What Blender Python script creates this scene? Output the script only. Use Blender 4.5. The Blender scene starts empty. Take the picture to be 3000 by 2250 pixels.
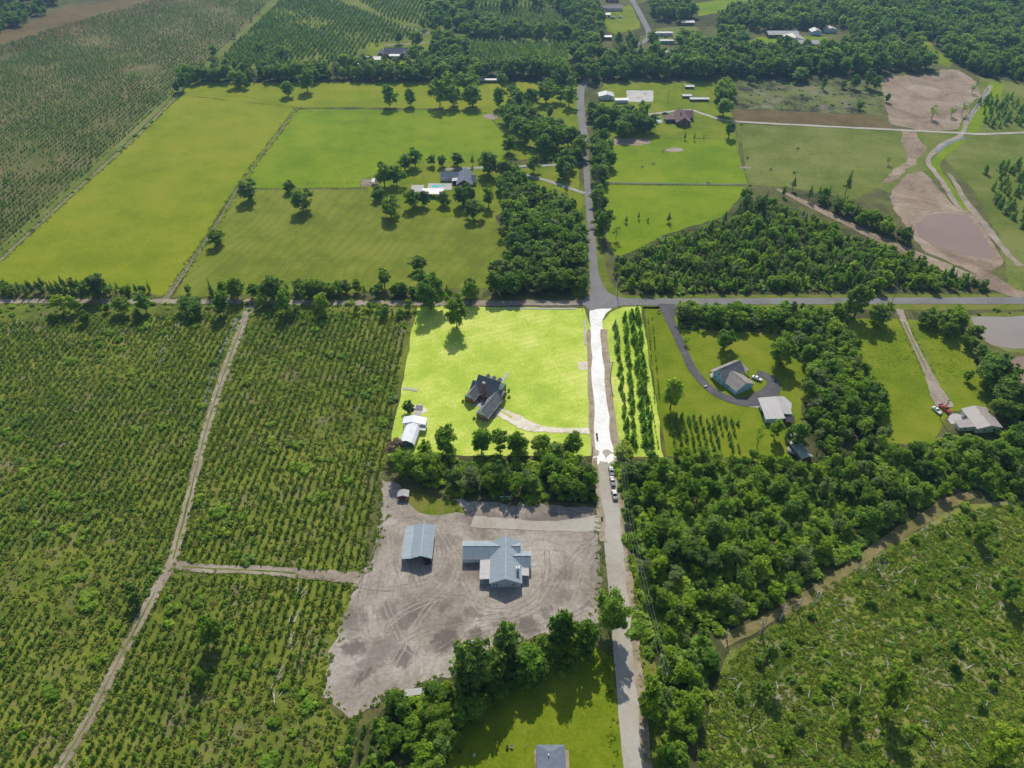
import bpy, bmesh, math, random
import numpy as np
from mathutils import Vector, Matrix

# ------------------------------------------------------------------ camera, sky, sun
scene = bpy.context.scene
COL = scene.collection
F_SRC, PITCH, ALT = 2183.5, math.radians(40.6), 220.0      # focal length in 3000-px frame, tilt down, flying height
cam_d = bpy.data.cameras.new('camera')
cam = bpy.data.objects.new('camera', cam_d)
COL.objects.link(cam)
cam.location = (0, 0, ALT)
cam.rotation_euler = (math.pi / 2 - PITCH, 0, 0)
cam_d.sensor_width = 36.0
cam_d.lens = 36.0 * F_SRC / 3000.0
cam_d.clip_start = 1.0
cam_d.clip_end = 12000.0
scene.camera = cam

SUN_EL, SUN_AZ = math.radians(43.5), math.radians(0.0)       # sun ahead of the camera
world = bpy.data.worlds.new('World')
scene.world = world
world.use_nodes = True
wn = world.node_tree
for n in list(wn.nodes):
    wn.nodes.remove(n)
sky = wn.nodes.new('ShaderNodeTexSky')
sky.sky_type = 'NISHITA'
sky.sun_disc = False
sky.sun_elevation = SUN_EL
sky.sun_rotation = SUN_AZ
sky.altitude = 200
sky.dust_density = 1.5
bg = wn.nodes.new('ShaderNodeBackground')
bg.inputs['Strength'].default_value = 0.12
wo = wn.nodes.new('ShaderNodeOutputWorld')
wn.links.new(sky.outputs[0], bg.inputs[0])
wn.links.new(bg.outputs[0], wo.inputs[0])
sun_d = bpy.data.lights.new('sun', 'SUN')
sun_d.energy = 4.3
sun_d.angle = math.radians(0.55)
sun_d.color = (1.0, 0.94, 0.82)
sun = bpy.data.objects.new('sun', sun_d)
COL.objects.link(sun)
sdir = Vector((math.sin(SUN_AZ) * math.cos(SUN_EL), math.cos(SUN_AZ) * math.cos(SUN_EL), math.sin(SUN_EL)))
sun.rotation_euler = sdir.to_track_quat('Z', 'Y').to_euler()
sun.location = sdir * 900
scene.view_settings.view_transform = 'Standard'
scene.view_settings.look = 'None'
scene.view_settings.exposure = 0.0
scene.view_settings.gamma = 1.0
scene.view_settings.use_curve_mapping = False
scene.cycles.max_bounces = 4
scene.cycles.use_light_tree = False
scene.cycles.diffuse_bounces = 2
scene.cycles.glossy_bounces = 2
scene.cycles.transmission_bounces = 2
scene.cycles.volume_bounces = 0
scene.cycles.use_adaptive_sampling = True
scene.cycles.adaptive_threshold = 0.03
scene.render.use_persistent_data = False

# ------------------------------------------------------------------ helpers: survey
K = 3000.0 / 2212.0                      # plan coordinates are read off a 2212 x 1659 view
CP, SP = math.cos(PITCH), math.sin(PITCH)
def g(px, py, z=0.0):
    u = (px * K - 1500) / F_SRC
    v = (1125 - py * K) / F_SRC
    t = (z - ALT) / (-SP + v * CP)
    return (t * u, t * (CP + v * SP))
def proj(x, y, z=0.0):
    rz = z - ALT
    d = y * CP - rz * SP
    up = y * SP + rz * CP
    return (1500 + F_SRC * x / d) / K, (1125 - F_SRC * up / d) / K, d
def a5(u, v):  return (737.3 + u / 3, 553 + v / 3)
def gp(pts, z=0.0):
    return [g(p[0], p[1], z) for p in pts]
def in_poly(P, poly):
    x, y = P[:, 0], P[:, 1]
    ins = np.zeros(len(P), bool)
    n = len(poly)
    for i in range(n):
        x0, y0 = poly[i]; x1, y1 = poly[(i + 1) % n]
        if y0 == y1: continue
        c = ((y0 > y) != (y1 > y)) & (x < (x1 - x0) * (y - y0) / (y1 - y0) + x0)
        ins ^= c
    return ins

# ------------------------------------------------------------------ helpers: objects
def tag(o, label=None, cat=None, group=None, kind=None):
    if label: o['label'] = label
    if cat: o['category'] = cat
    if group: o['group'] = group
    if kind: o['kind'] = kind
    return o
def empty(name, loc=(0, 0, 0), rz=0.0, label=None, cat=None, group=None):
    o = bpy.data.objects.new(name, None)
    COL.objects.link(o)
    o.empty_display_size = 0.3
    o.location = loc
    o.rotation_euler = (0, 0, rz)
    return tag(o, label, cat, group)
def link(name, me, parent=None, loc=None, rz=0.0, scale=None):
    o = bpy.data.objects.new(name, me)
    COL.objects.link(o)
    if parent: o.parent = parent
    if loc is not None: o.location = loc
    if rz: o.rotation_euler = (0, 0, rz)
    if scale is not None: o.scale = scale
    return o
class MB:
    def __init__(s): s.v, s.f = [], []
    def poly(s, pts):
        b = len(s.v); s.v += [tuple(p) for p in pts]; s.f.append(tuple(range(b, b + len(pts)))); return s
    def box(s, x0, x1, y0, y1, z0, z1):
        b = len(s.v)
        s.v += [(x0, y0, z0), (x1, y0, z0), (x1, y1, z0), (x0, y1, z0), (x0, y0, z1), (x1, y0, z1), (x1, y1, z1), (x0, y1, z1)]
        s.f += [tuple(b + i for i in q) for q in ((0, 3, 2, 1), (4, 5, 6, 7), (0, 1, 5, 4), (1, 2, 6, 5), (2, 3, 7, 6), (3, 0, 4, 7))]
        return s
    def slab(s, top, th):
        """a thick plate under the polygon `top`"""
        n = len(top); b = len(s.v)
        s.v += [tuple(p) for p in top] + [(p[0], p[1], p[2] - th) for p in top]
        s.f.append(tuple(range(b, b + n))); s.f.append(tuple(reversed(range(b + n, b + 2 * n))))
        for i in range(n):
            j = (i + 1) % n
            s.f.append((b + i, b + n + i, b + n + j, b + j))
        return s
    def tube(s, p0, p1, r0, r1=None, n=6, cap=True):
        r1 = r0 if r1 is None else r1
        a, c = Vector(p0), Vector(p1)
        d = (c - a)
        if d.length < 1e-6: return s
        q = d.to_track_quat('Z', 'Y')
        b = len(s.v)
        for (pp, r) in ((a, r0), (c, r1)):
            for i in range(n):
                t = 2 * math.pi * i / n
                s.v.append(tuple(pp + q @ Vector((r * math.cos(t), r * math.sin(t), 0))))
        for i in range(n):
            j = (i + 1) % n
            s.f.append((b + i, b + j, b + n + j, b + n + i))
        if cap:
            s.f.append(tuple(reversed(range(b, b + n)))); s.f.append(tuple(range(b + n, b + 2 * n)))
        return s
    def path(s, pts, rad, n=6):
        for i in range(len(pts) - 1):
            r0 = rad[i] if isinstance(rad, (list, tuple)) else rad
            r1 = rad[i + 1] if isinstance(rad, (list, tuple)) else rad
            s.tube(pts[i], pts[i + 1], r0, r1, n, True)
        return s
    def dome(s, c, rx, ry, rz, nu=12, nv=6):
        b = len(s.v)
        for j in range(nv + 1):
            a = math.pi * (j / nv - 0.5)
            for i in range(nu):
                t = 2 * math.pi * i / nu
                s.v.append((c[0] + rx * math.cos(a) * math.cos(t), c[1] + ry * math.cos(a) * math.sin(t), c[2] + rz * math.sin(a)))
        for j in range(nv):
            for i in range(nu):
                k = (i + 1) % nu
                s.f.append((b + j * nu + i, b + j * nu + k, b + (j + 1) * nu + k, b + (j + 1) * nu + i))
        return s
    def mesh(s, name, mat=None, smooth=False):
        me = bpy.data.meshes.new(name)
        me.from_pydata(s.v, [], s.f)
        if mat: me.materials.append(mat)
        if smooth:
            for p in me.polygons: p.use_smooth = True
        me.update()
        return me
    def build(s, name, mat, parent=None, loc=None, rz=0.0, smooth=False):
        return link(name, s.mesh(name, mat, smooth), parent, loc, rz)

# ------------------------------------------------------------------ helpers: materials
class NT:
    def __init__(s, name):
        s.m = bpy.data.materials.new(name); s.m.use_nodes = True
        s.t = s.m.node_tree
        s.b = s.t.nodes['Principled BSDF']; s.out = s.t.nodes['Material Output']
        s.b.inputs['Specular IOR Level'].default_value = 0.2
        s.b.inputs['Roughness'].default_value = 0.9
    def n(s, t, **k):
        x = s.t.nodes.new(t)
        for a, b in k.items(): setattr(x, a, b)
        return x
    def l(s, a, b): s.t.links.new(a, b)
    def pos(s):
        x = s.n('ShaderNodeNewGeometry'); return x.outputs['Position']
    def obj(s):
        x = s.n('ShaderNodeTexCoord'); return x.outputs['Object']
    def noise(s, vec, scale, detail=4, rough=0.55, dist=0.0):
        x = s.n('ShaderNodeTexNoise')
        x.inputs['Scale'].default_value = scale; x.inputs['Detail'].default_value = detail
        x.inputs['Roughness'].default_value = rough; x.inputs['Distortion'].default_value = dist
        if vec is not None: s.l(vec, x.inputs['Vector'])
        return x.outputs['Fac']
    def ramp(s, fac, stops, interp='LINEAR'):
        x = s.n('ShaderNodeValToRGB'); x.color_ramp.interpolation = interp
        e = x.color_ramp.elements
        while len(e) < len(stops): e.new(0.5)
        for i, (p, c) in enumerate(stops):
            e[i].position = p; e[i].color = c if len(c) == 4 else (*c, 1)
        s.l(fac, x.inputs[0]); return x.outputs[0]
    def mix(s, fac, a, b, mode='MIX'):
        x = s.n('ShaderNodeMix', data_type='RGBA', blend_type=mode)
        for sock, val in ((x.inputs[0], fac), (x.inputs[6], a), (x.inputs[7], b)):
            if isinstance(val, (int, float)): sock.default_value = val
            elif isinstance(val, tuple): sock.default_value = (*val, 1) if len(val) == 3 else val
            else: s.l(val, sock)
        return x.outputs[2]
    def math(s, op, a, b=None, clamp=False):
        x = s.n('ShaderNodeMath', operation=op, use_clamp=clamp)
        for sock, val in ((x.inputs[0], a), (x.inputs[1], b)):
            if val is None: continue
            if isinstance(val, (int, float)): sock.default_value = val
            else: s.l(val, sock)
        return x.outputs[0]
    def mapv(s, vec, scale=(1, 1, 1), rot=(0, 0, 0), loc=(0, 0, 0)):
        x = s.n('ShaderNodeMapping')
        x.inputs['Scale'].default_value = scale; x.inputs['Rotation'].default_value = rot; x.inputs['Location'].default_value = loc
        s.l(vec, x.inputs['Vector']); return x.outputs[0]
    def bump(s, h, strength=0.3, dist=0.2):
        x = s.n('ShaderNodeBump'); x.inputs['Strength'].default_value = strength; x.inputs['Distance'].default_value = dist
        s.l(h, x.inputs['Height']); s.l(x.outputs[0], s.b.inputs['Normal'])
    def col(s, c):
        if isinstance(c, tuple): s.b.inputs['Base Color'].default_value = (*c, 1)
        else: s.l(c, s.b.inputs['Base Color'])
        return s
GRAY = (0.5, 0.5, 0.5)
def up(a, f): return tuple(min(1, x * f) for x in a)
def plain(name, c, rough=0.7, var=0.25, scale=1.2, spec=0.25, metallic=0.0):
    """a painted or mineral surface with weathering at two scales"""
    t = NT(name); p = t.obj()
    f = t.mix(0.5, t.noise(p, scale, 5), t.noise(p, scale * 9, 3))
    t.col(t.ramp(f, [(0.3, up(c, 1 - var)), (0.52, c), (0.75, up(c, 1 + var * 0.7))]))
    t.b.inputs['Roughness'].default_value = rough
    t.b.inputs['Specular IOR Level'].default_value = spec
    t.b.inputs['Metallic'].default_value = metallic
    return t.m
def metal_roof(name, c, axis='x', pitch=0.45, rough=0.45):
    """ribbed sheet metal: fine ribs run down the slope"""
    t = NT(name); p = t.obj()
    sep = t.n('ShaderNodeSeparateXYZ'); t.l(p, sep.inputs[0])
    co = sep.outputs['X' if axis == 'x' else 'Y']
    fr = t.math('FRACT', t.math('MULTIPLY', co, 1 / pitch))
    rib = t.math('LESS_THAN', fr, 0.16)
    st = t.noise(t.mapv(p, (0.9, 0.12, 0.3) if axis == 'x' else (0.12, 0.9, 0.3)), 1.5, 4)
    base = t.ramp(st, [(0.3, up(c, 0.86)), (0.7, up(c, 1.08))])
    t.col(t.mix(t.math('MULTIPLY', rib, 0.35), base, up(c, 0.7)))
    t.b.inputs['Roughness'].default_value = rough
    t.b.inputs['Specular IOR Level'].default_value = 0.35
    t.bump(rib, 0.4, 0.03)
    return t.m
def shingle(name, c):
    t = NT(name); p = t.obj()
    br = t.n('ShaderNodeTexBrick'); t.l(t.mapv(p, (1, 1, 1)), br.inputs['Vector'])
    br.inputs['Scale'].default_value = 3.0; br.inputs['Mortar Size'].default_value = 0.02
    br.inputs['Color1'].default_value = (*up(c, 0.85), 1); br.inputs['Color2'].default_value = (*up(c, 1.15), 1); br.inputs['Mortar'].default_value = (*up(c, 0.6), 1)
    f = t.noise(p, 0.7, 5)
    t.col(t.mix(0.7, br.outputs[0], t.ramp(f, [(0.3, up(c, 0.75)), (0.7, up(c, 1.2))])))
    t.b.inputs['Roughness'].default_value = 0.85
    return t.m
def brickwall(name, c):
    t = NT(name); p = t.obj()
    br = t.n('ShaderNodeTexBrick'); t.l(t.mapv(p, (1, 1, 1), (math.pi / 2, 0, 0)), br.inputs['Vector'])
    br.inputs['Scale'].default_value = 4.5
    br.inputs['Color1'].default_value = (*up(c, 0.8), 1); br.inputs['Color2'].default_value = (*up(c, 1.2), 1); br.inputs['Mortar'].default_value = (0.35, 0.3, 0.26, 1)
    f = t.noise(p, 1.1, 5)
    t.col(t.mix(0.55, br.outputs[0], t.ramp(f, [(0.3, up(c, 0.75)), (0.7, up(c, 1.25))])))
    return t.m
def siding(name, c):
    t = NT(name); p = t.obj()
    sep = t.n('ShaderNodeSeparateXYZ'); t.l(p, sep.inputs[0])
    fr = t.math('FRACT', t.math('MULTIPLY', sep.outputs['Z'], 1 / 0.2))
    lap = t.math('LESS_THAN', fr, 0.15)
    f = t.noise(p, 0.9, 5)
    t.col(t.mix(t.math('MULTIPLY', lap, 0.3), t.ramp(f, [(0.3, up(c, 0.88)), (0.7, up(c, 1.08))]), up(c, 0.6)))
    t.b.inputs['Roughness'].default_value = 0.6
    return t.m
def glass(name='window_glass', c=(0.03, 0.04, 0.055)):
    t = NT(name)
    t.col(t.ramp(t.noise(t.obj(), 2.0, 2), [(0.3, up(c, 0.7)), (0.7, up(c, 1.6))]))
    t.b.inputs['Roughness'].default_value = 0.06; t.b.inputs['Specular IOR Level'].default_value = 0.7
    return t.m
def meadow(name, dark, mid, light, big=0.012, med=0.08, fine=0.9, contrast=1.0, bare=None, bare_at=0.7, stripes=None):
    """turf: broad patches, medium mottling, fine tufts, optional bare soil and mowing lines"""
    t = NT(name); p = t.pos()
    a = t.noise(p, big, 5, 0.6)
    b = t.noise(p, med, 6, 0.65)
    c = t.noise(p, fine, 4, 0.7)
    f = t.math('ADD', t.math('MULTIPLY', a, 0.36), t.math('ADD', t.math('MULTIPLY', b, 0.36), t.math('MULTIPLY', c, 0.28)))
    w = 0.075 / contrast
    colr = t.ramp(f, [(0.5 - w * 1.1, dark), (0.5, mid), (0.5 + w * 1.1, light)])
    if stripes:
        sc, rot, dist, amt, sc_col = stripes
        wv = t.n('ShaderNodeTexWave', wave_type='BANDS', bands_direction='X')
        t.l(t.mapv(p, (1, 1, 1), (0, 0, rot)), wv.inputs['Vector'])
        wv.inputs['Scale'].default_value = sc; wv.inputs['Distortion'].default_value = dist
        wv.inputs['Detail'].default_value = 2; wv.inputs['Detail Scale'].default_value = 0.25
        m = t.math('MULTIPLY', t.math('MULTIPLY', t.math('GREATER_THAN', wv.outputs['Fac'], 0.72), amt), t.noise(p, 0.05, 4))
        colr = t.mix(m, colr, sc_col)
    if bare:
        bf = t.ramp(t.math('ADD', t.math('MULTIPLY', t.noise(p, med * 0.55, 7, 0.7), 0.75), t.math('MULTIPLY', t.noise(p, 0.6, 3), 0.25)), [(bare_at - 0.05, (0, 0, 0)), (bare_at + 0.07, (1, 1, 1))])
        colr = t.mix(bf, colr, bare)
    t.col(colr)
    t.b.inputs['Specular IOR Level'].default_value = 0.05
    t.bump(t.math('ADD', c, t.math('MULTIPLY', b, 2.0)), 0.5, 0.25)
    return t.m
def earth(name, base, dark, light, scale=0.06, tracks=0.0, trk_rot=0.3, ellipses=(), damp=(0.1, 0.085, 0.075)):
    """bare sand or soil: blotches, wheel tracks, damp hollows with their own outlines"""
    t = NT(name); p = t.pos()
    f = t.math('ADD', t.math('MULTIPLY', t.noise(p, scale, 7, 0.65, 0.6), 0.65), t.math('MULTIPLY', t.noise(p, 0.7, 5, 0.7), 0.35))
    colr = t.ramp(f, [(0.35, dark), (0.49, base), (0.62, light)])
    if tracks:
        wp = t.n('ShaderNodeTexNoise'); wp.inputs['Scale'].default_value = 0.035; wp.inputs['Detail'].default_value = 3; t.l(p, wp.inputs['Vector'])
        wv = t.n('ShaderNodeVectorMath', operation='MULTIPLY_ADD'); t.l(wp.outputs['Color'], wv.inputs[0]); wv.inputs[1].default_value = (26, 26, 0); t.l(p, wv.inputs[2])
        s1 = t.noise(t.mapv(wv.outputs[0], (1.0, 0.07, 1), (0, 0, trk_rot)), 0.9, 5, 0.6)
        s2 = t.noise(t.mapv(wv.outputs[0], (0.08, 0.9, 1), (0, 0, trk_rot + 0.9)), 0.8, 5, 0.6)
        pick = t.ramp(t.noise(p, 0.03, 3), [(0.46, (0, 0, 0)), (0.54, (1, 1, 1))])
        m = t.math('MULTIPLY', t.ramp(t.mix(pick, s1, s2), [(0.5, (0, 0, 0)), (0.68, (1, 1, 1))]), t.ramp(t.noise(p, 0.05, 4), [(0.34, (0.1, 0.1, 0.1)), (0.62, (1, 1, 1))]))
        colr = t.mix(t.math('MULTIPLY', m, tracks), colr, dark)
    if ellipses:
        nz = t.n('ShaderNodeTexNoise'); nz.inputs['Scale'].default_value = 0.3; nz.inputs['Detail'].default_value = 8; nz.inputs['Roughness'].default_value = 0.65
        t.l(p, nz.inputs['Vector'])
        wob = t.n('ShaderNodeVectorMath', operation='MULTIPLY_ADD')
        t.l(nz.outputs['Color'], wob.inputs[0]); wob.inputs[1].default_value = (13, 13, 0)
        add = t.n('ShaderNodeVectorMath', operation='SUBTRACT'); t.l(p, add.inputs[0]); add.inputs[1].default_value = (6.5, 6.5, 0)
        t.l(add.outputs[0], wob.inputs[2])
        acc = None
        for (ex, ey, rx, ry, rot, amt) in ellipses:
            mp = t.n('ShaderNodeMapping', vector_type='TEXTURE')
            mp.inputs['Location'].default_value = (ex, ey, 0); mp.inputs['Rotation'].default_value = (0, 0, rot); mp.inputs['Scale'].default_value = (rx, ry, 1000)
            t.l(wob.outputs[0], mp.inputs['Vector'])
            ln = t.n('ShaderNodeVectorMath', operation='LENGTH'); t.l(mp.outputs[0], ln.inputs[0])
            m = t.math('MULTIPLY', t.ramp(ln.outputs['Value'], [(0.55, (1, 1, 1)), (1.0, (0, 0, 0))]), amt)
            acc = m if acc is None else t.math('MAXIMUM', acc, m)
        colr = t.mix(acc, colr, damp)
    t.col(colr)
    t.bump(f, 0.5, 0.4)
    return t.m
def leafmat(name, ramp_cols, transl=0.28, rough=0.55):
    t = NT(name)
    oi = t.n('ShaderNodeObjectInfo')
    at = t.n('ShaderNodeAttribute', attribute_name='tint')
    c1 = t.ramp(oi.outputs['Random'], [(i / (len(ramp_cols) - 1), c) for i, c in enumerate(ramp_cols)])
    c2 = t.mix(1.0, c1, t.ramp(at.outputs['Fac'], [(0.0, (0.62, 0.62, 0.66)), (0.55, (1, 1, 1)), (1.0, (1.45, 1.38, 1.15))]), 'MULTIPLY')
    c2 = t.mix(1.0, c2, (1.22, 1.18, 1.5), 'MULTIPLY')
    t.col(c2)
    t.b.inputs['Roughness'].default_value = rough; t.b.inputs['Specular IOR Level'].default_value = 0.25
    tr = t.n('ShaderNodeBsdfTranslucent'); t.l(t.mix(1.0, c2, (1.45, 1.55, 0.7), 'MULTIPLY'), tr.inputs['Color'])
    ms = t.n('ShaderNodeMixShader'); ms.inputs[0].default_value = transl
    t.l(t.b.outputs[0], ms.inputs[1]); t.l(tr.outputs[0], ms.inputs[2]); t.l(ms.outputs[0], t.out.inputs['Surface'])
    return t.m
def waterm(name, c, rough=0.12):
    t = NT(name)
    p = t.pos()
    t.col(t.ramp(t.noise(p, 0.03, 4), [(0.3, up(c, 0.9)), (0.7, up(c, 1.1))]))
    t.b.inputs['Roughness'].default_value = rough; t.b.inputs['Specular IOR Level'].default_value = 0.4
    t.bump(t.noise(p, 1.5, 3), 0.04, 0.1)
    return t.m

M = {}
M['scrub'] = meadow('scrub_floor', (0.07, 0.085, 0.03), (0.12, 0.12, 0.045), (0.15, 0.17, 0.04), 0.02, 0.11, 0.9, 1.3, (0.13, 0.095, 0.062), 0.6)
M['plant_far'] = meadow('far_plantation_floor', (0.085, 0.115, 0.025), (0.135, 0.14, 0.042), (0.2, 0.165, 0.08), 0.008, 0.05, 0.4, 1.3)
M['plant_green'] = meadow('weedy_floor', (0.095, 0.13, 0.02), (0.145, 0.18, 0.026), (0.205, 0.225, 0.036), 0.018, 0.12, 1.0, 1.3, (0.22, 0.17, 0.115), 0.58)
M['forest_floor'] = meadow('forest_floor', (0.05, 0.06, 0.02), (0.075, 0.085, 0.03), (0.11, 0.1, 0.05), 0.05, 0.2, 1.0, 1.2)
M['pasture_a'] = meadow('long_pasture', (0.165, 0.22, 0.008), (0.215, 0.26, 0.010), (0.26, 0.275, 0.02), 0.012, 0.045, 0.5, 1.2, stripes=(0.05, 0.62, 2.0, 0.35, (0.20, 0.25, 0.03)))
M['pasture_b'] = meadow('green_pasture', (0.13, 0.215, 0.006), (0.175, 0.255, 0.008), (0.22, 0.28, 0.015), 0.012, 0.05, 0.5, 1.2, (0.22, 0.24, 0.09), 0.72)
M['pasture_c'] = meadow('mown_hay_field', (0.135, 0.175, 0.016), (0.175, 0.215, 0.02), (0.215, 0.24, 0.032), 0.015, 0.06, 0.6, 1.2, (0.26, 0.22, 0.12), 0.72, stripes=(0.05, 0.3, 22.0, 0.5, (0.115, 0.14, 0.03)))
M['pasture_d'] = meadow('dull_pasture', (0.11, 0.145, 0.022), (0.15, 0.185, 0.035), (0.20, 0.215, 0.06), 0.015, 0.05, 0.5, 1.2, (0.30, 0.27, 0.18), 0.68)
M['lawn'] = meadow('yard_lawn', (0.125, 0.18, 0.008), (0.17, 0.225, 0.011), (0.22, 0.245, 0.022), 0.025, 0.09, 0.9, 1.2, (0.23, 0.19, 0.10), 0.71)
M['lawn_bright'] = meadow('brightened_lawn', (0.34, 0.47, 0.06), (0.46, 0.58, 0.08), (0.64, 0.68, 0.17), 0.022, 0.07, 0.9, 1.1, (0.56, 0.50, 0.2), 0.7, stripes=(0.09, 1.2, 5.0, 0.35, (0.38, 0.48, 0.05)))  # the bright cast over the lot is put into this lawn colour
M['verge'] = meadow('verge_grass', (0.10, 0.15, 0.016), (0.15, 0.19, 0.022), (0.20, 0.2, 0.045), 0.03, 0.12, 1.0, 1.2, (0.26, 0.21, 0.14), 0.64)
M['brown_field'] = meadow('brown_stubble', (0.125, 0.095, 0.04), (0.16, 0.115, 0.05), (0.18, 0.14, 0.06), 0.02, 0.08, 0.6, 1.1)
M['cleared'] = meadow('cleared_debris_ground', (0.035, 0.035, 0.03), (0.12, 0.15, 0.04), (0.17, 0.19, 0.06), 0.02, 0.09, 0.45, 1.6, (0.24, 0.2, 0.16), 0.57)
M['clay'] = earth('red_clay_sand', (0.29, 0.215, 0.15), (0.15, 0.105, 0.075), (0.41, 0.33, 0.25), 0.04, 1.0, 0.1)
M['trail'] = meadow('trail_grass', (0.16, 0.15, 0.05), (0.22, 0.185, 0.075), (0.28, 0.22, 0.12), 0.05, 0.2, 1.0, 1.2)
M['track'] = earth('worn_field_track', (0.215, 0.19, 0.105), (0.14, 0.145, 0.05), (0.28, 0.24, 0.16), 0.2)
M['tan'] = earth('tan_track_sand', (0.31, 0.255, 0.2), (0.2, 0.15, 0.11), (0.40, 0.34, 0.28), 0.1, 0.4, 0.0)
M['asphalt'] = earth('worn_asphalt', (0.20, 0.195, 0.195), (0.155, 0.15, 0.152), (0.24, 0.235, 0.23), 0.05)
M['asphalt_dark'] = earth('dark_asphalt', (0.10, 0.10, 0.105), (0.07, 0.07, 0.075), (0.135, 0.13, 0.13), 0.12)
M['gravel'] = earth('grey_gravel_road', (0.42, 0.385, 0.325), (0.34, 0.3, 0.245), (0.47, 0.44, 0.385), 0.05)
M['road_bright'] = earth('brightened_gravel_road', (0.86, 0.84, 0.8), (0.68, 0.63, 0.56), (0.92, 0.91, 0.89), 0.1, 0.3, 0.0)  # gravel road in the lot, its added brightness painted as near-white
M['drive'] = earth('pale_sand_drive', (0.70, 0.62, 0.50), (0.52, 0.44, 0.3), (0.82, 0.76, 0.66), 0.15)
M['shoulder'] = earth('sandy_shoulder', (0.34, 0.27, 0.19), (0.19, 0.17, 0.07), (0.42, 0.36, 0.28), 0.25)
M['concrete'] = plain('pale_concrete', (0.45, 0.435, 0.41), 0.85, 0.15, 0.4)
M['concrete_grey'] = plain('grey_concrete', (0.33, 0.32, 0.31), 0.85, 0.2, 0.4)
M['mud'] = waterm('muddy_pond_water', (0.26, 0.175, 0.125))
M['pond'] = waterm('pale_pond_water', (0.30, 0.26, 0.215), 0.08)
M['ditchwater'] = waterm('ditch_water', (0.16, 0.17, 0.18), 0.05)
M['pool'] = waterm('pool_water', (0.03, 0.42, 0.42), 0.05)
M['glass'] = glass()
M['white'] = plain('white_paint', (0.78, 0.78, 0.77), 0.5, 0.1, 0.6)
M['trim'] = plain('white_trim', (0.74, 0.73, 0.7), 0.55, 0.1)
M['dark'] = plain('dark_paint', (0.03, 0.03, 0.034), 0.5, 0.3)
M['rust'] = plain('rusty_iron', (0.16, 0.07, 0.04), 0.8, 0.5, 2)
M['wood'] = plain('weathered_wood', (0.20, 0.16, 0.12), 0.85, 0.3, 2)
M['palewood'] = plain('bleached_dead_wood', (0.58, 0.54, 0.48), 0.85, 0.3, 2)
M['bark'] = plain('tree_bark', (0.09, 0.07, 0.055), 0.9, 0.35, 3)
M['pinebark'] = plain('pine_bark', (0.115, 0.08, 0.06), 0.9, 0.35, 3)
M['tyre'] = plain('tyre_rubber', (0.02, 0.02, 0.02), 0.8, 0.2)
M['leaf'] = leafmat('broadleaf_foliage', [(0.085, 0.175, 0.022), (0.145, 0.25, 0.022), (0.105, 0.215, 0.026), (0.2, 0.295, 0.024), (0.125, 0.21, 0.05), (0.165, 0.275, 0.022)], 0.6)
M['leaf_bright'] = leafmat('bright_foliage', [(0.15, 0.28, 0.022), (0.25, 0.37, 0.024), (0.185, 0.315, 0.026), (0.31, 0.41, 0.028), (0.17, 0.28, 0.05), (0.22, 0.345, 0.024)], 0.58)
M['leaf_dry'] = leafmat('pinkish_foliage', [(0.25, 0.16, 0.11), (0.2, 0.16, 0.09)])
M['needle'] = leafmat('pine_needles', [(0.095, 0.18, 0.035), (0.125, 0.22, 0.036), (0.165, 0.25, 0.038)], 0.56)
M['needle_young'] = leafmat('young_pine_needles', [(0.12, 0.215, 0.03), (0.155, 0.255, 0.032), (0.205, 0.295, 0.038)], 0.54)

# ------------------------------------------------------------------ the ground and its sheets
def wobble(pts, amp, step, seed, closed=True):
    rng = random.Random(seed); out = []
    n = len(pts)
    for i in range(n if closed else n - 1):
        a, b = pts[i], pts[(i + 1) % n]
        L = math.hypot(b[0] - a[0], b[1] - a[1]); k = max(1, min(60, int(L / step)))
        nx, ny = (-(b[1] - a[1]) / max(L, 1e-6), (b[0] - a[0]) / max(L, 1e-6))
        d = 0.0
        for j in range(k):
            t = j / k
            d = 0.6 * d + rng.uniform(-amp, amp) * (0 if j == 0 else 1)
            out.append((a[0] + (b[0] - a[0]) * t + nx * d, a[1] + (b[1] - a[1]) * t + ny * d))
    if not closed: out.append(pts[-1])
    return out
SEED = [100]
RIB = [0]
def sheet_w(name, P, z, mat, wob=0.5, step=4.0, kind='structure', label=None, cat=None):
    SEED[0] += 1
    if wob: P = wobble(P, wob, step, SEED[0])
    me = bpy.data.meshes.new(name)
    me.from_pydata([(x, y, z) for x, y in P], [], [tuple(range(len(P)))])
    me.materials.append(mat); me.update()
    if me.polygons[0].normal.z < 0: me.flip_normals()
    o = link(name, me)
    return tag(o, label, cat, None, kind)
def sheet(name, px, z, mat, wob=0.5, step=4.0, **k):
    return sheet_w(name, gp(px), z, mat, wob, step, **k)
def ribbon_pts(pts, width):
    """left and right edges of a strip of ground along pts (world), width scalar or list"""
    L, R = [], []
    for i, p in enumerate(pts):
        a = pts[max(0, i - 1)]; b = pts[min(len(pts) - 1, i + 1)]
        dx, dy = b[0] - a[0], b[1] - a[1]; l = math.hypot(dx, dy) or 1
        w = (width[i] if isinstance(width, (list, tuple)) else width) / 2
        L.append((p[0] - dy / l * w, p[1] + dx / l * w)); R.append((p[0] + dy / l * w, p[1] - dx / l * w))
    return L, R
def smooth_path(pts, k=6):
    out = []
    n = len(pts)
    for i in range(n - 1):
        p0, p1, p2, p3 = pts[max(0, i - 1)], pts[i], pts[i + 1], pts[min(n - 1, i + 2)]
        for j in range(k):
            t = j / k
            out.append(tuple(0.5 * ((2 * p1[c]) + (-p0[c] + p2[c]) * t + (2 * p0[c] - 5 * p1[c] + 4 * p2[c] - p3[c]) * t * t + (-p0[c] + 3 * p1[c] - 3 * p2[c] + p3[c]) * t ** 3) for c in range(2)))
    out.append(tuple(pts[-1]))
    return out
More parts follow.
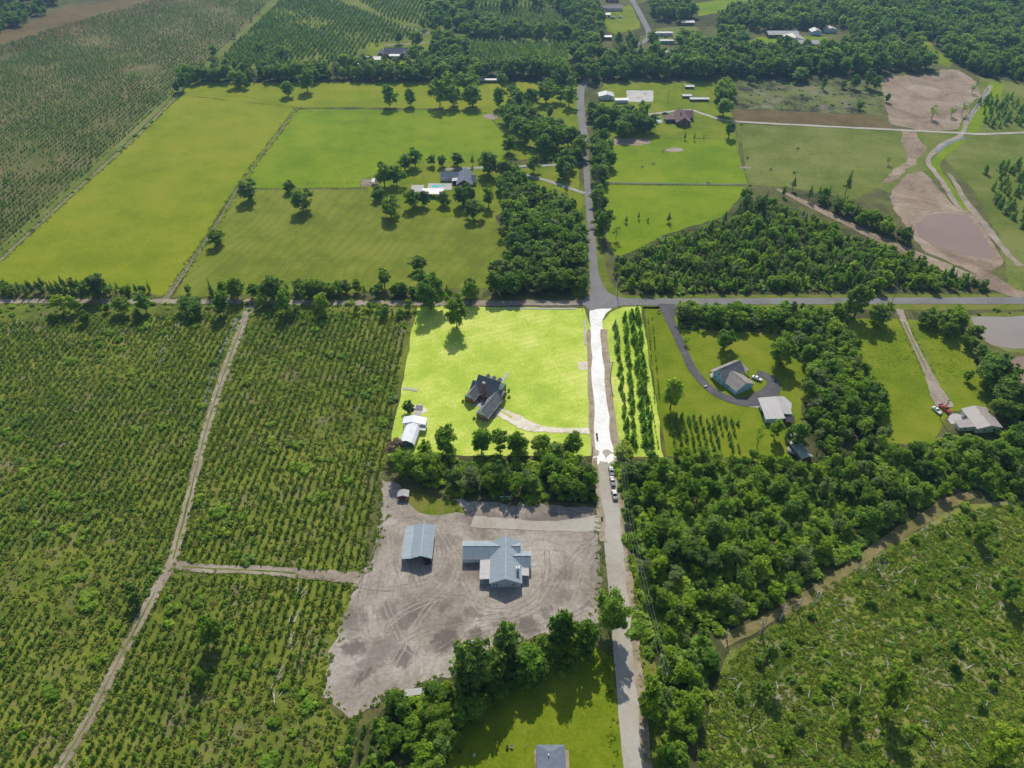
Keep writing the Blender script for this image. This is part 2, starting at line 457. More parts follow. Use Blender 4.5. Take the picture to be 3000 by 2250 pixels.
def ribbon(name, px, width, z, mat, wob=0.25, k=6, kind='structure', label=None, cat=None, world_pts=False):
    SEED[0] += 1; RIB[0] += 1
    z += RIB[0] * 0.0015
    rng = random.Random(SEED[0])
    W = list(px) if world_pts else gp(px)
    if isinstance(width, (list, tuple)):
        wi = smooth_path([(w, 0) for w in width], k); width = [w[0] for w in wi]
    C = smooth_path(W, k)
    L, R = ribbon_pts(C, width)
    v = []; f = []
    for i in range(len(C)):
        a, b = L[i], R[i]
        v += [(a[0] + rng.uniform(-wob, wob), a[1] + rng.uniform(-wob, wob), z), (b[0] + rng.uniform(-wob, wob), b[1] + rng.uniform(-wob, wob), z)]
        if i: f.append((2 * i - 2, 2 * i - 1, 2 * i + 1, 2 * i))
    me = bpy.data.meshes.new(name); me.from_pydata(v, [], f); me.materials.append(mat); me.update()
    if me.polygons[0].normal.z < 0: me.flip_normals()
    return tag(link(name, me), label, cat, None, kind)

sheet_w('ground', [(-3500, -300), (3500, -300), (3500, 6000), (-3500, 6000)], 0.0, M['scrub'], 0)
# plantations and clearings
sheet('plantation_ground', [(-250, 120), (0, 85), (350, -12), (600, -12), (455, 138), (385, 205), (0, 562), (-250, 760)], 0.03, M['plant_far'], 1.5, 8)
sheet('plantation_ground', [(610, -12), (905, -12), (1250, -12), (1290, 20), (1240, 150), (1010, 160), (830, 130), (640, 155), (470, 140)], 0.03, M['plant_green'], 1.5, 8)
sheet('clearing_ground', [(-80, 90), (60, 52), (150, 10), (360, -12), (420, -12), (300, 35), (180, 70), (60, 110), (-80, 130)], 0.06, M['brown_field'], 2.5, 8)
sheet('plantation_ground', [(-60, 655), (890, 655), (900, 670), (835, 990), (815, 1040), (780, 1250), (690, 1500), (750, 1570), (700, 1720), (-60, 1720)], 0.03, M['plant_green'], 1.0, 6)
# woodland floors
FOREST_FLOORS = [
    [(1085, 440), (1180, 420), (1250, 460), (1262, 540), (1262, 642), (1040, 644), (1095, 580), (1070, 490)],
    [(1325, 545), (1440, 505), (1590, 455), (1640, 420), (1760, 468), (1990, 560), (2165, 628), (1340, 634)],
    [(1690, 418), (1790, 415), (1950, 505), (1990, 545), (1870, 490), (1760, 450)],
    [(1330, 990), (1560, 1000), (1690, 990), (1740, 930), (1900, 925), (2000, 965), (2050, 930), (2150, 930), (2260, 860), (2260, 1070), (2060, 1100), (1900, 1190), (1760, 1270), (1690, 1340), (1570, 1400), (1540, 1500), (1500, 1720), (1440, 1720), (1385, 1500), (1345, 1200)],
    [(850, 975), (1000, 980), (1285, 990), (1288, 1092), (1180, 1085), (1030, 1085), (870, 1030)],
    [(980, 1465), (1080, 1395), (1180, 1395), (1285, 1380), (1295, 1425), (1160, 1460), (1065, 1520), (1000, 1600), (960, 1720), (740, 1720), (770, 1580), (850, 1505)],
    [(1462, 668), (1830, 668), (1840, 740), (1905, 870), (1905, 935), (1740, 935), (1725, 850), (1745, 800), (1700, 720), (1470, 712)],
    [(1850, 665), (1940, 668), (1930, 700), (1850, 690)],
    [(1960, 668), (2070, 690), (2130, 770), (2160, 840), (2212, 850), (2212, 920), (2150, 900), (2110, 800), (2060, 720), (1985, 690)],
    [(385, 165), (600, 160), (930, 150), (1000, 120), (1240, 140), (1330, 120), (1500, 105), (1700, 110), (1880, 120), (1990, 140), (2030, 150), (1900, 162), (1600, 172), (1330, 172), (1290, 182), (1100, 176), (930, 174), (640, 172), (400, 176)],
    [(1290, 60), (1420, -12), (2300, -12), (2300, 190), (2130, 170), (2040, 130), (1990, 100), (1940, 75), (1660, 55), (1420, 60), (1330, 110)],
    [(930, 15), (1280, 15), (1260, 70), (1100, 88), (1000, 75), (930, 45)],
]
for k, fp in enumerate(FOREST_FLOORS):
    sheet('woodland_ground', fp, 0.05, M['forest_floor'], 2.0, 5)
# pastures
sheet('pasture', [(395, 205), (640, 234), (505, 412), (362, 640), (0, 612), (-60, 618), (-60, 610), (0, 566), (385, 212)], 0.07, M['pasture_a'], 0.8)
sheet('pasture', [(405, 178), (930, 178), (1040, 176), (1255, 182), (1255, 260), (1060, 245), (930, 234), (640, 232), (398, 206)], 0.07, M['pasture_a'], 1.0)
sheet('pasture', [(642, 236), (930, 238), (1050, 243), (1095, 300), (1090, 400), (960, 412), (800, 406), (510, 408)], 0.07, M['pasture_b'], 0.8)
sheet('hay_field', [(506, 412), (800, 409), (960, 415), (1062, 445), (1090, 520), (1096, 575), (1050, 622), (905, 628), (375, 640)], 0.07, M['pasture_c'], 0.8)
sheet('yard_lawn', [(790, 385), (870, 345), (1060, 350), (1110, 370), (1250, 340), (1258, 640), (1240, 640), (1200, 480), (1110, 440), (1060, 470), (930, 470), (800, 430)], 0.09, M['lawn'], 1.0)
sheet('yard_lawn', [(1050, 245), (1255, 205), (1262, 330), (1245, 350), (1100, 345), (1095, 300)], 0.09, M['lawn'], 1.0)
sheet('pasture', [(1305, 180), (1560, 176), (1575, 235), (1590, 300), (1315, 300), (1280, 260)], 0.07, M['lawn'], 1.0)
sheet('pasture', [(1300, 300), (1590, 300), (1614, 399), (1305, 397)], 0.08, M['pasture_b'], 0.6)
sheet('pasture', [(1305, 399), (1612, 402), (1600, 425), (1560, 470), (1440, 505), (1330, 560), (1310, 520)], 0.07, M['pasture_b'], 0.8)
sheet('pasture', [(1590, 268), (1760, 274), (1940, 282), (1962, 320), (1955, 350), (1900, 405), (1850, 430), (1690, 405), (1618, 398)], 0.07, M['pasture_d'], 0.8)
sheet('stubble_field', [(1582, 236), (1700, 240), (1880, 250), (1925, 268), (1930, 278), (1700, 266), (1590, 262)], 0.08, M['brown_field'], 0.8)
sheet('cleared_ground', [(1590, 178), (1700, 172), (1905, 166), (1915, 230), (1900, 250), (1700, 240), (1600, 238)], 0.07, M['cleared'], 2.0)
sheet('meadow', [(2120, 160), (2212, 185), (2300, 190), (2300, 640), (2180, 640), (2160, 520), (2110, 420), (2040, 345), (2060, 300), (2090, 240)], 0.05, M['pasture_d'], 1.0)
sheet('meadow', [(1935, 280), (2070, 282), (2080, 300), (2000, 345), (2030, 370), (1960, 430), (1880, 400), (1955, 345)], 0.06, M['pasture_d'], 1.0)
# red clay pit, spoil ground, pond sands
sheet('clay_ground', [(1905, 168), (2030, 160), (2032, 150), (2072, 152), (2110, 180), (2115, 210), (2085, 250), (2075, 280), (1995, 284), (1925, 268), (1915, 235)], 0.09, M['clay'], 1.5)
sheet('clay_ground', [(1945, 283), (1975, 284), (1998, 325), (1980, 355), (1955, 372), (1925, 395), (1900, 395), (1960, 345), (1950, 310)], 0.09, M['clay'], 1.5)
sheet('clay_ground', [(1960, 375), (1990, 370), (2040, 420), (2060, 445), (2100, 462), (2140, 520), (2165, 570), (2140, 590), (2200, 632), (2212, 640), (2120, 600), (2000, 545), (1960, 500), (1920, 425)], 0.09, M['clay'], 1.2)
ribbon('sand_track', [(1678, 408), (1760, 448), (1850, 492), (1930, 530), (2010, 565), (2110, 605), (2212, 640)], [3, 6, 6, 8, 10, 9, 9], 0.11, M['clay'], 0.6)
ribbon('ditch', [(2140, 185), (2115, 225), (2090, 262), (2075, 292), (2040, 310), (2005, 345), (2030, 385), (2065, 440), (2075, 455)], 3.5, 0.12, M['tan'], 0.5)
ribbon('ditch_water', [(2135, 190), (2108, 235), (2092, 262)], 1.6, 0.14, M['ditchwater'], 0.3)
ribbon('ditch_water', [(2085, 297), (2050, 310), (2022, 330)], 2.2, 0.14, M['ditchwater'], 0.3)
ribbon('sand_track', [(2050, 375), (2090, 440), (2130, 490), (2170, 540), (2205, 575)], [2.5, 4, 4.5, 4, 4], 0.12, M['tan'], 0.6)
ribbon('meadow_strip', [(2155, 180), (2125, 240), (2085, 285)], 12, 0.10, M['pasture_b'], 0.5)
ribbon('meadow_strip', [(2080, 300), (2035, 335), (2022, 360), (2060, 420), (2090, 460)], 6, 0.10, M['pasture_b'], 0.5)
def blob(cx, cy, rx, ry, n=28, seed=1, wob=0.12, rot=0.0):
    rng = random.Random(seed); ph = [rng.uniform(0, 6.28) for _ in range(4)]
    out = []
    for i in range(n):
        t = 2 * math.pi * i / n
        r = 1 + wob * (math.sin(2 * t + ph[0]) + 0.6 * math.sin(3 * t + ph[1]) + 0.4 * math.sin(5 * t + ph[2]))
        x, y = rx * r * math.cos(t), ry * r * math.sin(t)
        out.append((cx + x * math.cos(rot) - y * math.sin(rot), cy + x * math.sin(rot) + y * math.cos(rot)))
    return out
sheet('pond_bank', [(1968, 490), (1985, 462), (2040, 450), (2090, 455), (2120, 490), (2158, 548), (2150, 575), (2090, 560), (2020, 542), (1975, 520)], 0.13, M['clay'], 0.6)
sheet('pond_water', [(1978, 488), (2000, 466), (2045, 460), (2090, 466), (2118, 500), (2147, 548), (2138, 560), (2080, 550), (2020, 532), (1985, 512)], 0.16, M['mud'], 0.4)
sheet('pond_bank', [(2090, 682), (2140, 675), (2300, 673), (2300, 770), (2180, 762), (2130, 740), (2098, 715)], 0.10, M['pasture_d'], 0.6)
sheet('pond_water', [(2097, 686), (2130, 684), (2212, 682), (2300, 682), (2300, 757), (2190, 754), (2140, 745), (2115, 728)], 0.13, M['pond'], 0.5)
sheet('pond_water', [(2178, 772), (2212, 770), (2300, 772), (2300, 850), (2215, 845), (2195, 800)], 0.13, M['mud'], 0.5)
# the house lots right of the intersection
sheet('yard_lawn', [(1388, 662), (1450, 662), (1470, 712), (1700, 720), (1745, 800), (1730, 880), (1740, 940), (1690, 1000), (1600, 995), (1440, 985), (1400, 760)], 0.06, M['lawn'], 0.8)
sheet('meadow', [(1830, 690), (1960, 690), (2070, 700), (2110, 790), (2150, 880), (2050, 890), (2010, 965), (1900, 950), (1905, 880), (1840, 740)], 0.06, M['lawn'], 0.8)
sheet('road_verge', [(1305, 560), (1320, 610), (1345, 637), (2300, 635), (2300, 670), (1330, 668), (1300, 690), (1285, 500)], 0.06, M['verge'], 0.4)
sheet('road_verge', [(1252, 400), (1300, 400), (1300, 640), (1262, 645)], 0.055, M['verge'], 0.4)
# the bright house lot
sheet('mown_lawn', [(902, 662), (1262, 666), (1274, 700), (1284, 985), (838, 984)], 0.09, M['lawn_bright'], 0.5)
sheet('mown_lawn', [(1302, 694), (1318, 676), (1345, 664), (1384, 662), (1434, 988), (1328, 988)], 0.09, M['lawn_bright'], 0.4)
# sand lot of the grey house
def el(px, py, rx, ry, rot=0.0, amt=0.9):
    x, y = g(px, py); return (x, y, rx, ry, rot, amt)
DAMP = [el(*a5(0, 0), .1, .1, 0, 0)]
def b7(u, v): return (737.3 + u / 3, 1106 + v / 3)
DAMP = [el(*b7(680, 830), 4.5, 6, -.3), el(*b7(1205, 745), 5.5, 5, .3, .8), el(*b7(880, 790), 3, 3.6, .5, .8), el(*b7(670, 605), 4.5, 3.5, .4, .7),
        el(*b7(405, 925), 5, 4, .6, .8), el(*b7(75, 715), 5.5, 6, 0, .55), el(*b7(65, 880), 5.5, 3.5, 0, .8), el(*b7(230, 930), 4.5, 14, -.6, .5),
        el(*b7(150, 1050), 2, 7, -.3, .9), el(*b7(300, 640), 5, 5, -.5, .6), el(*b7(430, 680), 3, 8, -.7, .7), el(*b7(1330, 650), 3, 3, 0, .6), el(*b7(1030, 700), 2.6, 2.6, 0, .6),
        el(*b7(860, 650), 3, 3, 0, .6), el(*b7(1460, 420), 4, 3, .4, .5), el(*b7(1450, 540), 3.5, 4, 0, .5), el(*b7(1590, 600), 2, 2, 0, .6), el(*b7(740, 720), 4, 3, .7, .5),
        el(*b7(1000, 1000), 4, 10, -1.3, .4), el(*b7(960, 40), 14, 4, 0, .5), el(*b7(1400, 40), 18, 4, 0, .6), el(*b7(700, 200), 6, 3, .4, .4), el(*b7(580, 610), 2, 5, -.6, .4)]
M['lot'] = earth('churned_pale_sand', (0.325, 0.28, 0.23), (0.175, 0.145, 0.115), (0.47, 0.425, 0.37), 0.05, 0.8, 0.6, DAMP, (0.135, 0.112, 0.098))
sheet('sand_lot', [(818, 1030), (850, 1040), (868, 1060), (905, 1078), (1011, 1085), (1180, 1092), (1288, 1098), (1286, 1126), (1291, 1170), (1300, 1280), (1290, 1353), (1187, 1372), (1057, 1402), (984, 1458),
                   (827, 1510), (775, 1545), (752, 1572), (738, 1535), (692, 1505), (710, 1406), (737, 1333), (764, 1262), (800, 1216), (822, 1130)], 0.09, M['lot'], 1.3, 2.2)
LOT_EDGE = gp([(1300, 1280), (1290, 1353), (1187, 1372), (1057, 1402), (984, 1458), (827, 1510), (775, 1545), (752, 1572), (738, 1535), (692, 1505), (710, 1406), (737, 1333), (764, 1262), (800, 1216), (822, 1130), (818, 1030)])
M['rut'] = earth('damp_wheel_rut', (0.24, 0.205, 0.17), (0.17, 0.145, 0.12), (0.33, 0.285, 0.245), 0.3)
M['rut_pale'] = earth('dry_wheel_rut', (0.36, 0.315, 0.265), (0.29, 0.25, 0.205), (0.41, 0.365, 0.315), 0.3)
for i_, (tp, pale) in enumerate((([(250, 30), (240, 200), (160, 420), (120, 620), (200, 900)], 0), ([(300, 40), (320, 250), (270, 480), (330, 700), (450, 900), (700, 960)], 1), ([(700, 150), (680, 330), (560, 520), (380, 660), (260, 900), (150, 1080)], 0), ([(760, 420), (880, 600), (1060, 640), (1240, 560), (1330, 420), (1330, 250)], 0), ([(800, 450), (900, 640), (1080, 690), (1290, 590), (1390, 430)], 1),
        ([(1650, 170), (1500, 300), (1420, 480), (1250, 640), (1000, 740), (800, 800), (600, 930)], 0), ([(1640, 260), (1560, 420), (1480, 620), (1300, 760)], 1), ([(640, 120), (700, 220), (760, 330), (700, 480), (560, 620), (420, 840), (330, 1000)], 1), ([(120, 480), (300, 500), (520, 460), (700, 380)], 0), ([(60, 760), (240, 760), (430, 640), (620, 560)], 1), ([(160, 980), (320, 880), (560, 760), (820, 700), (1000, 680)], 0), ([(1600, 620), (1420, 700), (1200, 780), (980, 820)], 0), ([(380, 560), (560, 540), (800, 560)], 0), ([(1330, 160), (1450, 200), (1590, 220)], 1), ([(560, 60), (620, 180), (640, 300)], 0))):
    C0 = smooth_path(gp([b7(*q_) for q_ in tp]), 6)
    for side in (-.85, .85):
        L0, R0 = ribbon_pts(C0, abs(side) * 2); ribbon('wheel_rut', L0[::2] if side < 0 else R0[::2], .34, .093 - RIB[0] * .0015 + .001 * i_, M['rut_pale'] if pale else M['rut'], .12, 3, world_pts=True)
ribbon('gravel_drive', [b7(1690, 75), b7(1400, 95), b7(1100, 80), b7(850, 60)], [8, 5, 5, 6], 0.105, M['gravel'], 0.4)
sheet('grass_patch', [(868, 1062), (925, 1072), (985, 1080), (1010, 1110), (960, 1112), (905, 1108), (880, 1085)], 0.10, M['verge'], 0.9)
# lawn of the house at the bottom edge
sheet('yard_lawn', [(955, 1720), (975, 1600), (1060, 1505), (1165, 1440), (1290, 1400), (1322, 1420), (1346, 1600), (1352, 1720)], 0.08, M['lawn'], 0.5)
# cutover land
M['cutover'] = meadow('cutover_ground', (0.10, 0.14, 0.022), (0.165, 0.2, 0.032), (0.23, 0.24, 0.05), 0.03, 0.16, 1.1, 1.3, (0.32, 0.265, 0.19), 0.565)
sheet('cutover_ground', [(1545, 1480), (1575, 1405), (1690, 1340), (1760, 1272), (1900, 1192), (2060, 1100), (2300, 1065), (2300, 1720), (1490, 1720)], 0.06, M['cutover'], 1.2)
TRAIL = [(1560, 1392), (1690, 1320), (1790, 1262), (1900, 1180), (2050, 1088), (2110, 1066)]
ribbon('grass_track', TRAIL, 4.0, 0.09, M['trail'], 0.6)
ribbon('grass_track', [(2112, 1720), (2160, 1580), (2212, 1470), (2280, 1380)], 7, 0.09, M['verge'], 0.5)
# verge strip along the gravel road
sheet('road_verge', [(1329, 990), (1343, 990), (1352, 1150), (1395, 1340), (1425, 1500), (1470, 1720), (1400, 1720), (1385, 1560), (1370, 1380), (1342, 1110)], 0.10, M['verge'], 0.5)
# roads
sheet('gravel_road', [(1284, 985), (1327, 985), (1341, 1106), (1369, 1372), (1393, 1659), (1399, 1720), (1350, 1720), (1347, 1659), (1322, 1372), (1300, 1106)], 0.14, M['gravel'], 0.15, 3)
sheet('brightened_road', [(1274, 672), (1290, 668), (1322, 667), (1307, 679), (1301, 694), (1301, 708), (1313, 850), (1328, 987), (1283, 987), (1278, 850), (1275, 708)], 0.157, M['road_bright'], 0.22, 2.0)  # same gravel road, brightening painted into its colour
for i_ in range(26):
    rr_ = random.Random(900 + i_); up_ = i_ % 2
    bx_, by_ = g(1284 + rr_.random() * 43, 987 + (rr_.uniform(0, 9) if up_ else -rr_.uniform(0, 9)))
    sheet_w('brightened_patch' if up_ else 'gravel_patch', blob(bx_, by_, rr_.uniform(.5, 1.6), rr_.uniform(.6, 2.4), 14, i_, .2), .160 + i_ * .0006, M['road_bright'] if up_ else M['gravel'], 0)  # whitened and plain blobs fray the end of the painted brightening
sheet('asphalt_road', [(1257, 296), (1267, 296), (1271, 335), (1276, 400), (1283, 480), (1289, 553), (1293, 590), (1301, 615), (1314, 632), (1332, 641), (1356, 645), (1500, 645), (1800, 644), (2300, 642),
                       (2300, 657), (1900, 657), (1600, 658), (1400, 660), (1345, 660), (1322, 665), (1306, 678), (1300, 694), (1301, 709), (1275, 709), (1274, 690), (1272, 668), (1262, 660), (1240, 657), (1240, 652), (1262, 648), (1272, 638), (1274, 620), (1272, 553), (1268, 480), (1262, 400), (1258, 335)], 0.15, M['asphalt'], 0.06, 3)
ribbon('asphalt_road', [(1262, 300), (1256, 250), (1254, 205), (1262, 180), (1290, 150), (1340, 115), (1392, 90), (1402, 72), (1385, 35), (1360, -10)], 6.0, 0.13, M['asphalt'], 0.1)
ribbon('dirt_road', [(-60, 651), (200, 651), (540, 652), (760, 655), (900, 655), (1000, 656), (1150, 655), (1250, 654)], 4.6, 0.12, M['tan'], 0.35)
ribbon('dirt_road', [(545, 655), (520, 710), (490, 790), (465, 865), (440, 950), (415, 1050), (390, 1150), (372, 1212), (340, 1270), (300, 1345), (250, 1440), (205, 1530), (165, 1600), (125, 1665), (95, 1720)], [5, 4.2, 4, 3.8, 3.6, 3.6, 3.6, 4, 4, 3.8, 3.6, 3.6, 3.4, 3.4, 3.4], 0.12, M['tan'], 0.3)
ribbon('grass_ridge', [(522, 705), (490, 790), (465, 865), (440, 950), (415, 1050), (390, 1150), (374, 1208)], 0.7, 0.135, M['verge'], 0.22)
ribbon('grass_ridge', [(335, 1280), (300, 1345), (250, 1440), (205, 1530), (165, 1600), (125, 1665)], 0.6, 0.135, M['verge'], 0.2)
ribbon('dirt_road', [(375, 1218), (440, 1228), (560, 1232), (660, 1240), (780, 1249)], [4, 3.6, 3.4, 4, 5], 0.12, M['tan'], 0.3)
ribbon('grass_ridge', [(395, 1224), (460, 1229), (560, 1233), (640, 1239)], 0.6, 0.135, M['verge'], 0.2)
ribbon('wet_ditch', [(515, 680), (490, 730), (470, 780), (445, 860), (440, 875)], 1.5, 0.11, M['ditchwater'], 0.3)
ribbon('dirt_track', [(385, 205), (300, 290), (200, 380), (100, 470), (0, 563), (-60, 620)], 2.4, 0.12, M['track'], 0.3)
ribbon('grass_track', [(-20, 560), (190, 375), (380, 198), (460, 130), (540, 60), (605, -10)], 9.0, 0.10, M['pasture_d'], 0.8)
ribbon('fence_path', [(642, 234), (580, 315), (515, 405), (470, 480), (420, 555), (362, 640), (352, 652)], [1.0, 1.0, 1.2, 1.8, 2.4, 3.4, 5], 0.1, M['track'], 0.3)
ribbon('dirt_road', [(700, -10), (760, 25), (830, 48), (900, 66), (925, 72)], 5.0, 0.11, M['tan'], 0.3)
ribbon('dirt_road', [(830, 98), (960, 92), (1100, 92), (1250, 88)], 4.0, 0.11, M['tan'], 0.3)
ribbon('sandy_drive', [(1283, 932), (1230, 930), (1180, 928), (1140, 920), (1110, 905), (1085, 893), (1070, 885)], [4, 3.2, 3.4, 6, 6, 5, 4.5], 0.12, M['drive'], 0.3)
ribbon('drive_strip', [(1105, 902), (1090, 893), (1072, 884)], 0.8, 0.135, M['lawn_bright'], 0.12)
ribbon('asphalt_drive', [(1440, 657), (1446, 690), (1458, 715), (1475, 753), (1498, 800), (1541, 846), (1598, 868), (1640, 862), (1668, 842), (1668, 822), (1648, 810), (1635, 806)], [9, 5, 4.2, 4, 4, 4.2, 5, 8, 7, 5, 4.5, 4], 0.125, M['asphalt_dark'], 0.12)
ribbon('sand_drive', [(1942, 668), (1950, 690), (1975, 745), (2008, 813), (2025, 850), (2042, 880)], [4, 3, 3, 4, 7, 8], 0.12, M['tan'], 0.3)
ribbon('grass_ridge', [(1952, 695), (1975, 745), (2002, 800)], 0.7, 0.135, M['verge'], 0.15)
ribbon('gravel_lane', [(1496, 238), (1530, 250), (1580, 262), (1760, 272), (1940, 281), (2060, 287), (2130, 290), (2260, 284)], 3.2, 0.12, M['gravel'], 0.2)
ribbon('gravel_lane', [(1496, 238), (1460, 240), (1400, 248), (1330, 256), (1270, 262)], 3.2, 0.12, M['gravel'], 0.2)
ribbon('gravel_lane', [(1262, 418), (1225, 405), (1180, 390), (1120, 375)], 3.2, 0.12, M['concrete_grey'], 0.15)
ribbon('gravel_lane', [(1258, 352), (1200, 357), (1110, 360), (960, 366)], 3.0, 0.12, M['concrete_grey'], 0.15)
# sandy shoulders beside the brightened road
for (a, b) in (([(1272, 712), (1276, 850), (1281, 985)], 2.0), ([(1304, 712), (1317, 850), (1333, 985)], 3.0)):
    ribbon('sandy_shoulder', a, b, 0.125, M['shoulder'], 0.5)
for (a, b) in (([(1282, 990), (1297, 1106), (1303, 1170)], 2.2), ([(1331, 990), (1345, 1106), (1373, 1372), (1398, 1659), (1405, 1720)], 2.2)):
    ribbon('sandy_shoulder', a, b, 0.125, M['shoulder'], 0.5)
sheet('sandy_bank', [(1318, 303), (1330, 298), (1402, 300), (1404, 310), (1385, 314), (1330, 314)], 0.15, M['clay'], 0.8)
for (x, y, rx, ry) in ((1458, 324, 6, 4), (1064, 252, 7, 6), (1610, 362, 4, 2), (905, 885, 3.5, 3), (1262, 790, 3, 3.5)):
    wx, wy = g(x, y); sheet_w('bare_soil_patch', blob(wx, wy, rx, ry, seed=x), 0.145, M['drive'] if 600 < y < 1000 else M['tan'], 0)
# concrete drain slabs on the lot's edges
for pts, w in (([(1085, 666), (1170, 667), (1245, 667)], 1.2), ([(1263, 690), (1264, 745)], 1.0), ([(870, 840), (885, 841), (902, 845)], 1.3)):
    ribbon('concrete_strip', pts, w, 0.15, M['concrete'], 0.1)
sheet('burn_patch', [a5(485, 965), a5(530, 970), a5(525, 1008), a5(478, 1005)], 0.15, M['asphalt'], 0.3)

# ------------------------------------------------------------------ buildings
M['brick'] = brickwall('red_brick', (0.30, 0.115, 0.065))
M['brick_dark'] = brickwall('dark_red_brick', (0.17, 0.07, 0.055))
M['sh_grey'] = shingle('grey_shingles', (0.2, 0.205, 0.22))
M['sh_tan'] = shingle('tan_shingles', (0.30, 0.27, 0.25))
M['sh_maroon'] = shingle('maroon_shingles', (0.17, 0.105, 0.10))
M['sh_blue'] = shingle('slate_blue_shingles', (0.17, 0.20, 0.25))
M['sh_dark'] = shingle('charcoal_shingles', (0.11, 0.12, 0.155))
M['teal'] = siding('pale_teal_siding', (0.55, 0.76, 0.9))
M['teal_blue'] = siding('blue_siding', (0.38, 0.62, 0.72))
M['greysiding'] = siding('pale_grey_siding', (0.55, 0.60, 0.66))
M['whitesiding'] = siding('white_siding', (0.72, 0.72, 0.70))
M['mr_blue_x'] = metal_roof('blue_grey_metal_roof_a', (0.30, 0.36, 0.40), 'x')
M['mr_blue_y'] = metal_roof('blue_grey_metal_roof_b', (0.30, 0.36, 0.40), 'y')
M['mr_white_x'] = metal_roof('white_metal_roof_a', (0.56, 0.57, 0.58), 'x')
M['mr_white_y'] = metal_roof('white_metal_roof_b', (0.56, 0.57, 0.58), 'y')
M['mr_barn'] = metal_roof('bright_white_barn_roof', (0.82, 0.84, 0.87), 'y')
M['mr_pale_x'] = metal_roof('pale_metal_roof_a', (0.42, 0.405, 0.395), 'x')
M['mr_pale_y'] = metal_roof('pale_metal_roof_b', (0.42, 0.405, 0.395), 'y')
M['mr_tan_y'] = metal_roof('tan_metal_roof', (0.38, 0.335, 0.31), 'y')
M['mr_green'] = metal_roof('pale_green_metal_roof', (0.33, 0.37, 0.32), 'x')

def gable_walls(root, x0, x1, y0, y1, ze, zr, axis, mat, ridge=None, name='wall', gable_mat=None, z0=0.0):
    """four walls; gable ends across the ridge axis. Gable triangles get their own part when they differ"""
    m = MB()
    if axis == 'y':
        r = (x0 + x1) / 2 if ridge is None else ridge
        ends = [[(x0, y0), (x1, y0)], [(x1, y1), (x0, y1)]]; tops = [(r, y0), (r, y1)]
    else:
        r = (y0 + y1) / 2 if ridge is None else ridge
        ends = [[(x1, y0), (x1, y1)], [(x0, y1), (x0, y0)]]; tops = [(x1, r), (x0, r)]
    m.poly([(x0, y0, z0), (x1, y0, z0), (x1, y0, ze), (x0, y0, ze)])
    m.poly([(x1, y0, z0), (x1, y1, z0), (x1, y1, ze), (x1, y0, ze)])
    m.poly([(x1, y1, z0), (x0, y1, z0), (x0, y1, ze), (x1, y1, ze)])
    m.poly([(x0, y1, z0), (x0, y0, z0), (x0, y0, ze), (x0, y1, ze)])
    w = m.build(name, mat, root)
    for (a, b), t in zip(ends, tops):
        MB().poly([(a[0], a[1], ze), (b[0], b[1], ze), (t[0], t[1], zr - 0.03)]).build('gable', gable_mat or mat, root)
    return w
def gable_roof(root, x0, x1, y0, y1, ze, zr, axis, mat, oh=0.45, th=0.14, ridge=None, name='roof', fascia=True, cap=None):
    """two pitched slabs with overhang, white fascia boards, ridge cap"""
    m = MB(); fb = MB()
    if axis == 'y':
        r = (x0 + x1) / 2 if ridge is None else ridge
        sl = (zr - ze) / (r - x0); sr = (zr - ze) / (x1 - r)
        A, B = y0 - oh, y1 + oh
        xl, zl = x0 - oh, ze - oh * sl; xr, zrr = x1 + oh, ze - oh * sr
        m.slab([(xl, A, zl + th), (r, A, zr + th), (r, B, zr + th), (xl, B, zl + th)], th)
        m.slab([(r, A, zr + th), (xr, A, zrr + th), (xr, B, zrr + th), (r, B, zr + th)], th)
        fb.box(xl - .05, xl + .01, A, B, zl - .06, zl + th - .02); fb.box(xr - .01, xr + .05, A, B, zrr - .06, zrr + th - .02)
        for yy in (A - .02, B + .02):
            fb.tube((xl, yy, zl + th * .4), (r, yy, zr + th * .4), .1, .1, 4); fb.tube((xr, yy, zrr + th * .4), (r, yy, zr + th * .4), .1, .1, 4)
        cp = [(r, A, zr + th), (r, B, zr + th)]
    else:
        r = (y0 + y1) / 2 if ridge is None else ridge
        sl = (zr - ze) / (r - y0); sr = (zr - ze) / (y1 - r)
        A, B = x0 - oh, x1 + oh
        yl, zl = y0 - oh, ze - oh * sl; yr, zrr = y1 + oh, ze - oh * sr
        m.slab([(A, yl, zl + th), (B, yl, zl + th), (B, r, zr + th), (A, r, zr + th)], th)
        m.slab([(A, r, zr + th), (B, r, zr + th), (B, yr, zrr + th), (A, yr, zrr + th)], th)
        fb.box(A, B, yl - .05, yl + .01, zl - .06, zl + th - .02); fb.box(A, B, yr - .01, yr + .05, zrr - .06, zrr + th - .02)
        for xx in (A - .02, B + .02):
            fb.tube((xx, yl, zl + th * .4), (xx, r, zr + th * .4), .1, .1, 4); fb.tube((xx, yr, zrr + th * .4), (xx, r, zr + th * .4), .1, .1, 4)
        cp = [(A, r, zr + th), (B, r, zr + th)]
    o = m.build(name, mat, root)
    if fascia: fb.build('fascia', M['trim'], o)
    c = MB(); c.tube(cp[0], cp[1], 0.11, 0.11, 6); c.build('ridge_cap', cap or mat, o)
    return o
def gable_block(root, x0, x1, y0, y1, ze, zr, axis, wm, rm, oh=0.45, ridge=None, gm=None, cap=None):
    gable_walls(root, x0, x1, y0, y1, ze, zr, axis, wm, ridge, gable_mat=gm)
    return gable_roof(root, x0, x1, y0, y1, ze, zr, axis, rm, oh, ridge=ridge, cap=cap)
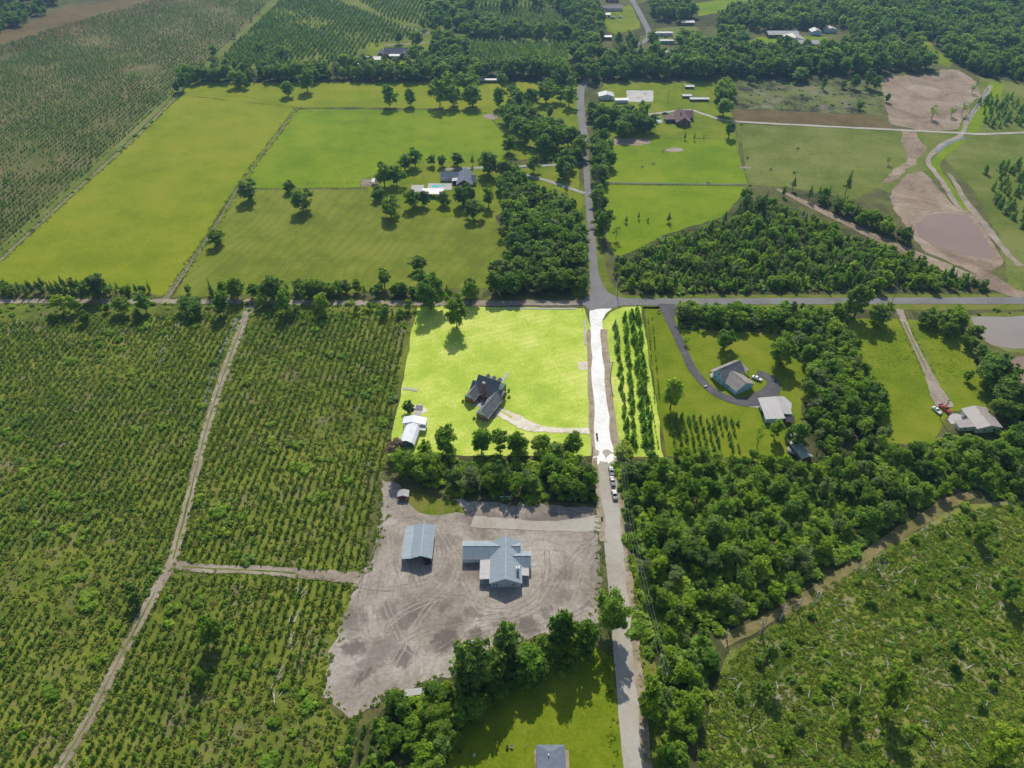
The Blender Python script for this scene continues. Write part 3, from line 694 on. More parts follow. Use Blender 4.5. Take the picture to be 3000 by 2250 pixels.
def window(root, x, y, z, w, h, face, name='window', frame=None):
    """face: 'S','N','E','W' = outward side; a frame proud of the wall and a dark pane inside it"""
    m = MB(); p = MB(); d, t = 0.06, 0.09
    def bx(mm, a0, a1, z0, z1, o0, o1):
        if face == 'S': mm.box(x + a0, x + a1, y - o1, y - o0, z + z0, z + z1)
        if face == 'N': mm.box(x + a0, x + a1, y + o0, y + o1, z + z0, z + z1)
        if face == 'E': mm.box(x + o0, x + o1, y + a0, y + a1, z + z0, z + z1)
        if face == 'W': mm.box(x - o1, x - o0, y + a0, y + a1, z + z0, z + z1)
    W, Hh = w / 2, h / 2
    bx(m, -W - t, W + t, Hh, Hh + t, 0, d); bx(m, -W - t, W + t, -Hh - t, -Hh, 0, d + .05)
    bx(m, -W - t, -W, -Hh, Hh, 0, d); bx(m, W, W + t, -Hh, Hh, 0, d); bx(m, -W, W, -.03, .03, 0, d - .01)
    o = m.build(name, frame or M['trim'], root)
    bx(p, -W, W, -Hh, Hh, 0.004, 0.022); p.build('pane', M['glass'], o)
    return o
def door(root, x, y, w, h, face, mat, z=0.0):
    m = MB(); k = MB(); W = w / 2
    if face == 'S': m.box(x - W, x + W, y - .07, y, z, z + h); k.box(x + W - .15, x + W - .08, y - .12, y - .07, z + h * .45, z + h * .5)
    if face == 'N': m.box(x - W, x + W, y, y + .07, z, z + h); k.box(x + W - .15, x + W - .08, y + .07, y + .12, z + h * .45, z + h * .5)
    if face == 'E': m.box(x, x + .07, y - W, y + W, z, z + h); k.box(x + .07, x + .12, y + W - .15, y + W - .08, z + h * .45, z + h * .5)
    if face == 'W': m.box(x - .07, x, y - W, y + W, z, z + h); k.box(x - .12, x - .07, y + W - .15, y + W - .08, z + h * .45, z + h * .5)
    o = m.build('door', mat, root); k.build('handle', M['dark'], o); return o
def post(root, x, y, z1, r=0.09, mat=None, z0=0.0):
    return MB().box(x - r, x + r, y - r, y + r, z0, z1).build('post', mat or M['trim'], root)
def slabpart(root, x0, x1, y0, y1, z, mat, name='slab', z0=0.0):
    return MB().box(x0, x1, y0, y1, z0, z).build(name, mat, root)
def shed_roof(root, pts, th, mat, name='roof'):
    return MB().slab(pts, th).build(name, mat, root)

# --- red brick house with twin rear wings, in the bright lot
h = empty('brick_house', (-10, 246, 0), math.radians(-27.5), 'red brick house with twin rear wings and tall chimney on the bright lawn', 'house')
gable_block(h, -7.3, 3.3, -1.0, 9.6, 3.0, 8.3, 'x', M['brick'], M['sh_grey'], 0.35, gm=M['teal'])
gable_block(h, 3.3, 5.4, -0.5, 5.0, 2.95, 5.6, 'x', M['brick'], M['sh_grey'], 0.3, gm=M['teal'])
gable_block(h, -9.3, -7.3, -0.4, 5.4, 2.95, 5.7, 'x', M['brick'], M['sh_grey'], 0.3, gm=M['teal'])
gable_block(h, -9.1, -4.5, -5.6, 1.5, 2.8, 5.3, 'y', M['brick'], M['sh_grey'], 0.4, gm=M['teal'])
gable_roof(h, 0.8, 6.3, -12.9, 0.0, 2.8, 5.7, 'y', M['sh_grey'], 0.4)
gw = MB().box(0.8, 6.3, -12.8, -8.8, 0, 2.85).box(0.8, 3.6, -8.8, -1.2, 0, 2.8); gw.build('wall', M['brick'], h)
MB().poly([(0.8, -12.84, 2.85), (6.3, -12.84, 2.85), (3.55, -12.84, 5.65)]).build('gable', M['teal'], h); MB().poly([(6.3, -0.05, 2.8), (0.8, -0.05, 2.8), (3.55, -0.05, 5.65)]).build('gable', M['teal'], h)
slabpart(h, 3.6, 8.4, -9.0, -1.8, 0.16, M['concrete_grey'], 'carport_floor')
for yy in (-5.6, -2.2): post(h, 6.2, yy, 2.75, 0.18, M['brick'])
for xx in (-7.3, 3.3):  pass
ch = MB().box(-2.3, -1.1, -2.0, -1.05, 0, 6.5).box(-2.15, -1.25, -1.9, -1.1, 6.5, 10.2).build('chimney', M['brick'], h)
MB().box(-2.35, -1.05, -2.05, -0.95, 10.2, 10.36).build('cap', M['concrete'], ch)
MB().tube((-1.7, -1.5, 10.36), (-1.7, -1.5, 10.8), 0.25, 0.25, 8).build('flue', M['white'], ch)
for dx in (-4.9, -1.9, 1.0):
    dm = MB().box(dx - .8, dx + .8, 5.6, 8.0, 4.0, 6.3).build('dormer', M['teal'], h)
    rr = MB(); rr.slab([(dx - 1.1, 4.8, 6.0), (dx, 4.8, 7.2), (dx, 8.35, 7.2), (dx - 1.1, 8.35, 6.0)], .12); rr.slab([(dx, 4.8, 7.2), (dx + 1.1, 4.8, 6.0), (dx + 1.1, 8.35, 6.0), (dx, 8.35, 7.2)], .12)
    rr.build('roof', M['sh_grey'], dm)
    MB().box(dx - .4, dx + .4, 8.0, 8.05, 4.7, 6.0).build('window', M['glass'], dm)
window(h, 3.3, 4.9, 5.4, 0.5, 1.1, 'E')
window(h, 2.3, -12.8, 1.7, 0.8, 1.3, 'S'); window(h, 4.7, -12.8, 1.7, 0.8, 1.3, 'S')
window(h, -3.7, -1.0, 1.6, 0.9, 1.3, 'S'); window(h, -0.4, -1.0, 1.6, 0.9, 1.3, 'S'); window(h, -4.5, -3.6, 1.6, 0.9, 1.2, 'E')
window(h, -7.6, -5.6, 1.6, 0.8, 1.2, 'S'); window(h, 5.4, 1.4, 1.6, 0.8, 1.3, 'E'); window(h, 3.3, 7.6, 1.6, 0.9, 1.3, 'E')
door(h, 0.5, -1.0, 0.95, 2.1, 'S', M['white'])
for (x, y) in ((-9.15, -5.68), (-4.42, -5.68), (0.72, -12.9), (6.38, -12.9), (5.48, -0.58), (3.55, -12.92)):
    MB().tube((x, y, 0), (x, y, 2.8), 0.07, 0.07, 6).build('downspout', M['trim'], h)
MB().box(3.2, 4.0, -13.7, -13.1, 0, 0.85).build('heat_pump', M['concrete'], h)
slabpart(h, -4.4, 0.7, -6.4, -1.1, 0.14, M['concrete'], 'patio')
slabpart(h, -1.8, -0.5, 9.9, 20.4, 0.2, M['concrete'], 'front_walk')
rot = Matrix.Rotation(math.radians(-27.5), 4, 'Z')
def bh(x, y, z=0):
    v = rot @ Vector((x, y, z)); return (v.x - 10, v.y + 246, z)
def patio_chair(loc, rz, label):
    r = empty('patio_chair', loc, rz, label, 'chair', 'dark chairs on the patio between the brick wings')
    MB().box(-.28, .28, -.28, .28, .38, .46).build('seat', M['dark'], r)
    MB().box(-.28, .28, .24, .30, .46, .95).build('backrest', M['dark'], r)
    for sx in (-.25, .25):
        for sy in (-.25, .25): MB().box(sx - .025, sx + .025, sy - .025, sy + .025, 0, .38).build('leg', M['dark'], r)
patio_chair(bh(-3.0, -3.6, .14), 0.4, 'dark patio chair nearest the left brick wing')
patio_chair(bh(-1.6, -4.2, .14), 2.0, 'dark patio chair in the middle of the brick house patio')
patio_chair(bh(-0.4, -2.6, .14), -0.8, 'dark patio chair by the chimney of the brick house')
gr = empty('barbecue_grill', bh(-0.6, -4.6, .14), 0.3, 'black barbecue grill on the patio between the brick wings', 'grill')
MB().box(-.5, .5, -.3, .3, .75, 1.0).build('firebox', M['dark'], gr); MB().dome((0, 0, 1.0), .5, .3, .3, 10, 6).build('lid', M['dark'], gr)
for sx in (-.42, .42): MB().box(sx - .04, sx + .04, -.26, .26, 0, .75).build('leg', M['dark'], gr)

# --- white arched barn and its open shelter
q = empty('arched_barn', (-42.5, 221.6, 0), math.radians(-9), 'white metal barn with arched roof at the lower left of the bright lawn', 'barn')
hw, hl = 3.15, 5.2
prof = [(-hw, 0), (-hw, 2.2), (-2.1, 3.3), (0, 4.1), (2.1, 3.3), (hw, 2.2), (hw, 0)]
M['endwall'] = plain('dark_blue_wall', (0.10, 0.15, 0.2), 0.6, 0.2)
for yy, rev in ((-hl + .08, False), (hl - .08, True)):
    pts = [(x, yy, z) for x, z in prof]; MB().poly(pts if rev else pts[::-1]).build('end_wall', M['endwall'], q)
MB().box(-hw, -hw + .08, -hl, hl, 0, 2.2).build('side_wall', M['whitesiding'], q); MB().box(hw - .08, hw, -hl, hl, 0, 2.2).build('side_wall', M['whitesiding'], q)
m = MB()
for i in range(1, 5):
    (xa, za), (xb, zb) = prof[i], prof[i + 1]
    m.slab([(xa * 1.04, -hl - .25, za + .08), (xb * 1.04, -hl - .25, zb + .08), (xb * 1.04, hl + .25, zb + .08), (xa * 1.04, hl + .25, za + .08)], .08)
m.build('roof', M['mr_barn'], q)
window(q, -0.6, -hl + .08, 2.3, 0.9, 0.9, 'S')
s = empty('open_shelter', (-41.2, 229.3, 0), math.radians(-4), 'open shelter with low white gable roof behind the arched barn', 'shelter')
gable_roof(s, -4.8, 4.9, -2.0, 2.0, 3.0, 4.2, 'y', M['mr_barn'], 0.15, 0.1, ridge=-0.6)
for xx in (-4.6, 0, 4.7):
    for yy in (-1.9, 1.9): post(s, xx, yy, 3.0, 0.08, M['wood'])
slabpart(s, -4.8, 4.9, -2.0, 2.0, 0.17, M['concrete'], 'floor')
s = empty('lean_to', (-37.4, 226.2, 0), math.radians(-9), 'flat white lean-to roof beside the arched barn', 'shelter')
shed_roof(s, [(-1.3, -1.7, 2.2), (1.3, -1.7, 1.9), (1.3, 1.2, 2.2), (-1.3, 1.2, 2.5)], .1, M['mr_white_x'])
for xx in (-1.2, 1.2):
    for yy in (-1.6, 1.1): post(s, xx, yy, 2.0, 0.06, M['wood'])
sheet('concrete_pad', [proj(-42.6, 231.6)[:2], proj(-39.3, 231.2)[:2], proj(-39.2, 237.9)[:2], proj(-42.2, 238.2)[:2]], 0.16, M['concrete'], 0.08)

# --- grey metal house on the sand lot
h = empty('grey_house', (0, 0, 0), 0, 'grey metal roofed house with carport wing standing on the pale sand lot', 'house')
gable_block(h, -7.3, 3.0, 149.0, 166.0, 3.2, 5.7, 'y', M['greysiding'], M['mr_blue_y'], 0.4, cap=M['greysiding'])
gable_block(h, -17.0, -7.3, 159.3, 166.3, 2.95, 4.9, 'x', M['whitesiding'], M['mr_blue_x'], 0.4, gm=M['greysiding'], cap=M['greysiding'])
gable_block(h, 3.0, 6.2, 155.7, 161.8, 2.95, 4.7, 'x', M['greysiding'], M['mr_blue_x'], 0.35, cap=M['greysiding'])
gable_roof(h, -7.4, 3.0, 159.3, 166.3, 2.95, 4.9, 'x', M['mr_blue_x'], 0.0, 0.13, name='cross_roof', fascia=False)
gable_roof(h, -1.5, 3.2, 155.7, 161.8, 2.95, 4.7, 'x', M['mr_blue_x'], 0.0, 0.135, name='cross_roof', fascia=False)
for xx in (-15.2, -10.6): MB().box(xx - 1.9, xx + 1.9, 159.22, 159.29, 0.0, 2.5).build('garage_door', M['white'], h)
shed_roof(h, [(-11.2, 150.5, 2.75), (-7.5, 150.5, 3.05), (-7.5, 158.6, 3.05), (-11.2, 158.6, 2.75)], .12, M['mr_pale_y'], 'porch_roof')
for yy in (150.8, 154.5, 158.4): post(h, -11.0, yy, 2.65, .09)
slabpart(h, -11.2, -7.3, 150.4, 158.8, 0.2, M['concrete'], 'porch_floor')
shed_roof(h, [(3.35, 152.0, 2.95), (5.9, 152.0, 2.7), (5.9, 155.2, 2.7), (3.35, 155.2, 2.95)], .12, M['mr_pale_y'], 'porch_roof')
slabpart(h, 3.0, 6.0, 151.9, 155.6, 0.2, M['concrete'], 'porch_floor')
for yy in (152.2,): post(h, 5.75, yy, 2.6, .09)
for xx in (-6.2, -5.3): window(h, xx, 149.0, 2.0, 0.55, 0.95, 'S')
window(h, 0.6, 149.0, 2.0, 0.6, 0.95, 'S')
door(h, 6.2, 158.5, 1.0, 2.1, 'E', M['white']); window(h, -7.3, 153.5, 1.7, 1.0, 1.3, 'W'); window(h, 3.0, 164.0, 1.7, 0.9, 1.2, 'E')
ch = MB().box(1.5, 2.5, 152.6, 153.5, 3.4, 6.1).build('chimney', M['greysiding'], h)
MB().box(1.4, 2.6, 152.5, 153.6, 6.1, 6.2).build('cap', M['trim'], ch); MB().tube((2, 153.05, 6.2), (2, 153.05, 6.75), .14, .14, 8).build('flue', M['rust'], ch)
slabpart(h, 6.4, 8.3, 157.8, 159.2, 0.17, M['concrete'], 'step')

# --- open grey barn
b = empty('open_barn', (0, 0, 0), 0, 'open fronted barn with blue grey metal roof left of the grey house', 'barn')
gable_roof(b, -35.6, -28.4, 158.9, 172.9, 3.4, 4.9, 'y', M['mr_blue_y'], 0.25, 0.12, ridge=-32.0, cap=M['greysiding'])
shed_roof(b, [(-39.0, 158.65, 3.05), (-35.6, 158.65, 3.42), (-35.6, 173.15, 3.42), (-39.0, 173.15, 3.05)], .1, M['mr_blue_y'])
MB().box(-28.5, -28.4, 159, 172.8, 0, 3.4).box(-38.8, -28.4, 172.7, 172.8, 0, 3.2).box(-38.9, -38.8, 163, 172.8, 0, 3.0).build('wall', M['greysiding'], b)
for xx in (-38.8, -35.6, -32.0, -28.5): post(b, xx, 159.1, 3.3, .1, M['wood'])
for yy in (163.5, 168): post(b, -35.6, yy, 3.4, .1, M['wood'])
tr = empty('red_tractor', (-30.6, 161.5, 0), 0.2, 'small red tractor parked inside the open barn', 'tractor')
RED = plain('red_enamel', (0.38, 0.025, 0.03), 0.35, 0.25, 2, 0.5)
MB().box(-.45, .45, -1.9, 0.1, .75, 1.4).build('bonnet', RED, tr); MB().box(-.5, .5, .1, 1.2, .6, 1.1).build('body', RED, tr)
MB().box(-.75, .75, -.1, 1.3, 2.3, 2.4).build('canopy', RED, tr)
for sx in (-.65, .65):
    MB().tube((sx, .9, 1.0), (sx, .9, 2.3), .04, .04, 6).build('canopy_post', M['dark'], tr)
    MB().tube((sx * 1.1 - .15, .8, .75), (sx * 1.1 + .15, .8, .75), .75, .75, 14).build('wheel', M['tyre'], tr)
    MB().tube((sx - .1, -1.5, .4), (sx + .1, -1.5, .4), .4, .4, 12).build('wheel', M['tyre'], tr)
MB().tube((0, -1.9, .5), (0, -2.9, .5), .12, .12, 6).box(-.9, .9, -3.1, -2.9, .15, .75).build('front_loader', M['dark'], tr)

# --- tan roofed blue house right of the intersection
h = empty('blue_house', (98, 257, 0), math.radians(30), 'blue sided house with tan roof inside the looping asphalt drive', 'house')
gable_block(h, -3.3, 9.0, 0.3, 6.8, 3.6, 6.9, 'x', M['teal_blue'], M['sh_tan'], 0.4, ridge=3.9)
gable_block(h, -2.7, 7.5, -7.7, 1.4, 2.7, 5.3, 'y', M['teal_blue'], M['sh_tan'], 0.35, ridge=2.3)
shed_roof(h, [(-3.7, 6.9, 3.75), (9.3, 6.9, 3.75), (9.3, 9.0, 2.7), (-3.7, 9.0, 2.7)], .12, M['sh_tan'], 'porch_roof')
m = MB(); m.slab([(9.3, 0.4, 2.8), (12.8, 0.2, 2.6), (12.8, 8.9, 2.6), (9.3, 6.9, 4.2)], .12); m.slab([(9.3, 6.9, 4.2), (12.8, 8.9, 2.6), (9.3, 9.0, 2.7)], .12); m.build('side_porch_roof', M['sh_tan'], h)
for (x, y) in ((-3.4, 8.8), (1, 8.8), (5, 8.8), (9, 8.8), (12.6, 0.5), (12.6, 4.5), (12.6, 8.6)): post(h, x, y, 2.65, .08, M['wood'])
slabpart(h, -3.5, 12.8, 6.8, 9.0, 0.2, M['concrete'], 'porch_floor')
for (x, y, z) in ((-3.3, 2.2, 1.6), (-3.3, 4.9, 1.6), (-3.3, 3.6, 4.6)): window(h, x, y, z, 0.7, 1.0, 'W')
for y in (-2.0, -3.0): window(h, -2.7, y, 1.6, 0.6, 1.0, 'W')
window(h, 5.2, -7.7, 1.6, 0.8, 0.9, 'S'); window(h, 7.5, -4.0, 1.6, 0.9, 1.1, 'E'); door(h, 7.5, -1.0, .95, 2.1, 'E', M['white'])
MB().tube((11.7, 3.4, 2.6), (11.7, 3.4, 3.4), .05, .05, 6).dome((11.7, 3.3, 3.5), .45, .18, .4, 12, 6).build('satellite_dish', M['white'], h)
sp = empty('propane_tank', (*g(1524, 836 + 0), 0), 0.6, 'small white tank in the shade beside the blue house', 'tank')
MB().dome((0, 0, .55), .9, .4, .42, 12, 6).build('tank', M['white'], sp); MB().box(-.6, -.45, -.2, .2, 0, .4).box(.45, .6, -.2, .2, 0, .4).build('leg', M['concrete_grey'], sp)

# --- white metal garage beside it
b = empty('metal_garage', (0, 0, 0), 0, 'white flat roofed metal garage at the end of the asphalt drive', 'garage')
MB().box(108.4, 115.6, 231.0, 242.9, 0, 2.9).box(115.6, 120.0, 234.0, 242.5, 0, 2.6).build('wall', M['teal'], b)
shed_roof(b, [(107.6, 230.2, 3.05), (115.9, 230.4, 3.35), (115.9, 244.6, 3.35), (107.6, 243.8, 3.05)], .12, M['mr_pale_x'])
shed_roof(b, [(115.95, 233.4, 3.3), (119.0, 233.4, 2.95), (121.5, 240.2, 2.95), (119.5, 244.9, 3.0), (115.95, 244.6, 3.3)], .12, M['mr_pale_x'])
MB().box(108.3, 108.4, 235, 238, 0, 2.4).build('roller_door', M['dark'], b); MB().box(108.3, 108.4, 239, 241.5, 0, 2.4).build('roller_door', M['white'], b)
shed_roof(b, [(116.2, 229.4, 2.2), (120.2, 229.4, 2.0), (120.6, 233.3, 2.2), (116.2, 233.3, 2.5)], .1, M['dark'], 'lean_to_roof')
for x, y in ((116.4, 229.6), (120.0, 229.6)): post(b, x, y, 2.1, .07, M['wood'])
post(b, 107.9, 243.3, 3.0, .08); post(b, 107.9, 230.6, 3.0, .08)
sheet_w('concrete_pad', [(103.8, 241.2), (108.2, 240.5), (108.2, 244.2), (103.6, 243.8)], 0.15, M['concrete'], 0.05)
t = empty('picnic_table', (114.6, 228.9, 0), 0.1, 'weathered picnic table below the white metal garage', 'table')
MB().box(-1.1, 1.1, -.4, .4, .7, .76).build('top', M['palewood'], t)
for sy in (-.75, .75): MB().box(-1.1, 1.1, sy - .14, sy + .14, .4, .45).build('bench', M['palewood'], t)
for sx in (-.8, .8): MB().tube((sx, -.6, 0), (sx, .2, .7), .05, .05, 4).tube((sx, .6, 0), (sx, -.2, .7), .05, .05, 4).build('leg', M['wood'], t)

# --- tan metal roofed house by the ponds
h = empty('tan_house', (199.6, 231, 0), math.radians(4), 'low house with tan metal roof at the end of the sand drive', 'house')
gable_block(h, -5.1, 5.3, -5.8, 6.0, 2.9, 4.3, 'y', M['whitesiding'], M['mr_tan_y'], 0.4)
MB().box(-11.6, -5.1, -4.2, -0.6, 0, 2.5).build('wall', M['whitesiding'], h)
shed_roof(h, [(-12.2, -4.7, 2.55), (-5.2, -4.7, 2.8), (-5.2, -0.1, 2.8), (-12.2, -0.1, 2.55)], .12, M['mr_tan_y'])
MB().slab([(-12.4, 0.0, .3), (-12.6, 2.6, .3), (-9.5, 6.2, .3), (-6.5, 6.2, .3), (-5.1, 5.0, .3), (-5.1, 0, .3)], .3).build('terrace', M['concrete'], h)
window(h, -5.1, 2.5, 1.6, 1.4, 1.2, 'W'); door(h, -5.1, 4.4, .95, 2.1, 'W', M['white']); window(h, -1.5, -5.8, 1.6, 1.0, 1.1, 'S'); window(h, 2.5, -5.8, 1.6, 1.0, 1.1, 'S'); window(h, -9, -4.2, 1.5, 1.0, 1.0, 'S')
MB().box(-6.0, -5.25, 3.0, 3.8, .3, 1.15).build('heat_pump', M['concrete'], h)
MB().tube((-0.6, 1, 4.3), (-0.6, 1, 5.0), .07, .07, 6).build('vent_pipe', M['dark'], h)

# --- ranch house with a pool left of the road
h = empty('ranch_house', (-31, 462, 0), 0, 'long ranch house with slate roof and brick gable beside the pool', 'house')
gable_block(h, -4.8, 4.6, -8.6, 8.6, 2.9, 6.0, 'y', M['brick_dark'], M['sh_blue'], 0.5)
gable_block(h, -16.0, -4.8, 1.8, 9.3, 2.9, 5.0, 'x', M['whitesiding'], M['sh_blue'], 0.45)
gable_block(h, 4.6, 7.0, -4.0, 3.0, 2.85, 5.0, 'x', M['whitesiding'], M['sh_blue'], 0.4)
shed_roof(h, [(-8.6, -3.4, 2.5), (-4.9, -3.4, 2.9), (-4.9, 1.2, 2.9), (-8.6, 1.2, 2.5)], .12, M['mr_pale_y'], 'porch_roof')
for xx in (-14.6, -11.6): MB().box(xx - 1.3, xx + 1.3, 1.7, 1.79, 0, 2.3).build('garage_door', M['white'], h)
window(h, -2.4, -8.6, 1.6, 1.0, 1.2, 'S'); window(h, 2.2, -8.6, 1.6, 1.0, 1.2, 'S'); window(h, 7.0, -1.0, 1.6, 1.0, 1.2, 'E')
for (x, y) in ((-8.4, -3.2), (-8.4, 1.0)): post(h, x, y, 2.45)
p = empty('swimming_pool', (-48, 455, 0), 0, 'turquoise lap pool set in pale concrete beside the ranch house', 'pool')
MB().box(-7.3, 8.7, -4.2, 5.3, 0.02, 0.2).build('deck', M['concrete'], p)
MB().poly([(-4.6, 2.7, .22), (-4.3, -0.5, .22), (-1.2, -0.9, .22), (0.6, .9, .22), (4.2, 1.7, .22), (4.2, 2.7, .22)]).build('water', M['pool'], p)
b = empty('pool_pavilion', (-50.6, 443, 0), 0, 'white roofed pavilion on the near side of the ranch house pool', 'shelter')
shed_roof(b, [(-7.2, -3.7, 2.9), (6.0, -3.7, 2.9), (7.0, 3.7, 3.3), (-7.2, 3.7, 3.3)], .14, M['mr_white_x'])
MB().box(-6.6, -1.0, 1.0, 3.2, 0, 2.9).box(-6.6, -6.5, -3.2, 3.2, 0, 2.85).build('wall', M['dark'], b)
for xx in (-6.8, -2, 2, 5.6): post(b, xx, -3.5, 2.9, .1)
sheet_w('concrete_pad', [(-66, 448), (-57.8, 447.6), (-57.8, 458), (-66, 458)], 0.15, M['concrete'], 0.05)
b = empty('garden_shed', (*g(906, 424), 0), 0.1, 'small white shed among the trees below the ranch house', 'shed')
gable_block(b, -2, 2, -1.8, 1.8, 2.2, 3.0, 'x', M['whitesiding'], M['mr_white_x'], .2); door(b, 0, -1.8, .9, 1.9, 'S', M['dark'])
b = empty('corral', (*g(801, 395), 0), 0.05, 'pale railed corral left of the ranch house trees', 'corral')
for (x0, y0, x1, y1) in ((-6, -5, 6, -5), (6, -5, 6, 5), (6, 5, -6, 5), (-6, 5, -6, -5)):
    n = 5
    for i in range(n): MB().box(-.1, .1, -.1, .1, 0, 1.5).build('post', M['palewood'], b, (x0 + (x1 - x0) * i / n, y0 + (y1 - y0) * i / n, 0))
    for z in (.6, 1.2): MB().tube((x0, y0, z), (x1, y1, z), .07, .07, 4).build('rail', M['palewood'], b)
MB().slab([(1, -4, 2.6), (5.5, -4, 2.4), (5.5, 1, 2.6), (1, 1, 2.8)], .1).build('shelter_roof', M['mr_pale_x'], b)
for (x, y) in ((1.2, -3.8), (5.3, -3.8), (1.2, .8), (5.3, .8)): post(b, x, y, 2.5, .08, M['wood'])
sheet_w('corral_floor', [(b.location.x - 6, b.location.y - 5), (b.location.x + 6, b.location.y - 5), (b.location.x + 6, b.location.y + 5), (b.location.x - 6, b.location.y + 5)], .14, M['tan'], .2)

# --- maroon roofed brick house, pool, white workshop
h = empty('maroon_house', (130.5, 568, 0), 0, 'dark brick house with maroon roof beyond the right hand pasture', 'house')
gable_block(h, -5.2, 5.0, -9.5, 10.0, 3.0, 6.4, 'y', M['brick_dark'], M['sh_maroon'], .45)
gable_block(h, 3.0, 9.2, 0.5, 13.5, 3.0, 5.6, 'x', M['brick_dark'], M['sh_maroon'], .45)
shed_roof(h, [(-13, -3.6, 2.6), (-5.2, -3.6, 3.0), (-5.2, 6, 3.0), (-13, 6, 2.6)], .14, M['sh_maroon'], 'porch_roof')
for (x, y) in ((-12.8, -3.4), (-9, -3.4), (-12.8, 5.6)): post(h, x, y, 2.6)
slabpart(h, -13, -5.2, -3.8, 6, .2, M['wood'], 'porch_floor')
window(h, -2.4, -9.5, 1.8, 1.1, 1.4, 'S'); window(h, 2.4, -9.5, 1.8, 1.1, 1.4, 'S'); window(h, 5.0, -5, 1.8, 1.1, 1.4, 'E'); door(h, -5.2, 1, 1, 2.1, 'W', M['white'])
MB().box(-1.9, -1.1, -2, -1.2, 5, 7.4).build('chimney', M['brick_dark'], h)
p = empty('swimming_pool', (112.4, 571, 0), 0, 'pale rectangular pool beside the maroon roofed house', 'pool')
MB().box(-3, 3, -6.6, 6.8, .02, .2).build('deck', M['concrete'], p); MB().box(-1.9, 1.7, -3.5, 5.0, .2, .22).build('water', waterm('pale_pool_water', (.35, .6, .55), .05), p)
b = empty('workshop', (77, 617, 0), 0.03, 'white gabled workshop with a low side wing by the concrete slab', 'workshop')
gable_block(b, -6, 6, -4.2, 4.5, 3, 4.6, 'y', M['whitesiding'], M['mr_white_y'], .3)
MB().box(6, 16.4, -12, -8.2, 0, 2.6).build('wall', M['whitesiding'], b); shed_roof(b, [(5.8, -12.4, 2.7), (16.8, -12.4, 2.7), (16.8, -7.8, 3), (5.8, -7.8, 3)], .12, M['mr_white_x'])
MB().box(-2.4, 1.0, -4.3, -4.21, 0, 2.5).build('roller_door', M['greysiding'], b); window(b, 3.2, -4.2, 1.6, 1, 1, 'S')
sl = sheet_w('concrete_foundation', [(95.6, 634.6), (118.7, 634.6), (116.5, 621), (114.5, 609), (104, 608), (94, 609)], .2, earth('stained_slab', (.5, .48, .45), (.28, .21, .17), (.58, .56, .54), .16), .2)

# --- house at the bottom edge
h = empty('slate_house', (11, 85, 0), 0, 'low house with slate blue hip roof cut off by the bottom edge', 'house')
MB().box(-3.7, 3.7, -9, 9.2, 0, 2.7).build('wall', M['brick'], h)
m = MB(); e = [(-4.1, -9.6, 2.75), (4.1, -9.6, 2.75), (4.1, 9.8, 2.75), (-4.1, 9.8, 2.75)]; r0, r1 = (0, -5, 4.1), (0, 7.2, 4.1)
for q4 in ([e[0], r0, r1, e[3]][::-1], [e[1], e[2], r1, r0], [e[2], e[3], r1], [e[0], e[1], r0]): m.slab(q4, .08)
m.build('roof', M['sh_blue'], h)
MB().tube((-.7, 6.3, 3.9), (-.7, 6.3, 4.6), .2, .2, 8).build('vent', M['white'], h)
MB().box(-4.6, -4.15, -9, 9.6, 0, .13).box(4.15, 5.3, -9, 9.4, 0, .13).build('flower_bed', M['shoulder'], h)
window(h, -3.7, 4, 1.5, 1, 1.1, 'W'); window(h, 3.7, 4, 1.5, 1, 1.1, 'E'); window(h, 0, 9.2, 1.5, 1.2, 1.1, 'N')

# --- small sheds and far houses
def small_house(name, px, py, w, d, ze, zr, axis, wm, rm, label, cat='house', rz=0.0, wins=True, oh=.35):
    x, y = g(px, py)
    o = empty(name, (x, y, 0), rz, label, cat)
    gable_block(o, -w / 2, w / 2, -d / 2, d / 2, ze, zr, axis, M[wm], M[rm], oh)
    if wins:
        door(o, -w * .1, -d / 2, .95, 2.05, 'S', M['dark'])
        for fx in (-.32, .22): window(o, w * fx, -d / 2, ze * .55, 1.0, 1.1, 'S')
        window(o, w / 2, 0, ze * .55, 1, 1.1, 'E')
    return o
o = small_house('tin_shed', 872, 1073, 3.6, 2.6, 1.9, 2.5, 'y', 'wood', 'mr_pale_y', 'little white and rust red tin shed at the top of the sand lot', 'shed', wins=False)
MB().slab([(-2.0, -2.6, 1.5), (2.0, -2.6, 1.5), (2.0, -1.4, 2.0), (-2.0, -1.4, 2.0)], .06).build('rusty_awning', M['rust'], o)
o = small_house('narrow_shed', 1722, 972, 4.4, 13, 2.4, 3.1, 'y', 'wood', 'mr_green', 'long pale green roofed shed half hidden under trees', 'shed', math.radians(14), wins=False)
o = small_house('far_house', 862, 119, 26, 14, 3, 6.5, 'x', 'brick_dark', 'sh_dark', 'dark roofed house beside the round pool far up the picture')
gable_block(o, -19, -13, -9, 2, 2.8, 5, 'y', M['brick_dark'], M['sh_dark'], .4); gable_block(o, 2, 9, -11, 0, 2.8, 5.4, 'y', M['brick_dark'], M['sh_dark'], .4)
shed_roof(o, [(-8, -12, 2.7), (2, -12, 2.7), (2, -7.2, 3.2), (-8, -7.2, 3.2)], .14, M['mr_pale_x'], 'porch_roof')
p = empty('round_pool', (*g(880, 124), 0), 0, 'round blue above ground pool by the far dark roofed house', 'pool')
MB().tube((0, 0, 0), (0, 0, 1.1), 5, 5, 24).build('wall', M['white'], p); MB().tube((0, 0, 1.1), (0, 0, 1.14), 4.6, 4.6, 24).build('water', waterm('blue_pool_water', (.02, .3, .5), .05), p)
sheet('yard_lawn', [(790, 95), (925, 92), (930, 140), (880, 148), (800, 140)], .09, M['lawn'], 1)
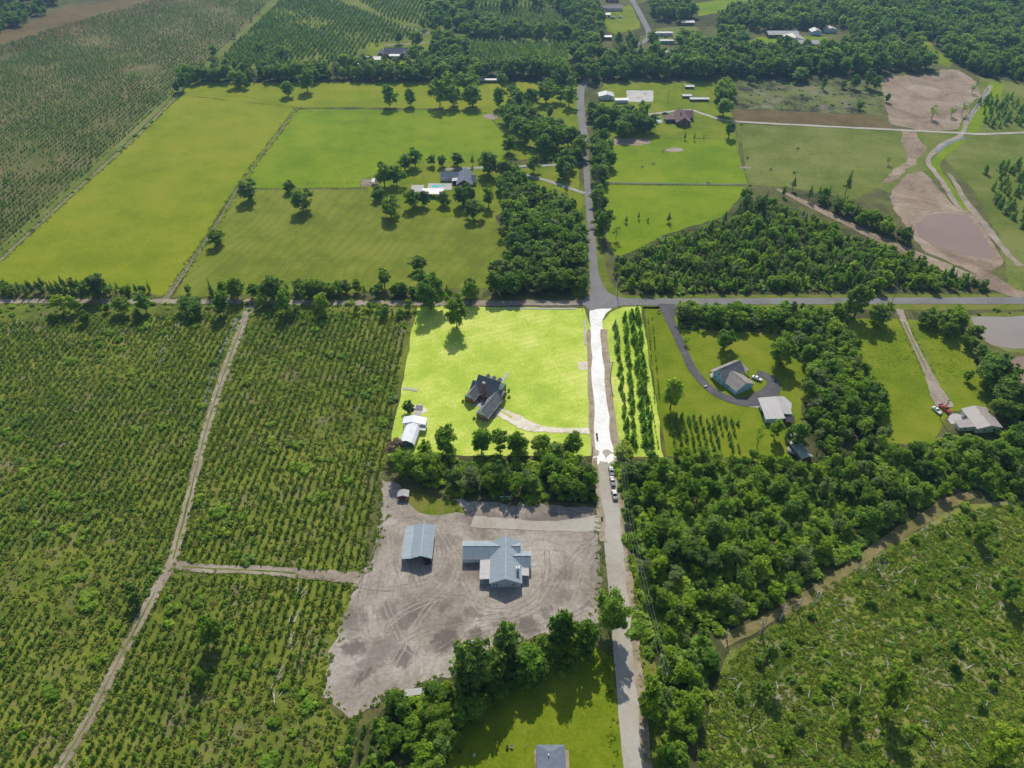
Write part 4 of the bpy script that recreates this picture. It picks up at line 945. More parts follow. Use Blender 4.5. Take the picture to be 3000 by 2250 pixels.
small_house('white_barn', 808, 133, 13, 10, 3.2, 4.4, 'x', 'whitesiding', 'mr_pale_x', 'pale roofed barn left of the far dark roofed house', 'barn', wins=False)
small_house('pale_shed', 768, 145, 9, 8, 2.8, 4.0, 'y', 'whitesiding', 'mr_pale_y', 'small pale shed among the treeline left of the far house', 'shed', 0.3, wins=False)
small_house('long_shed', 1060, 177, 26, 4, 2.3, 2.9, 'x', 'wood', 'mr_pale_x', 'long low shed at the far edge of the pasture strip', 'shed', wins=False)
o = small_house('far_house', 1326, 21, 17, 12, 3, 5.4, 'x', 'whitesiding', 'sh_tan', 'pale roofed house left of the far road bend')
gable_block(o, -12, -7, -4, 5, 2.7, 4.4, 'x', M['whitesiding'], M['sh_tan'], .4)
small_house('far_house', 1322, 3, 14, 9, 3, 5, 'x', 'brick', 'sh_maroon', 'red roofed house at the very top beside the far road')
small_house('far_shed', 1307, 36, 10, 8, 2.8, 4, 'x', 'brick_dark', 'mr_pale_x', 'pale roofed shed below the house at the far road bend', 'shed', wins=False)
small_house('far_shed', 1484, 53, 13, 8, 3, 3.8, 'x', 'wood', 'mr_pale_x', 'open pale roofed shed in the small field near the top', 'shed', wins=False)
sheet('yard_lawn', [(1300, 30), (1362, 10), (1385, 60), (1330, 75), (1300, 60)], .09, M['lawn'], 1)
sheet('yard_lawn', [(1420, 62), (1500, 55), (1520, 75), (1430, 85)], .09, M['pasture_d'], 1)
sheet('yard_lawn', [(1500, 8), (1640, -12), (1660, 12), (1560, 25), (1510, 35)], .09, M['pasture_b'], 1)
sheet('yard_lawn', [(1610, 92), (1640, 80), (1700, 78), (1790, 80), (1770, 100), (1650, 108)], .09, M['pasture_b'], 1)
sheet('yard_lawn', [(1980, 84), (2005, 82), (2020, 105), (2060, 130), (2050, 145), (2005, 130)], .09, M['lawn'], 1)
small_house('far_house', 1688, 78, 30, 12, 3, 5, 'x', 'brick_dark', 'mr_pale_x', 'long pale roofed house, left of three in the far clearing')
small_house('far_house', 1713, 88, 17, 14, 3, 5.2, 'y', 'whitesiding', 'mr_pale_y', 'white gabled house between its two neighbours in the far clearing')
small_house('far_house', 1731, 98, 30, 12, 3, 5, 'x', 'brick_dark', 'mr_pale_x', 'long pale roofed house, nearest of three in the far clearing')
small_house('far_shed', 1760, 73, 10, 9, 3, 5, 'y', 'teal', 'mr_pale_y', 'round shouldered pale green shed right of the far clearing houses', 'shed', wins=False)
small_house('far_shed', 1792, 68, 11, 8, 3, 4.4, 'y', 'whitesiding', 'mr_pale_y', 'white shed half hidden by trees right of the far clearing', 'shed', wins=False)
small_house('far_shed', 1897, 70, 9, 8, 3, 4.6, 'y', 'whitesiding', 'mr_pale_y', 'small white shed deep in the upper right woods', 'shed', wins=False)
small_house('far_shed', 1977, 92, 10, 7, 2.8, 3.8, 'x', 'whitesiding', 'mr_pale_x', 'small pale shed at the edge of the upper right lawn', 'shed', wins=False)
small_house('mobile_home', 1433, 76, 17, 5, 2.8, 3.4, 'x', 'whitesiding', 'mr_pale_x', 'white mobile home right of the far road', 'house')
small_house('mobile_home', 1440, 93, 14, 5, 2.8, 3.4, 'x', 'teal_blue', 'mr_pale_x', 'pale blue mobile home among trees below the white one', 'house')
small_house('far_shed', 1312, 84, 7, 6, 2.6, 3.4, 'x', 'brick_dark', 'mr_white_x', 'tiny white roofed shed by the far village trees', 'shed', wins=False)
small_house('mobile_home', 1533, 95, 13, 6, 2.8, 3.6, 'x', 'whitesiding', 'mr_white_x', 'white mobile home under trees in the far village', 'house')
small_house('far_shed', 1303, 117, 6, 10, 2.8, 3.4, 'y', 'whitesiding', 'mr_white_y', 'narrow white shed at the left of the far village', 'shed', wins=False)
small_house('far_shed', 1440, 122, 9, 11, 2.8, 3.6, 'y', 'whitesiding', 'mr_pale_y', 'grey roofed shed beside the sandy yard of the far village', 'shed', wins=False)
small_house('far_house', 1690, 130, 14, 9, 3, 4.4, 'x', 'brick_dark', 'mr_pale_x', 'pale roofed house showing through the tall far treeline', wins=False)
small_house('far_shed', 1771, 138, 12, 7, 2.8, 3.6, 'x', 'dark', 'mr_pale_x', 'dark walled shed in a gap of the tall far treeline', 'shed', wins=False)
for i, (x, y, w) in enumerate(((1489, 190, 7), (1483, 210, 7), (1510, 217, 15))):
    small_house('animal_pen_shed', x, y, w, 4, 1.8, 2.3, 'x', 'wood', 'mr_white_x', ('white roofed pen shed, upper of three beyond the maroon house', 'white roofed pen shed, middle of three beyond the maroon house', 'long white roofed pen shed, lowest of three beyond the maroon house')[i], 'shed', wins=False)

# ------------------------------------------------------------------ plants: mesh makers
def quads_mesh(name, C, N, S, tint, mat, elong=1.0, seed=0, up_axis=None):
    """one leaf-sized face per row: centre C, facing N, size S; tint 0..1 varies leaf colour"""
    rng = np.random.default_rng(seed); n = len(C)
    N = N / np.maximum(np.linalg.norm(N, axis=1, keepdims=True), 1e-6)
    R = rng.normal(size=(n, 3)) if up_axis is None else up_axis + 0.0 * N
    T = np.cross(N, R); T /= np.maximum(np.linalg.norm(T, axis=1, keepdims=True), 1e-6)
    B = np.cross(N, T)
    s = S[:, None] * 0.5
    V = np.stack([C - T * s - B * s * elong, C + T * s - B * s * elong * 0.7, C + T * s * 0.8 + B * s * elong, C - T * s * 0.7 + B * s * elong * 0.9], axis=1).reshape(-1, 3)
    me = bpy.data.meshes.new(name)
    me.vertices.add(4 * n); me.loops.add(4 * n); me.polygons.add(n)
    me.vertices.foreach_set('co', V.astype(np.float32).ravel())
    me.loops.foreach_set('vertex_index', np.arange(4 * n, dtype=np.int32))
    me.polygons.foreach_set('loop_start', np.arange(0, 4 * n, 4, dtype=np.int32))
    me.update(calc_edges=True)
    a = me.attributes.new('tint', 'FLOAT', 'FACE'); a.data.foreach_set('value', tint.astype(np.float32))
    me.materials.append(mat)
    return me
def leafy_crown(name, seed, mat, h=12.0, r=4.6, base=0.1, nclump=64, per=66, leaf=0.62, lobes=1.0, top=0.62):
    """broadleaf crown: uneven clumps through the crown's volume, leaves on each clump"""
    rng = np.random.default_rng(seed)
    z0 = h * base; cz = z0 + (h - z0) * top * 0.8
    C, N, S, T = [], [], [], []
    ph = rng.uniform(0, 6.28, 3)
    for k in range(nclump):
        d = rng.normal(size=3); d /= np.linalg.norm(d)
        rad = rng.uniform(0.3, 1.25) ** 0.5
        az = math.atan2(d[1], d[0])
        lob = 1 + 0.22 * lobes * math.sin(2 * az + ph[0]) + 0.16 * lobes * math.sin(3 * az + ph[1])
        hz = (h - cz) if d[2] > 0 else (cz - z0)
        c = np.array([d[0] * r * lob * rad * 0.82, d[1] * r * lob * rad * 0.82, cz + d[2] * hz * rad * 0.86])
        cr = rng.uniform(0.15, 0.32) * r
        n = int(per * rng.uniform(0.6, 1.4) * (cr / (0.28 * r)) ** 2)
        u = rng.normal(size=(n, 3)); u /= np.linalg.norm(u, axis=1, keepdims=True)
        u[:, 2] = np.where(u[:, 2] < -0.3, -u[:, 2] * 0.6, u[:, 2])
        p = c + u * cr * rng.uniform(0.4, 1.4, (n, 1)) * np.array([1, 1, 0.75])
        out = (c - np.array([0, 0, cz - 1.0])); out /= max(np.linalg.norm(out), 1e-6)
        nn = u * 0.9 + out * 0.35 + np.array([0, 0, 0.35]) + rng.normal(size=(n, 3)) * 0.6
        C.append(p); N.append(nn); S.append(leaf * rng.uniform(0.6, 1.35, n)); T.append(np.clip(rng.normal(0.5, 0.17, n) + rng.normal(0, 0.13), 0, 1))
    return quads_mesh(name, np.concatenate(C), np.concatenate(N), np.concatenate(S), np.concatenate(T), mat, 1.0, seed)
def pine_crown(name, seed, mat, h=12.0, r=2.6, base=0.35, whorls=11, per=6, tuft=22, leaf=0.5, shape=1.0):
    """conifer crown: branch whorls thinning upward, each branch a chain of needle tufts"""
    rng = np.random.default_rng(seed)
    C, N, S, T = [], [], [], []
    z0 = h * base
    for k in range(whorls):
        t = k / (whorls - 1)
        z = z0 + (h - z0) * t
        L = r * ((1 - t) ** shape * 0.95 + 0.1) * rng.uniform(0.75, 1.2)
        nb = max(3, int(per * (1 - 0.4 * t)))
        a0 = rng.uniform(0, 6.28)
        for b in range(nb):
            a = a0 + 6.28 * b / nb + rng.normal(0, 0.25)
            l = L * rng.uniform(0.6, 1.15)
            m = max(4, int(tuft * l / r))
            s = rng.uniform(0.25, 1.0, m) * l
            p = np.stack([np.cos(a) * s, np.sin(a) * s, z + s * 0.28 + rng.normal(0, 0.12, m) * h * 0.03], 1) + rng.normal(0, 0.11, (m, 3)) * r * 0.45
            nn = np.stack([np.cos(a) * np.ones(m) * 0.4, np.sin(a) * np.ones(m) * 0.4, np.ones(m) * 0.8], 1) + rng.normal(0, 0.5, (m, 3))
            C.append(p); N.append(nn); S.append(leaf * rng.uniform(0.6, 1.3, m)); T.append(np.clip(rng.normal(0.5, 0.2, m), 0, 1))
    return quads_mesh(name, np.concatenate(C), np.concatenate(N), np.concatenate(S), np.concatenate(T), mat, 1.25, seed)
def sapling_mesh(name, seed, mat, h=3.0, r=0.85, leaf=0.3, lv=6):
    """young plantation pine: leader and upswept whorls with needle tufts"""
    rng = np.random.default_rng(seed); C, N, S, T = [], [], [], []
    for k in range(lv):
        t = k / (lv - 1); z = h * (0.1 + 0.86 * t); L = r * (1.0 - 0.82 * t)
        nb = 5 if t < 0.8 else 3; a0 = rng.uniform(0, 6.28)
        for b in range(nb):
            a = a0 + 6.28 * b / nb + rng.normal(0, .2)
            for q_ in range(2 if t < .7 else 1):
                s = L * (0.4 + 0.45 * q_) * rng.uniform(.8, 1.2)
                C.append([math.cos(a) * s, math.sin(a) * s, z + s * 0.55])
                N.append([math.cos(a) * .8 + rng.normal(0, .3), math.sin(a) * .8 + rng.normal(0, .3), 0.45 + rng.normal(0, .3)])
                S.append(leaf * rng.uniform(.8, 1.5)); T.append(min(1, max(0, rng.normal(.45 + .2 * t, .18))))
    C.append([0, 0, h]); N.append([1, .3, .2]); S.append(leaf * .9); T.append(.8)
    return quads_mesh(name, np.array(C), np.array(N), np.array(S), np.array(T), mat, 1.5, seed)
def bush_mesh(name, seed, mat, r=1.3, h=1.3, n=130, leaf=0.4):
    rng = np.random.default_rng(seed); C, N, S, T = [], [], [], []
    for k in range(7):
        a = rng.uniform(0, 6.28); d = rng.uniform(0, .65) * r; c = np.array([math.cos(a) * d, math.sin(a) * d, h * rng.uniform(.35, .65)]); cr = r * rng.uniform(.3, .5)
        m = n // 7
        u = rng.normal(size=(m, 3)); u /= np.linalg.norm(u, axis=1, keepdims=True); u[:, 2] = np.abs(u[:, 2]) * .9 + .02
        C.append(c + u * cr * rng.uniform(.6, 1.05, (m, 1)) - np.array([0, 0, .25 * h])); N.append(u + np.array([0, 0, .3]) + rng.normal(size=(m, 3)) * .35); S.append(leaf * rng.uniform(.6, 1.3, m)); T.append(np.clip(rng.normal(.5, .2, m) + rng.normal(0, .1), 0, 1))
    return quads_mesh(name, np.concatenate(C), np.concatenate(N), np.concatenate(S), np.concatenate(T), mat, 1.0, seed)
def trunk_mesh(name, seed, h, r0, base, spread, mat, limbs=6):
    rng = random.Random(seed); m = MB()
    pts = [(0, 0, 0)]; rad = [r0 * 1.3]
    for i in range(1, 5):
        t = i / 4; pts.append((rng.uniform(-.05, .05) * i * .4, rng.uniform(-.05, .05) * i * .4, h * t)); rad.append(r0 * (1 - .85 * t) + .03)
    m.path(pts, rad, 6)
    for k in range(limbs):
        t = base + (0.85 - base) * (k + .5) / limbs; z = h * t; a = rng.uniform(0, 6.28); L = spread * rng.uniform(.5, .8) * (1.15 - t * .6)
        e = (math.cos(a) * L, math.sin(a) * L, z + L * .7); mid = (e[0] * .5, e[1] * .5, z + L * .28)
        m.path([(0, 0, z), mid, e], [r0 * .45 * (1.1 - t), r0 * .28, .035], 5)
    return m.mesh(name, mat)

def tuft_mesh(name, seed, mat, r=.8, h=.7, n=26):
    rng = np.random.default_rng(seed); a = rng.uniform(0, 6.28, n); d = r * np.sqrt(rng.random(n))
    C = np.stack([np.cos(a) * d, np.sin(a) * d, h * rng.uniform(.2, .55, n)], 1); b = rng.uniform(0, 6.28, n)
    N = np.stack([np.cos(b), np.sin(b), rng.uniform(.1, .9, n)], 1)
    return quads_mesh(name, C, N, rng.uniform(.35, .7, n) * h, rng.uniform(.2, 1, n), mat, 1.2, seed)
VAR = {}
def leafy_set(key, mat, seeds, **k):
    VAR[key] = [(leafy_crown('crown', s, mat, lobes=0.7 + 0.5 * (s % 3), **k), trunk_mesh('trunk', s, 9.0, .26, .3, 4.0, M['bark'])) for s in seeds]
leafy_set('leaf', M['leaf'], (11, 12, 13, 14, 15, 16))
leafy_set('tall', M['leaf'], (21, 22, 23), h=12.0, r=3.3, base=0.16, nclump=44, top=0.55)
leafy_set('bright', M['leaf_bright'], (31, 32, 33, 34, 35), r=4.3, base=0.14, per=62)
M['leaf_pale'] = leafmat('greyish_foliage', [(0.17, 0.23, 0.07), (0.21, 0.26, 0.085), (0.16, 0.24, 0.06)], 0.5)
leafy_set('pale', M['leaf_pale'], (36, 37, 38), r=3.9, base=0.12, nclump=50, per=46, leaf=0.5)
leafy_set('sparse', M['leaf_bright'], (41, 42), nclump=26, per=40, leaf=0.5, r=3.6, base=.2)
VAR['pine'] = [(pine_crown('crown', s, M['needle'], r=2.3 + .3 * (s % 3), base=.22 + .1 * (s % 2)), trunk_mesh('trunk', s, 11.4, .2, .5, 1.6, M['pinebark'], 3)) for s in (51, 52, 53, 54)]
VAR['pole_pine'] = [(pine_crown('crown', s, M['needle'], r=2.4, base=.62, whorls=7, tuft=30, shape=.6), trunk_mesh('trunk', s, 11.4, .19, .62, 1.6, M['pinebark'], 4)) for s in (55, 56)]
M['row_needle'] = leafmat('brightened_pine_needles', [(0.2, 0.35, 0.035), (0.26, 0.42, 0.04), (0.32, 0.46, 0.045)], .55)  # lightened needles: the lot's brightening put into the foliage colour
VAR['row_pine'] = [(pine_crown('crown', s, M['row_needle'], h=6.0, r=2.0, base=.04, whorls=11, per=7, tuft=26, leaf=.5), trunk_mesh('trunk', s, 5.6, .1, .5, .8, M['pinebark'], 2)) for s in (61, 62, 63)]
BASE_H = {'pale': 12.0, 'leaf': 12.0, 'tall': 12.0, 'bright': 12.0, 'sparse': 12.0, 'pine': 12.0, 'pole_pine': 12.0, 'row_pine': 6.0, 'sapling': 3.0, 'bush': 1.3, 'bush_dark': 1.3}
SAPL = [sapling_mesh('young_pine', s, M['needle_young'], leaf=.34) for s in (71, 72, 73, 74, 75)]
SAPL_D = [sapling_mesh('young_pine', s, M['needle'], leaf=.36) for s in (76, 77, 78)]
BUSH = [bush_mesh('shrub', s, M['leaf_bright']) for s in (81, 82, 83, 84)]
BUSH_D = [bush_mesh('shrub', s, M['leaf']) for s in (85, 86)]

# ------------------------------------------------------------------ plants: where they stand
PLANTS = []          # dicts: kind, variant family, x, y, h (m), w (width factor), label, group, cat, own
NPR = np.random.default_rng(2025)
def put(kind, fam, x, y, h, w=1.0, label=None, group=None, cat='tree', own=False):
    PLANTS.append(dict(kind=kind, fam=fam, x=float(x), y=float(y), h=float(h), w=float(w), label=label, group=group, cat=cat, own=own))
def jgrid(poly, sp, jit=0.42, rot=0.0, drop=0.0):
    P = np.array(poly); c, s = math.cos(rot), math.sin(rot)
    Q = np.stack([P[:, 0] * c + P[:, 1] * s, -P[:, 0] * s + P[:, 1] * c], 1)
    sx, sy = sp if isinstance(sp, tuple) else (sp, sp)
    xs = np.arange(Q[:, 0].min(), Q[:, 0].max() + sx, sx); ys = np.arange(Q[:, 1].min(), Q[:, 1].max() + sy, sy)
    X, Y = np.meshgrid(xs, ys); X = X + (np.arange(len(ys)) % 2)[:, None] * sx * .5 * (1 if not isinstance(sp, tuple) else 0)
    A = np.stack([X.ravel(), Y.ravel()], 1)
    j = jit if isinstance(jit, tuple) else (jit, jit)
    A = A + NPR.uniform(-1, 1, A.shape) * np.array([sx * j[0], sy * j[1]])
    A = A[in_poly(A, [tuple(q_) for q_ in Q])]
    if drop: A = A[NPR.random(len(A)) > drop]
    return np.stack([A[:, 0] * c - A[:, 1] * s, A[:, 0] * s + A[:, 1] * c], 1)
def visible(x, y, z=3.0, mar=60):
    px, py, d = proj(x, y, z); return -mar < px < 2212 + mar and -mar < py < 1659 + mar
def lowfreq(x, y, s, k=0):
    return 0.5 + 0.25 * (math.sin(x / s + 1.3 * k) * math.cos(y / (s * 1.2) + .7 * k) + math.sin((x + y) / (s * .7) + 2.1 * k) + math.sin((x * .6 - y) / (s * .45) + k) * .6) / 1.3
AVOID = []           # world circles kept free of scattered trees (houses, small yards)
def avoid_px(px, py, r): AVOID.append((*g(px, py), r))
AVOID.append((77, 609, 11)); AVOID.append((88, 600, 9)); AVOID.append((106, 618, 14))
for a in ((862, 119, 20), (808, 133, 12), (768, 145, 8), (1326, 21, 16), (1322, 3, 10), (1307, 36, 9), (1484, 53, 11), (1688, 78, 20), (1713, 88, 14), (1731, 98, 20), (1760, 73, 8), (1792, 68, 7), (1897, 70, 7), (1977, 92, 8),
          (1433, 76, 12), (1440, 93, 9), (1533, 95, 9), (1312, 84, 6), (1303, 117, 6), (1440, 122, 8), (1690, 130, 8), (1771, 138, 7), (1722, 972, 7), (1060, 177, 9), (1722, 955, 5), (1710, 975, 5)): avoid_px(*a)
AVOID += [(199.6, 231, 8.5), (189, 231, 6), (114, 237, 9), (200, 220, 4), (118, 229, 4)]
ROADS = [gp([(1560, 1392), (1690, 1320), (1790, 1262), (1900, 1180), (2050, 1088), (2110, 1066)]), gp([(1262, 300), (1256, 250), (1254, 205), (1262, 180), (1290, 150), (1340, 115), (1392, 90), (1402, 72), (1385, 35), (1360, -10)]),
         gp([(1678, 408), (1760, 448), (1850, 492), (1930, 530), (2010, 565), (2110, 605), (2212, 640)]), gp([(1942, 668), (1950, 690), (1975, 745)]), gp([(830, 98), (960, 92), (1100, 92), (1250, 88)])]
def free(x, y, extra=0.0):
    for ax, ay, r in AVOID:
        if (x - ax) ** 2 + (y - ay) ** 2 < (r + extra) ** 2: return False
    for R in ROADS:
        for (ax, ay), (bx, by) in zip(R, R[1:]):
            dx, dy = bx - ax, by - ay; t = max(0, min(1, ((x - ax) * dx + (y - ay) * dy) / (dx * dx + dy * dy)))
            if (x - ax - t * dx) ** 2 + (y - ay - t * dy) ** 2 < (3.8 + extra) ** 2: return False
    return True
def wood(poly_px, sp, hmin, hmax, mix, place, wmin=.8, wmax=1.25, drop=0.0, world=False):
    """a stand of trees: mix = [(kind, family, share)], place = words that say which stand it is"""
    P = jgrid(poly_px if world else gp(poly_px), sp, drop=drop)
    fam = [m[1] for m in mix]; pr = np.array([m[2] for m in mix], float); pr /= pr.sum()
    for (x, y) in P:
        if not visible(x, y, hmax) or not free(x, y): continue
        i = NPR.choice(len(mix), p=pr)
        hh = NPR.uniform(hmin, hmax) * (0.8 + 0.4 * lowfreq(x, y, 17))
        kind = mix[i][0]
        if mix[i][1] == 'pole_pine': hh *= 1.2
        put(kind, mix[i][1], x, y, hh, NPR.uniform(wmin, wmax), {'leafy_tree': 'broadleaf tree ', 'pine_tree': 'pine tree ', 'shrub': 'leafy shrub '}[kind] + place, {'leafy_tree': 'broadleaf trees ', 'pine_tree': 'pines ', 'shrub': 'shrubs '}[kind] + place, {'leafy_tree': 'tree', 'pine_tree': 'pine', 'shrub': 'shrub'}[kind])
L_, P_, S_ = 'leafy_tree', 'pine_tree', 'shrub'
MIX_DARK = [(L_, 'leaf', 4), (L_, 'bright', 1.5), (L_, 'pale', 1), (L_, 'tall', 2.5), (P_, 'pine', 1)]
MIX_YOUNG = [(L_, 'bright', 4), (L_, 'pale', 1.3), (P_, 'row_pine', 3), (P_, 'pine', 3), (L_, 'tall', 1.5)]
MIX_BRIGHT = [(L_, 'bright', 5), (L_, 'pale', 1.6), (L_, 'leaf', 1.8), (L_, 'sparse', 2), (P_, 'pole_pine', 1.1), (P_, 'pine', 1.3)]
wood([(1085, 452), (1150, 435), (1215, 440), (1250, 500), (1258, 560), (1258, 636), (1040, 641), (1098, 585), (1078, 520)], 6.0, 9, 14, MIX_DARK, 'in the dense wood left of the upper asphalt road')
wood([(1075, 405), (1100, 380), (1170, 430), (1130, 445), (1090, 450)], 5.0, 9, 13, [(L_, 'tall', 3), (L_, 'leaf', 2)], 'at the top of the wood beside the ranch house')
wood([(1085, 232), (1110, 212), (1130, 235), (1150, 262), (1230, 300), (1235, 335), (1160, 335), (1110, 310), (1090, 270)], 9.5, 11, 16, [(L_, 'leaf', 5), (L_, 'tall', 2)], 'in the grove between the green pasture and the road', drop=.12)
wood([(1180, 190), (1245, 185), (1245, 240), (1200, 225)], 11, 11, 16, [(L_, 'leaf', 5), (L_, 'tall', 2)], 'near the road below the far treeline', drop=.2)
wood([(1240, 320), (1254, 320), (1256, 345), (1222, 390), (1205, 385), (1225, 345)], 7, 9, 13, [(L_, 'leaf', 5)], 'beside the forked lane to the ranch house', drop=.1)
wood([(1276, 250), (1300, 248), (1330, 255), (1330, 285), (1285, 290), (1272, 265)], 8.5, 9, 13, [(L_, 'leaf', 5)], 'shading the road below the white workshop', drop=.08)
wood([(1340, 262), (1392, 258), (1402, 285), (1350, 298), (1330, 298)], 7, 11, 15, [(L_, 'leaf', 5)], 'in the round clump left of the pale pool')
wood([(1277, 300), (1315, 300), (1318, 350), (1302, 420), (1306, 470), (1300, 515), (1288, 470), (1283, 400)], 7, 8, 13, [(L_, 'leaf', 5), (L_, 'tall', 2)], 'in the strip along the right side of the asphalt road')
wood([(1325, 575), (1400, 545), (1470, 520), (1590, 472), (1640, 436), (1750, 478), (1860, 525), (1990, 572), (2150, 628), (1345, 632)], 4.3, 3.5, 7.8, MIX_YOUNG, 'in the young triangular wood above the cross road', .85, 1.3)
wood([(1690, 424), (1790, 428), (1900, 490), (1960, 515), (1990, 548), (1870, 494), (1760, 455)], 4.4, 6, 9.5, [(P_, 'pine', 4), (L_, 'bright', 2), (L_, 'tall', 2)], 'in the pine strip above the red sand track')
wood([(1590, 470), (1605, 440), (1660, 455), (1640, 480)], 6, 10, 14, [(P_, 'pine', 3), (L_, 'tall', 1)], 'at the top corner of the young wood')
wood([(0, 622), (330, 628), (338, 640), (0, 642)], 3.2, 5, 7.5, [(P_, 'pine', 5), (L_, 'leaf', 1)], 'in the hedgerow above the left dirt road')
wood([(405, 630), (890, 628), (1030, 634), (1040, 644), (405, 644)], 5.2, 5, 9.5, [(L_, 'leaf', 4), (L_, 'bright', 1), (P_, 'pine', 1.5)], 'in the hedgerow between hay field and dirt road', drop=.1)
wood([(40, 672), (530, 672), (530, 692), (40, 700)], 12, 4, 7, [(L_, 'bright', 3), (L_, 'leaf', 2)], 'on the plantation edge below the left dirt road', drop=.45)
wood([(560, 662), (895, 664), (890, 690), (560, 692)], 9, 4, 7.5, [(L_, 'bright', 3), (L_, 'leaf', 2)], 'on the plantation edge left of the bright lawn', drop=.35)
TALLWALL = [(L_, 'leaf', 3.4), (L_, 'bright', 1), (L_, 'pale', .8), (L_, 'tall', 3), (P_, 'pine', 1)]
wood([(390, 170), (600, 166), (930, 162), (930, 175), (640, 177), (400, 182)], 6.5, 9, 15, TALLWALL, 'in the treeline at the far end of the left pastures')
wood([(455, 150), (640, 150), (760, 146), (930, 138), (935, 160), (640, 164), (430, 168)], 9.0, 8, 13, TALLWALL, 'behind the far treeline of the left pastures', drop=.2)
wood([(930, 148), (1010, 152), (1060, 158), (1240, 155), (1320, 150), (1320, 172), (1240, 185), (1100, 174), (930, 176)], 8.0, 11, 17, TALLWALL, 'in the tall treeline beyond the green pastures')
wood([(1340, 118), (1420, 128), (1560, 118), (1700, 120), (1860, 128), (1960, 138), (2020, 148), (1890, 162), (1600, 170), (1340, 172)], 8.5, 11, 18, TALLWALL, 'in the tall treeline beyond the white workshop')
wood([(1545, 100), (1620, 105), (1800, 110), (1900, 90), (1980, 100), (2010, 140), (1880, 125), (1700, 118), (1560, 116)], 11, 10, 15, [(L_, 'leaf', 4), (L_, 'bright', 2)], 'between the far clearing and the tall treeline', drop=.12)
wood([(1800, 55), (1890, 55), (1975, 75), (1985, 100), (1900, 100), (1815, 95)], 12, 10, 15, [(L_, 'leaf', 4)], 'right of the far clearing', drop=.25)
wood([(1540, 62), (1560, 30), (1660, 15), (1700, -14), (2300, -14), (2300, 190), (2150, 172), (2070, 140), (2010, 90), (1960, 78), (1860, 60), (1680, 66)], 8.5, 9, 15, [(L_, 'leaf', 4), (L_, 'bright', 2), (P_, 'pine', 2)], 'in the big upper right forest')
wood([(1405, 20), (1480, 15), (1500, 45), (1460, 50), (1412, 42)], 10, 11, 16, [(L_, 'leaf', 4)], 'right of the far road', drop=.1)
wood([(1395, -10), (1500, -12), (1500, 5), (1400, 8)], 12, 9, 14, [(L_, 'leaf', 4)], 'at the top edge right of the far road', drop=.2)
wood([(1170, -8), (1290, -8), (1300, 60), (1298, 115), (1320, 120), (1320, 150), (1240, 150), (1235, 60)], 9.5, 10, 16, [(L_, 'leaf', 4), (L_, 'tall', 2)], 'in the wood left of the far village', drop=.08)
wood([(935, 40), (1060, 48), (1090, 62), (1240, 78), (1240, 92), (1100, 92), (1000, 82), (930, 66)], 9.5, 10, 16, [(L_, 'leaf', 4), (L_, 'tall', 2)], 'around the far pine blocks', drop=.12)
wood([(920, 12), (960, 15), (1250, 18), (1250, 32), (940, 30)], 14, 10, 16, [(L_, 'leaf', 4), (P_, 'pine', 2)], 'in the broken line near the top edge', drop=.3)
wood([(930, 92), (1005, 98), (1008, 145), (940, 150), (925, 110)], 10, 10, 15, [(L_, 'leaf', 4)], 'between the far house and the dark pine block', drop=.15)
wood([(1330, 85), (1405, 88), (1415, 110), (1335, 112)], 12, 11, 16, [(L_, 'leaf', 4)], 'by the sandy yard of the far village', drop=.2)
wood([(1450, 95), (1540, 78), (1600, 75), (1610, 105), (1540, 112), (1460, 112)], 12, 10, 15, [(L_, 'bright', 3), (L_, 'leaf', 3)], 'among the mobile homes of the far village', drop=.15)
wood([(-60, -12), (110, -12), (125, 25), (40, 60), (-60, 85)], 9, 8, 13, [(L_, 'leaf', 4), (P_, 'pine', 3)], 'in the far wood at the upper left corner', drop=.15)
wood([(1545, 195), (1575, 190), (1582, 225), (1560, 232), (1545, 215)], 8, 10, 14, [(L_, 'bright', 3), (L_, 'leaf', 3)], 'right of the pen sheds')
wood([(1465, 690), (1600, 688), (1690, 690), (1740, 700), (1800, 720), (1835, 745), (1870, 800), (1900, 870), (1900, 925), (1745, 925), (1735, 870), (1755, 810), (1705, 735), (1690, 712), (1470, 706)], 4.6, 6, 11, MIX_BRIGHT, 'in the wood between the blue house and the sand drive')
wood([(1462, 672), (1830, 672), (1835, 690), (1470, 692)], 4.6, 4, 8, [(L_, 'bright', 4), (L_, 'leaf', 2)], 'in the roadside thicket above the blue house')
wood([(1740, 905), (1905, 905), (1905, 960), (1760, 985)], 5.2, 6, 10, MIX_BRIGHT, 'right of the long green shed')
wood([(1855, 690), (1930, 690), (1930, 702), (1855, 702)], 6, 7, 12, [(L_, 'leaf', 3), (L_, 'bright', 2)], 'at the road end of the sand drive')
wood([(1965, 690), (2060, 690), (2100, 735), (2140, 790), (2150, 850), (2212, 860), (2240, 915), (2160, 900), (2120, 830), (2075, 745), (2000, 708)], 6.6, 7, 12, [(L_, 'leaf', 4), (L_, 'bright', 2)], 'between the sand drive meadow and the ponds')
wood([(2120, 800), (2190, 815), (2230, 900), (2230, 970), (2150, 955)], 7.5, 10, 15, [(L_, 'leaf', 5), (L_, 'tall', 1)], 'overhanging the tan roofed house')
wood([(1336, 1000), (1440, 1000), (1560, 1010), (1640, 1010), (1745, 1010), (1790, 970), (1900, 960), (1990, 985), (2060, 970), (2150, 965), (2260, 920), (2260, 1075), (2060, 1062), (1900, 1146), (1760, 1224), (1680, 1292), (1570, 1360), (1535, 1460), (1490, 1600), (1475, 1720), (1450, 1720), (1405, 1500), (1395, 1350), (1352, 1150)], 4.5, 3.5, 9.5, MIX_BRIGHT, 'in the big wood right of the gravel road', .7, 1.15, .12)
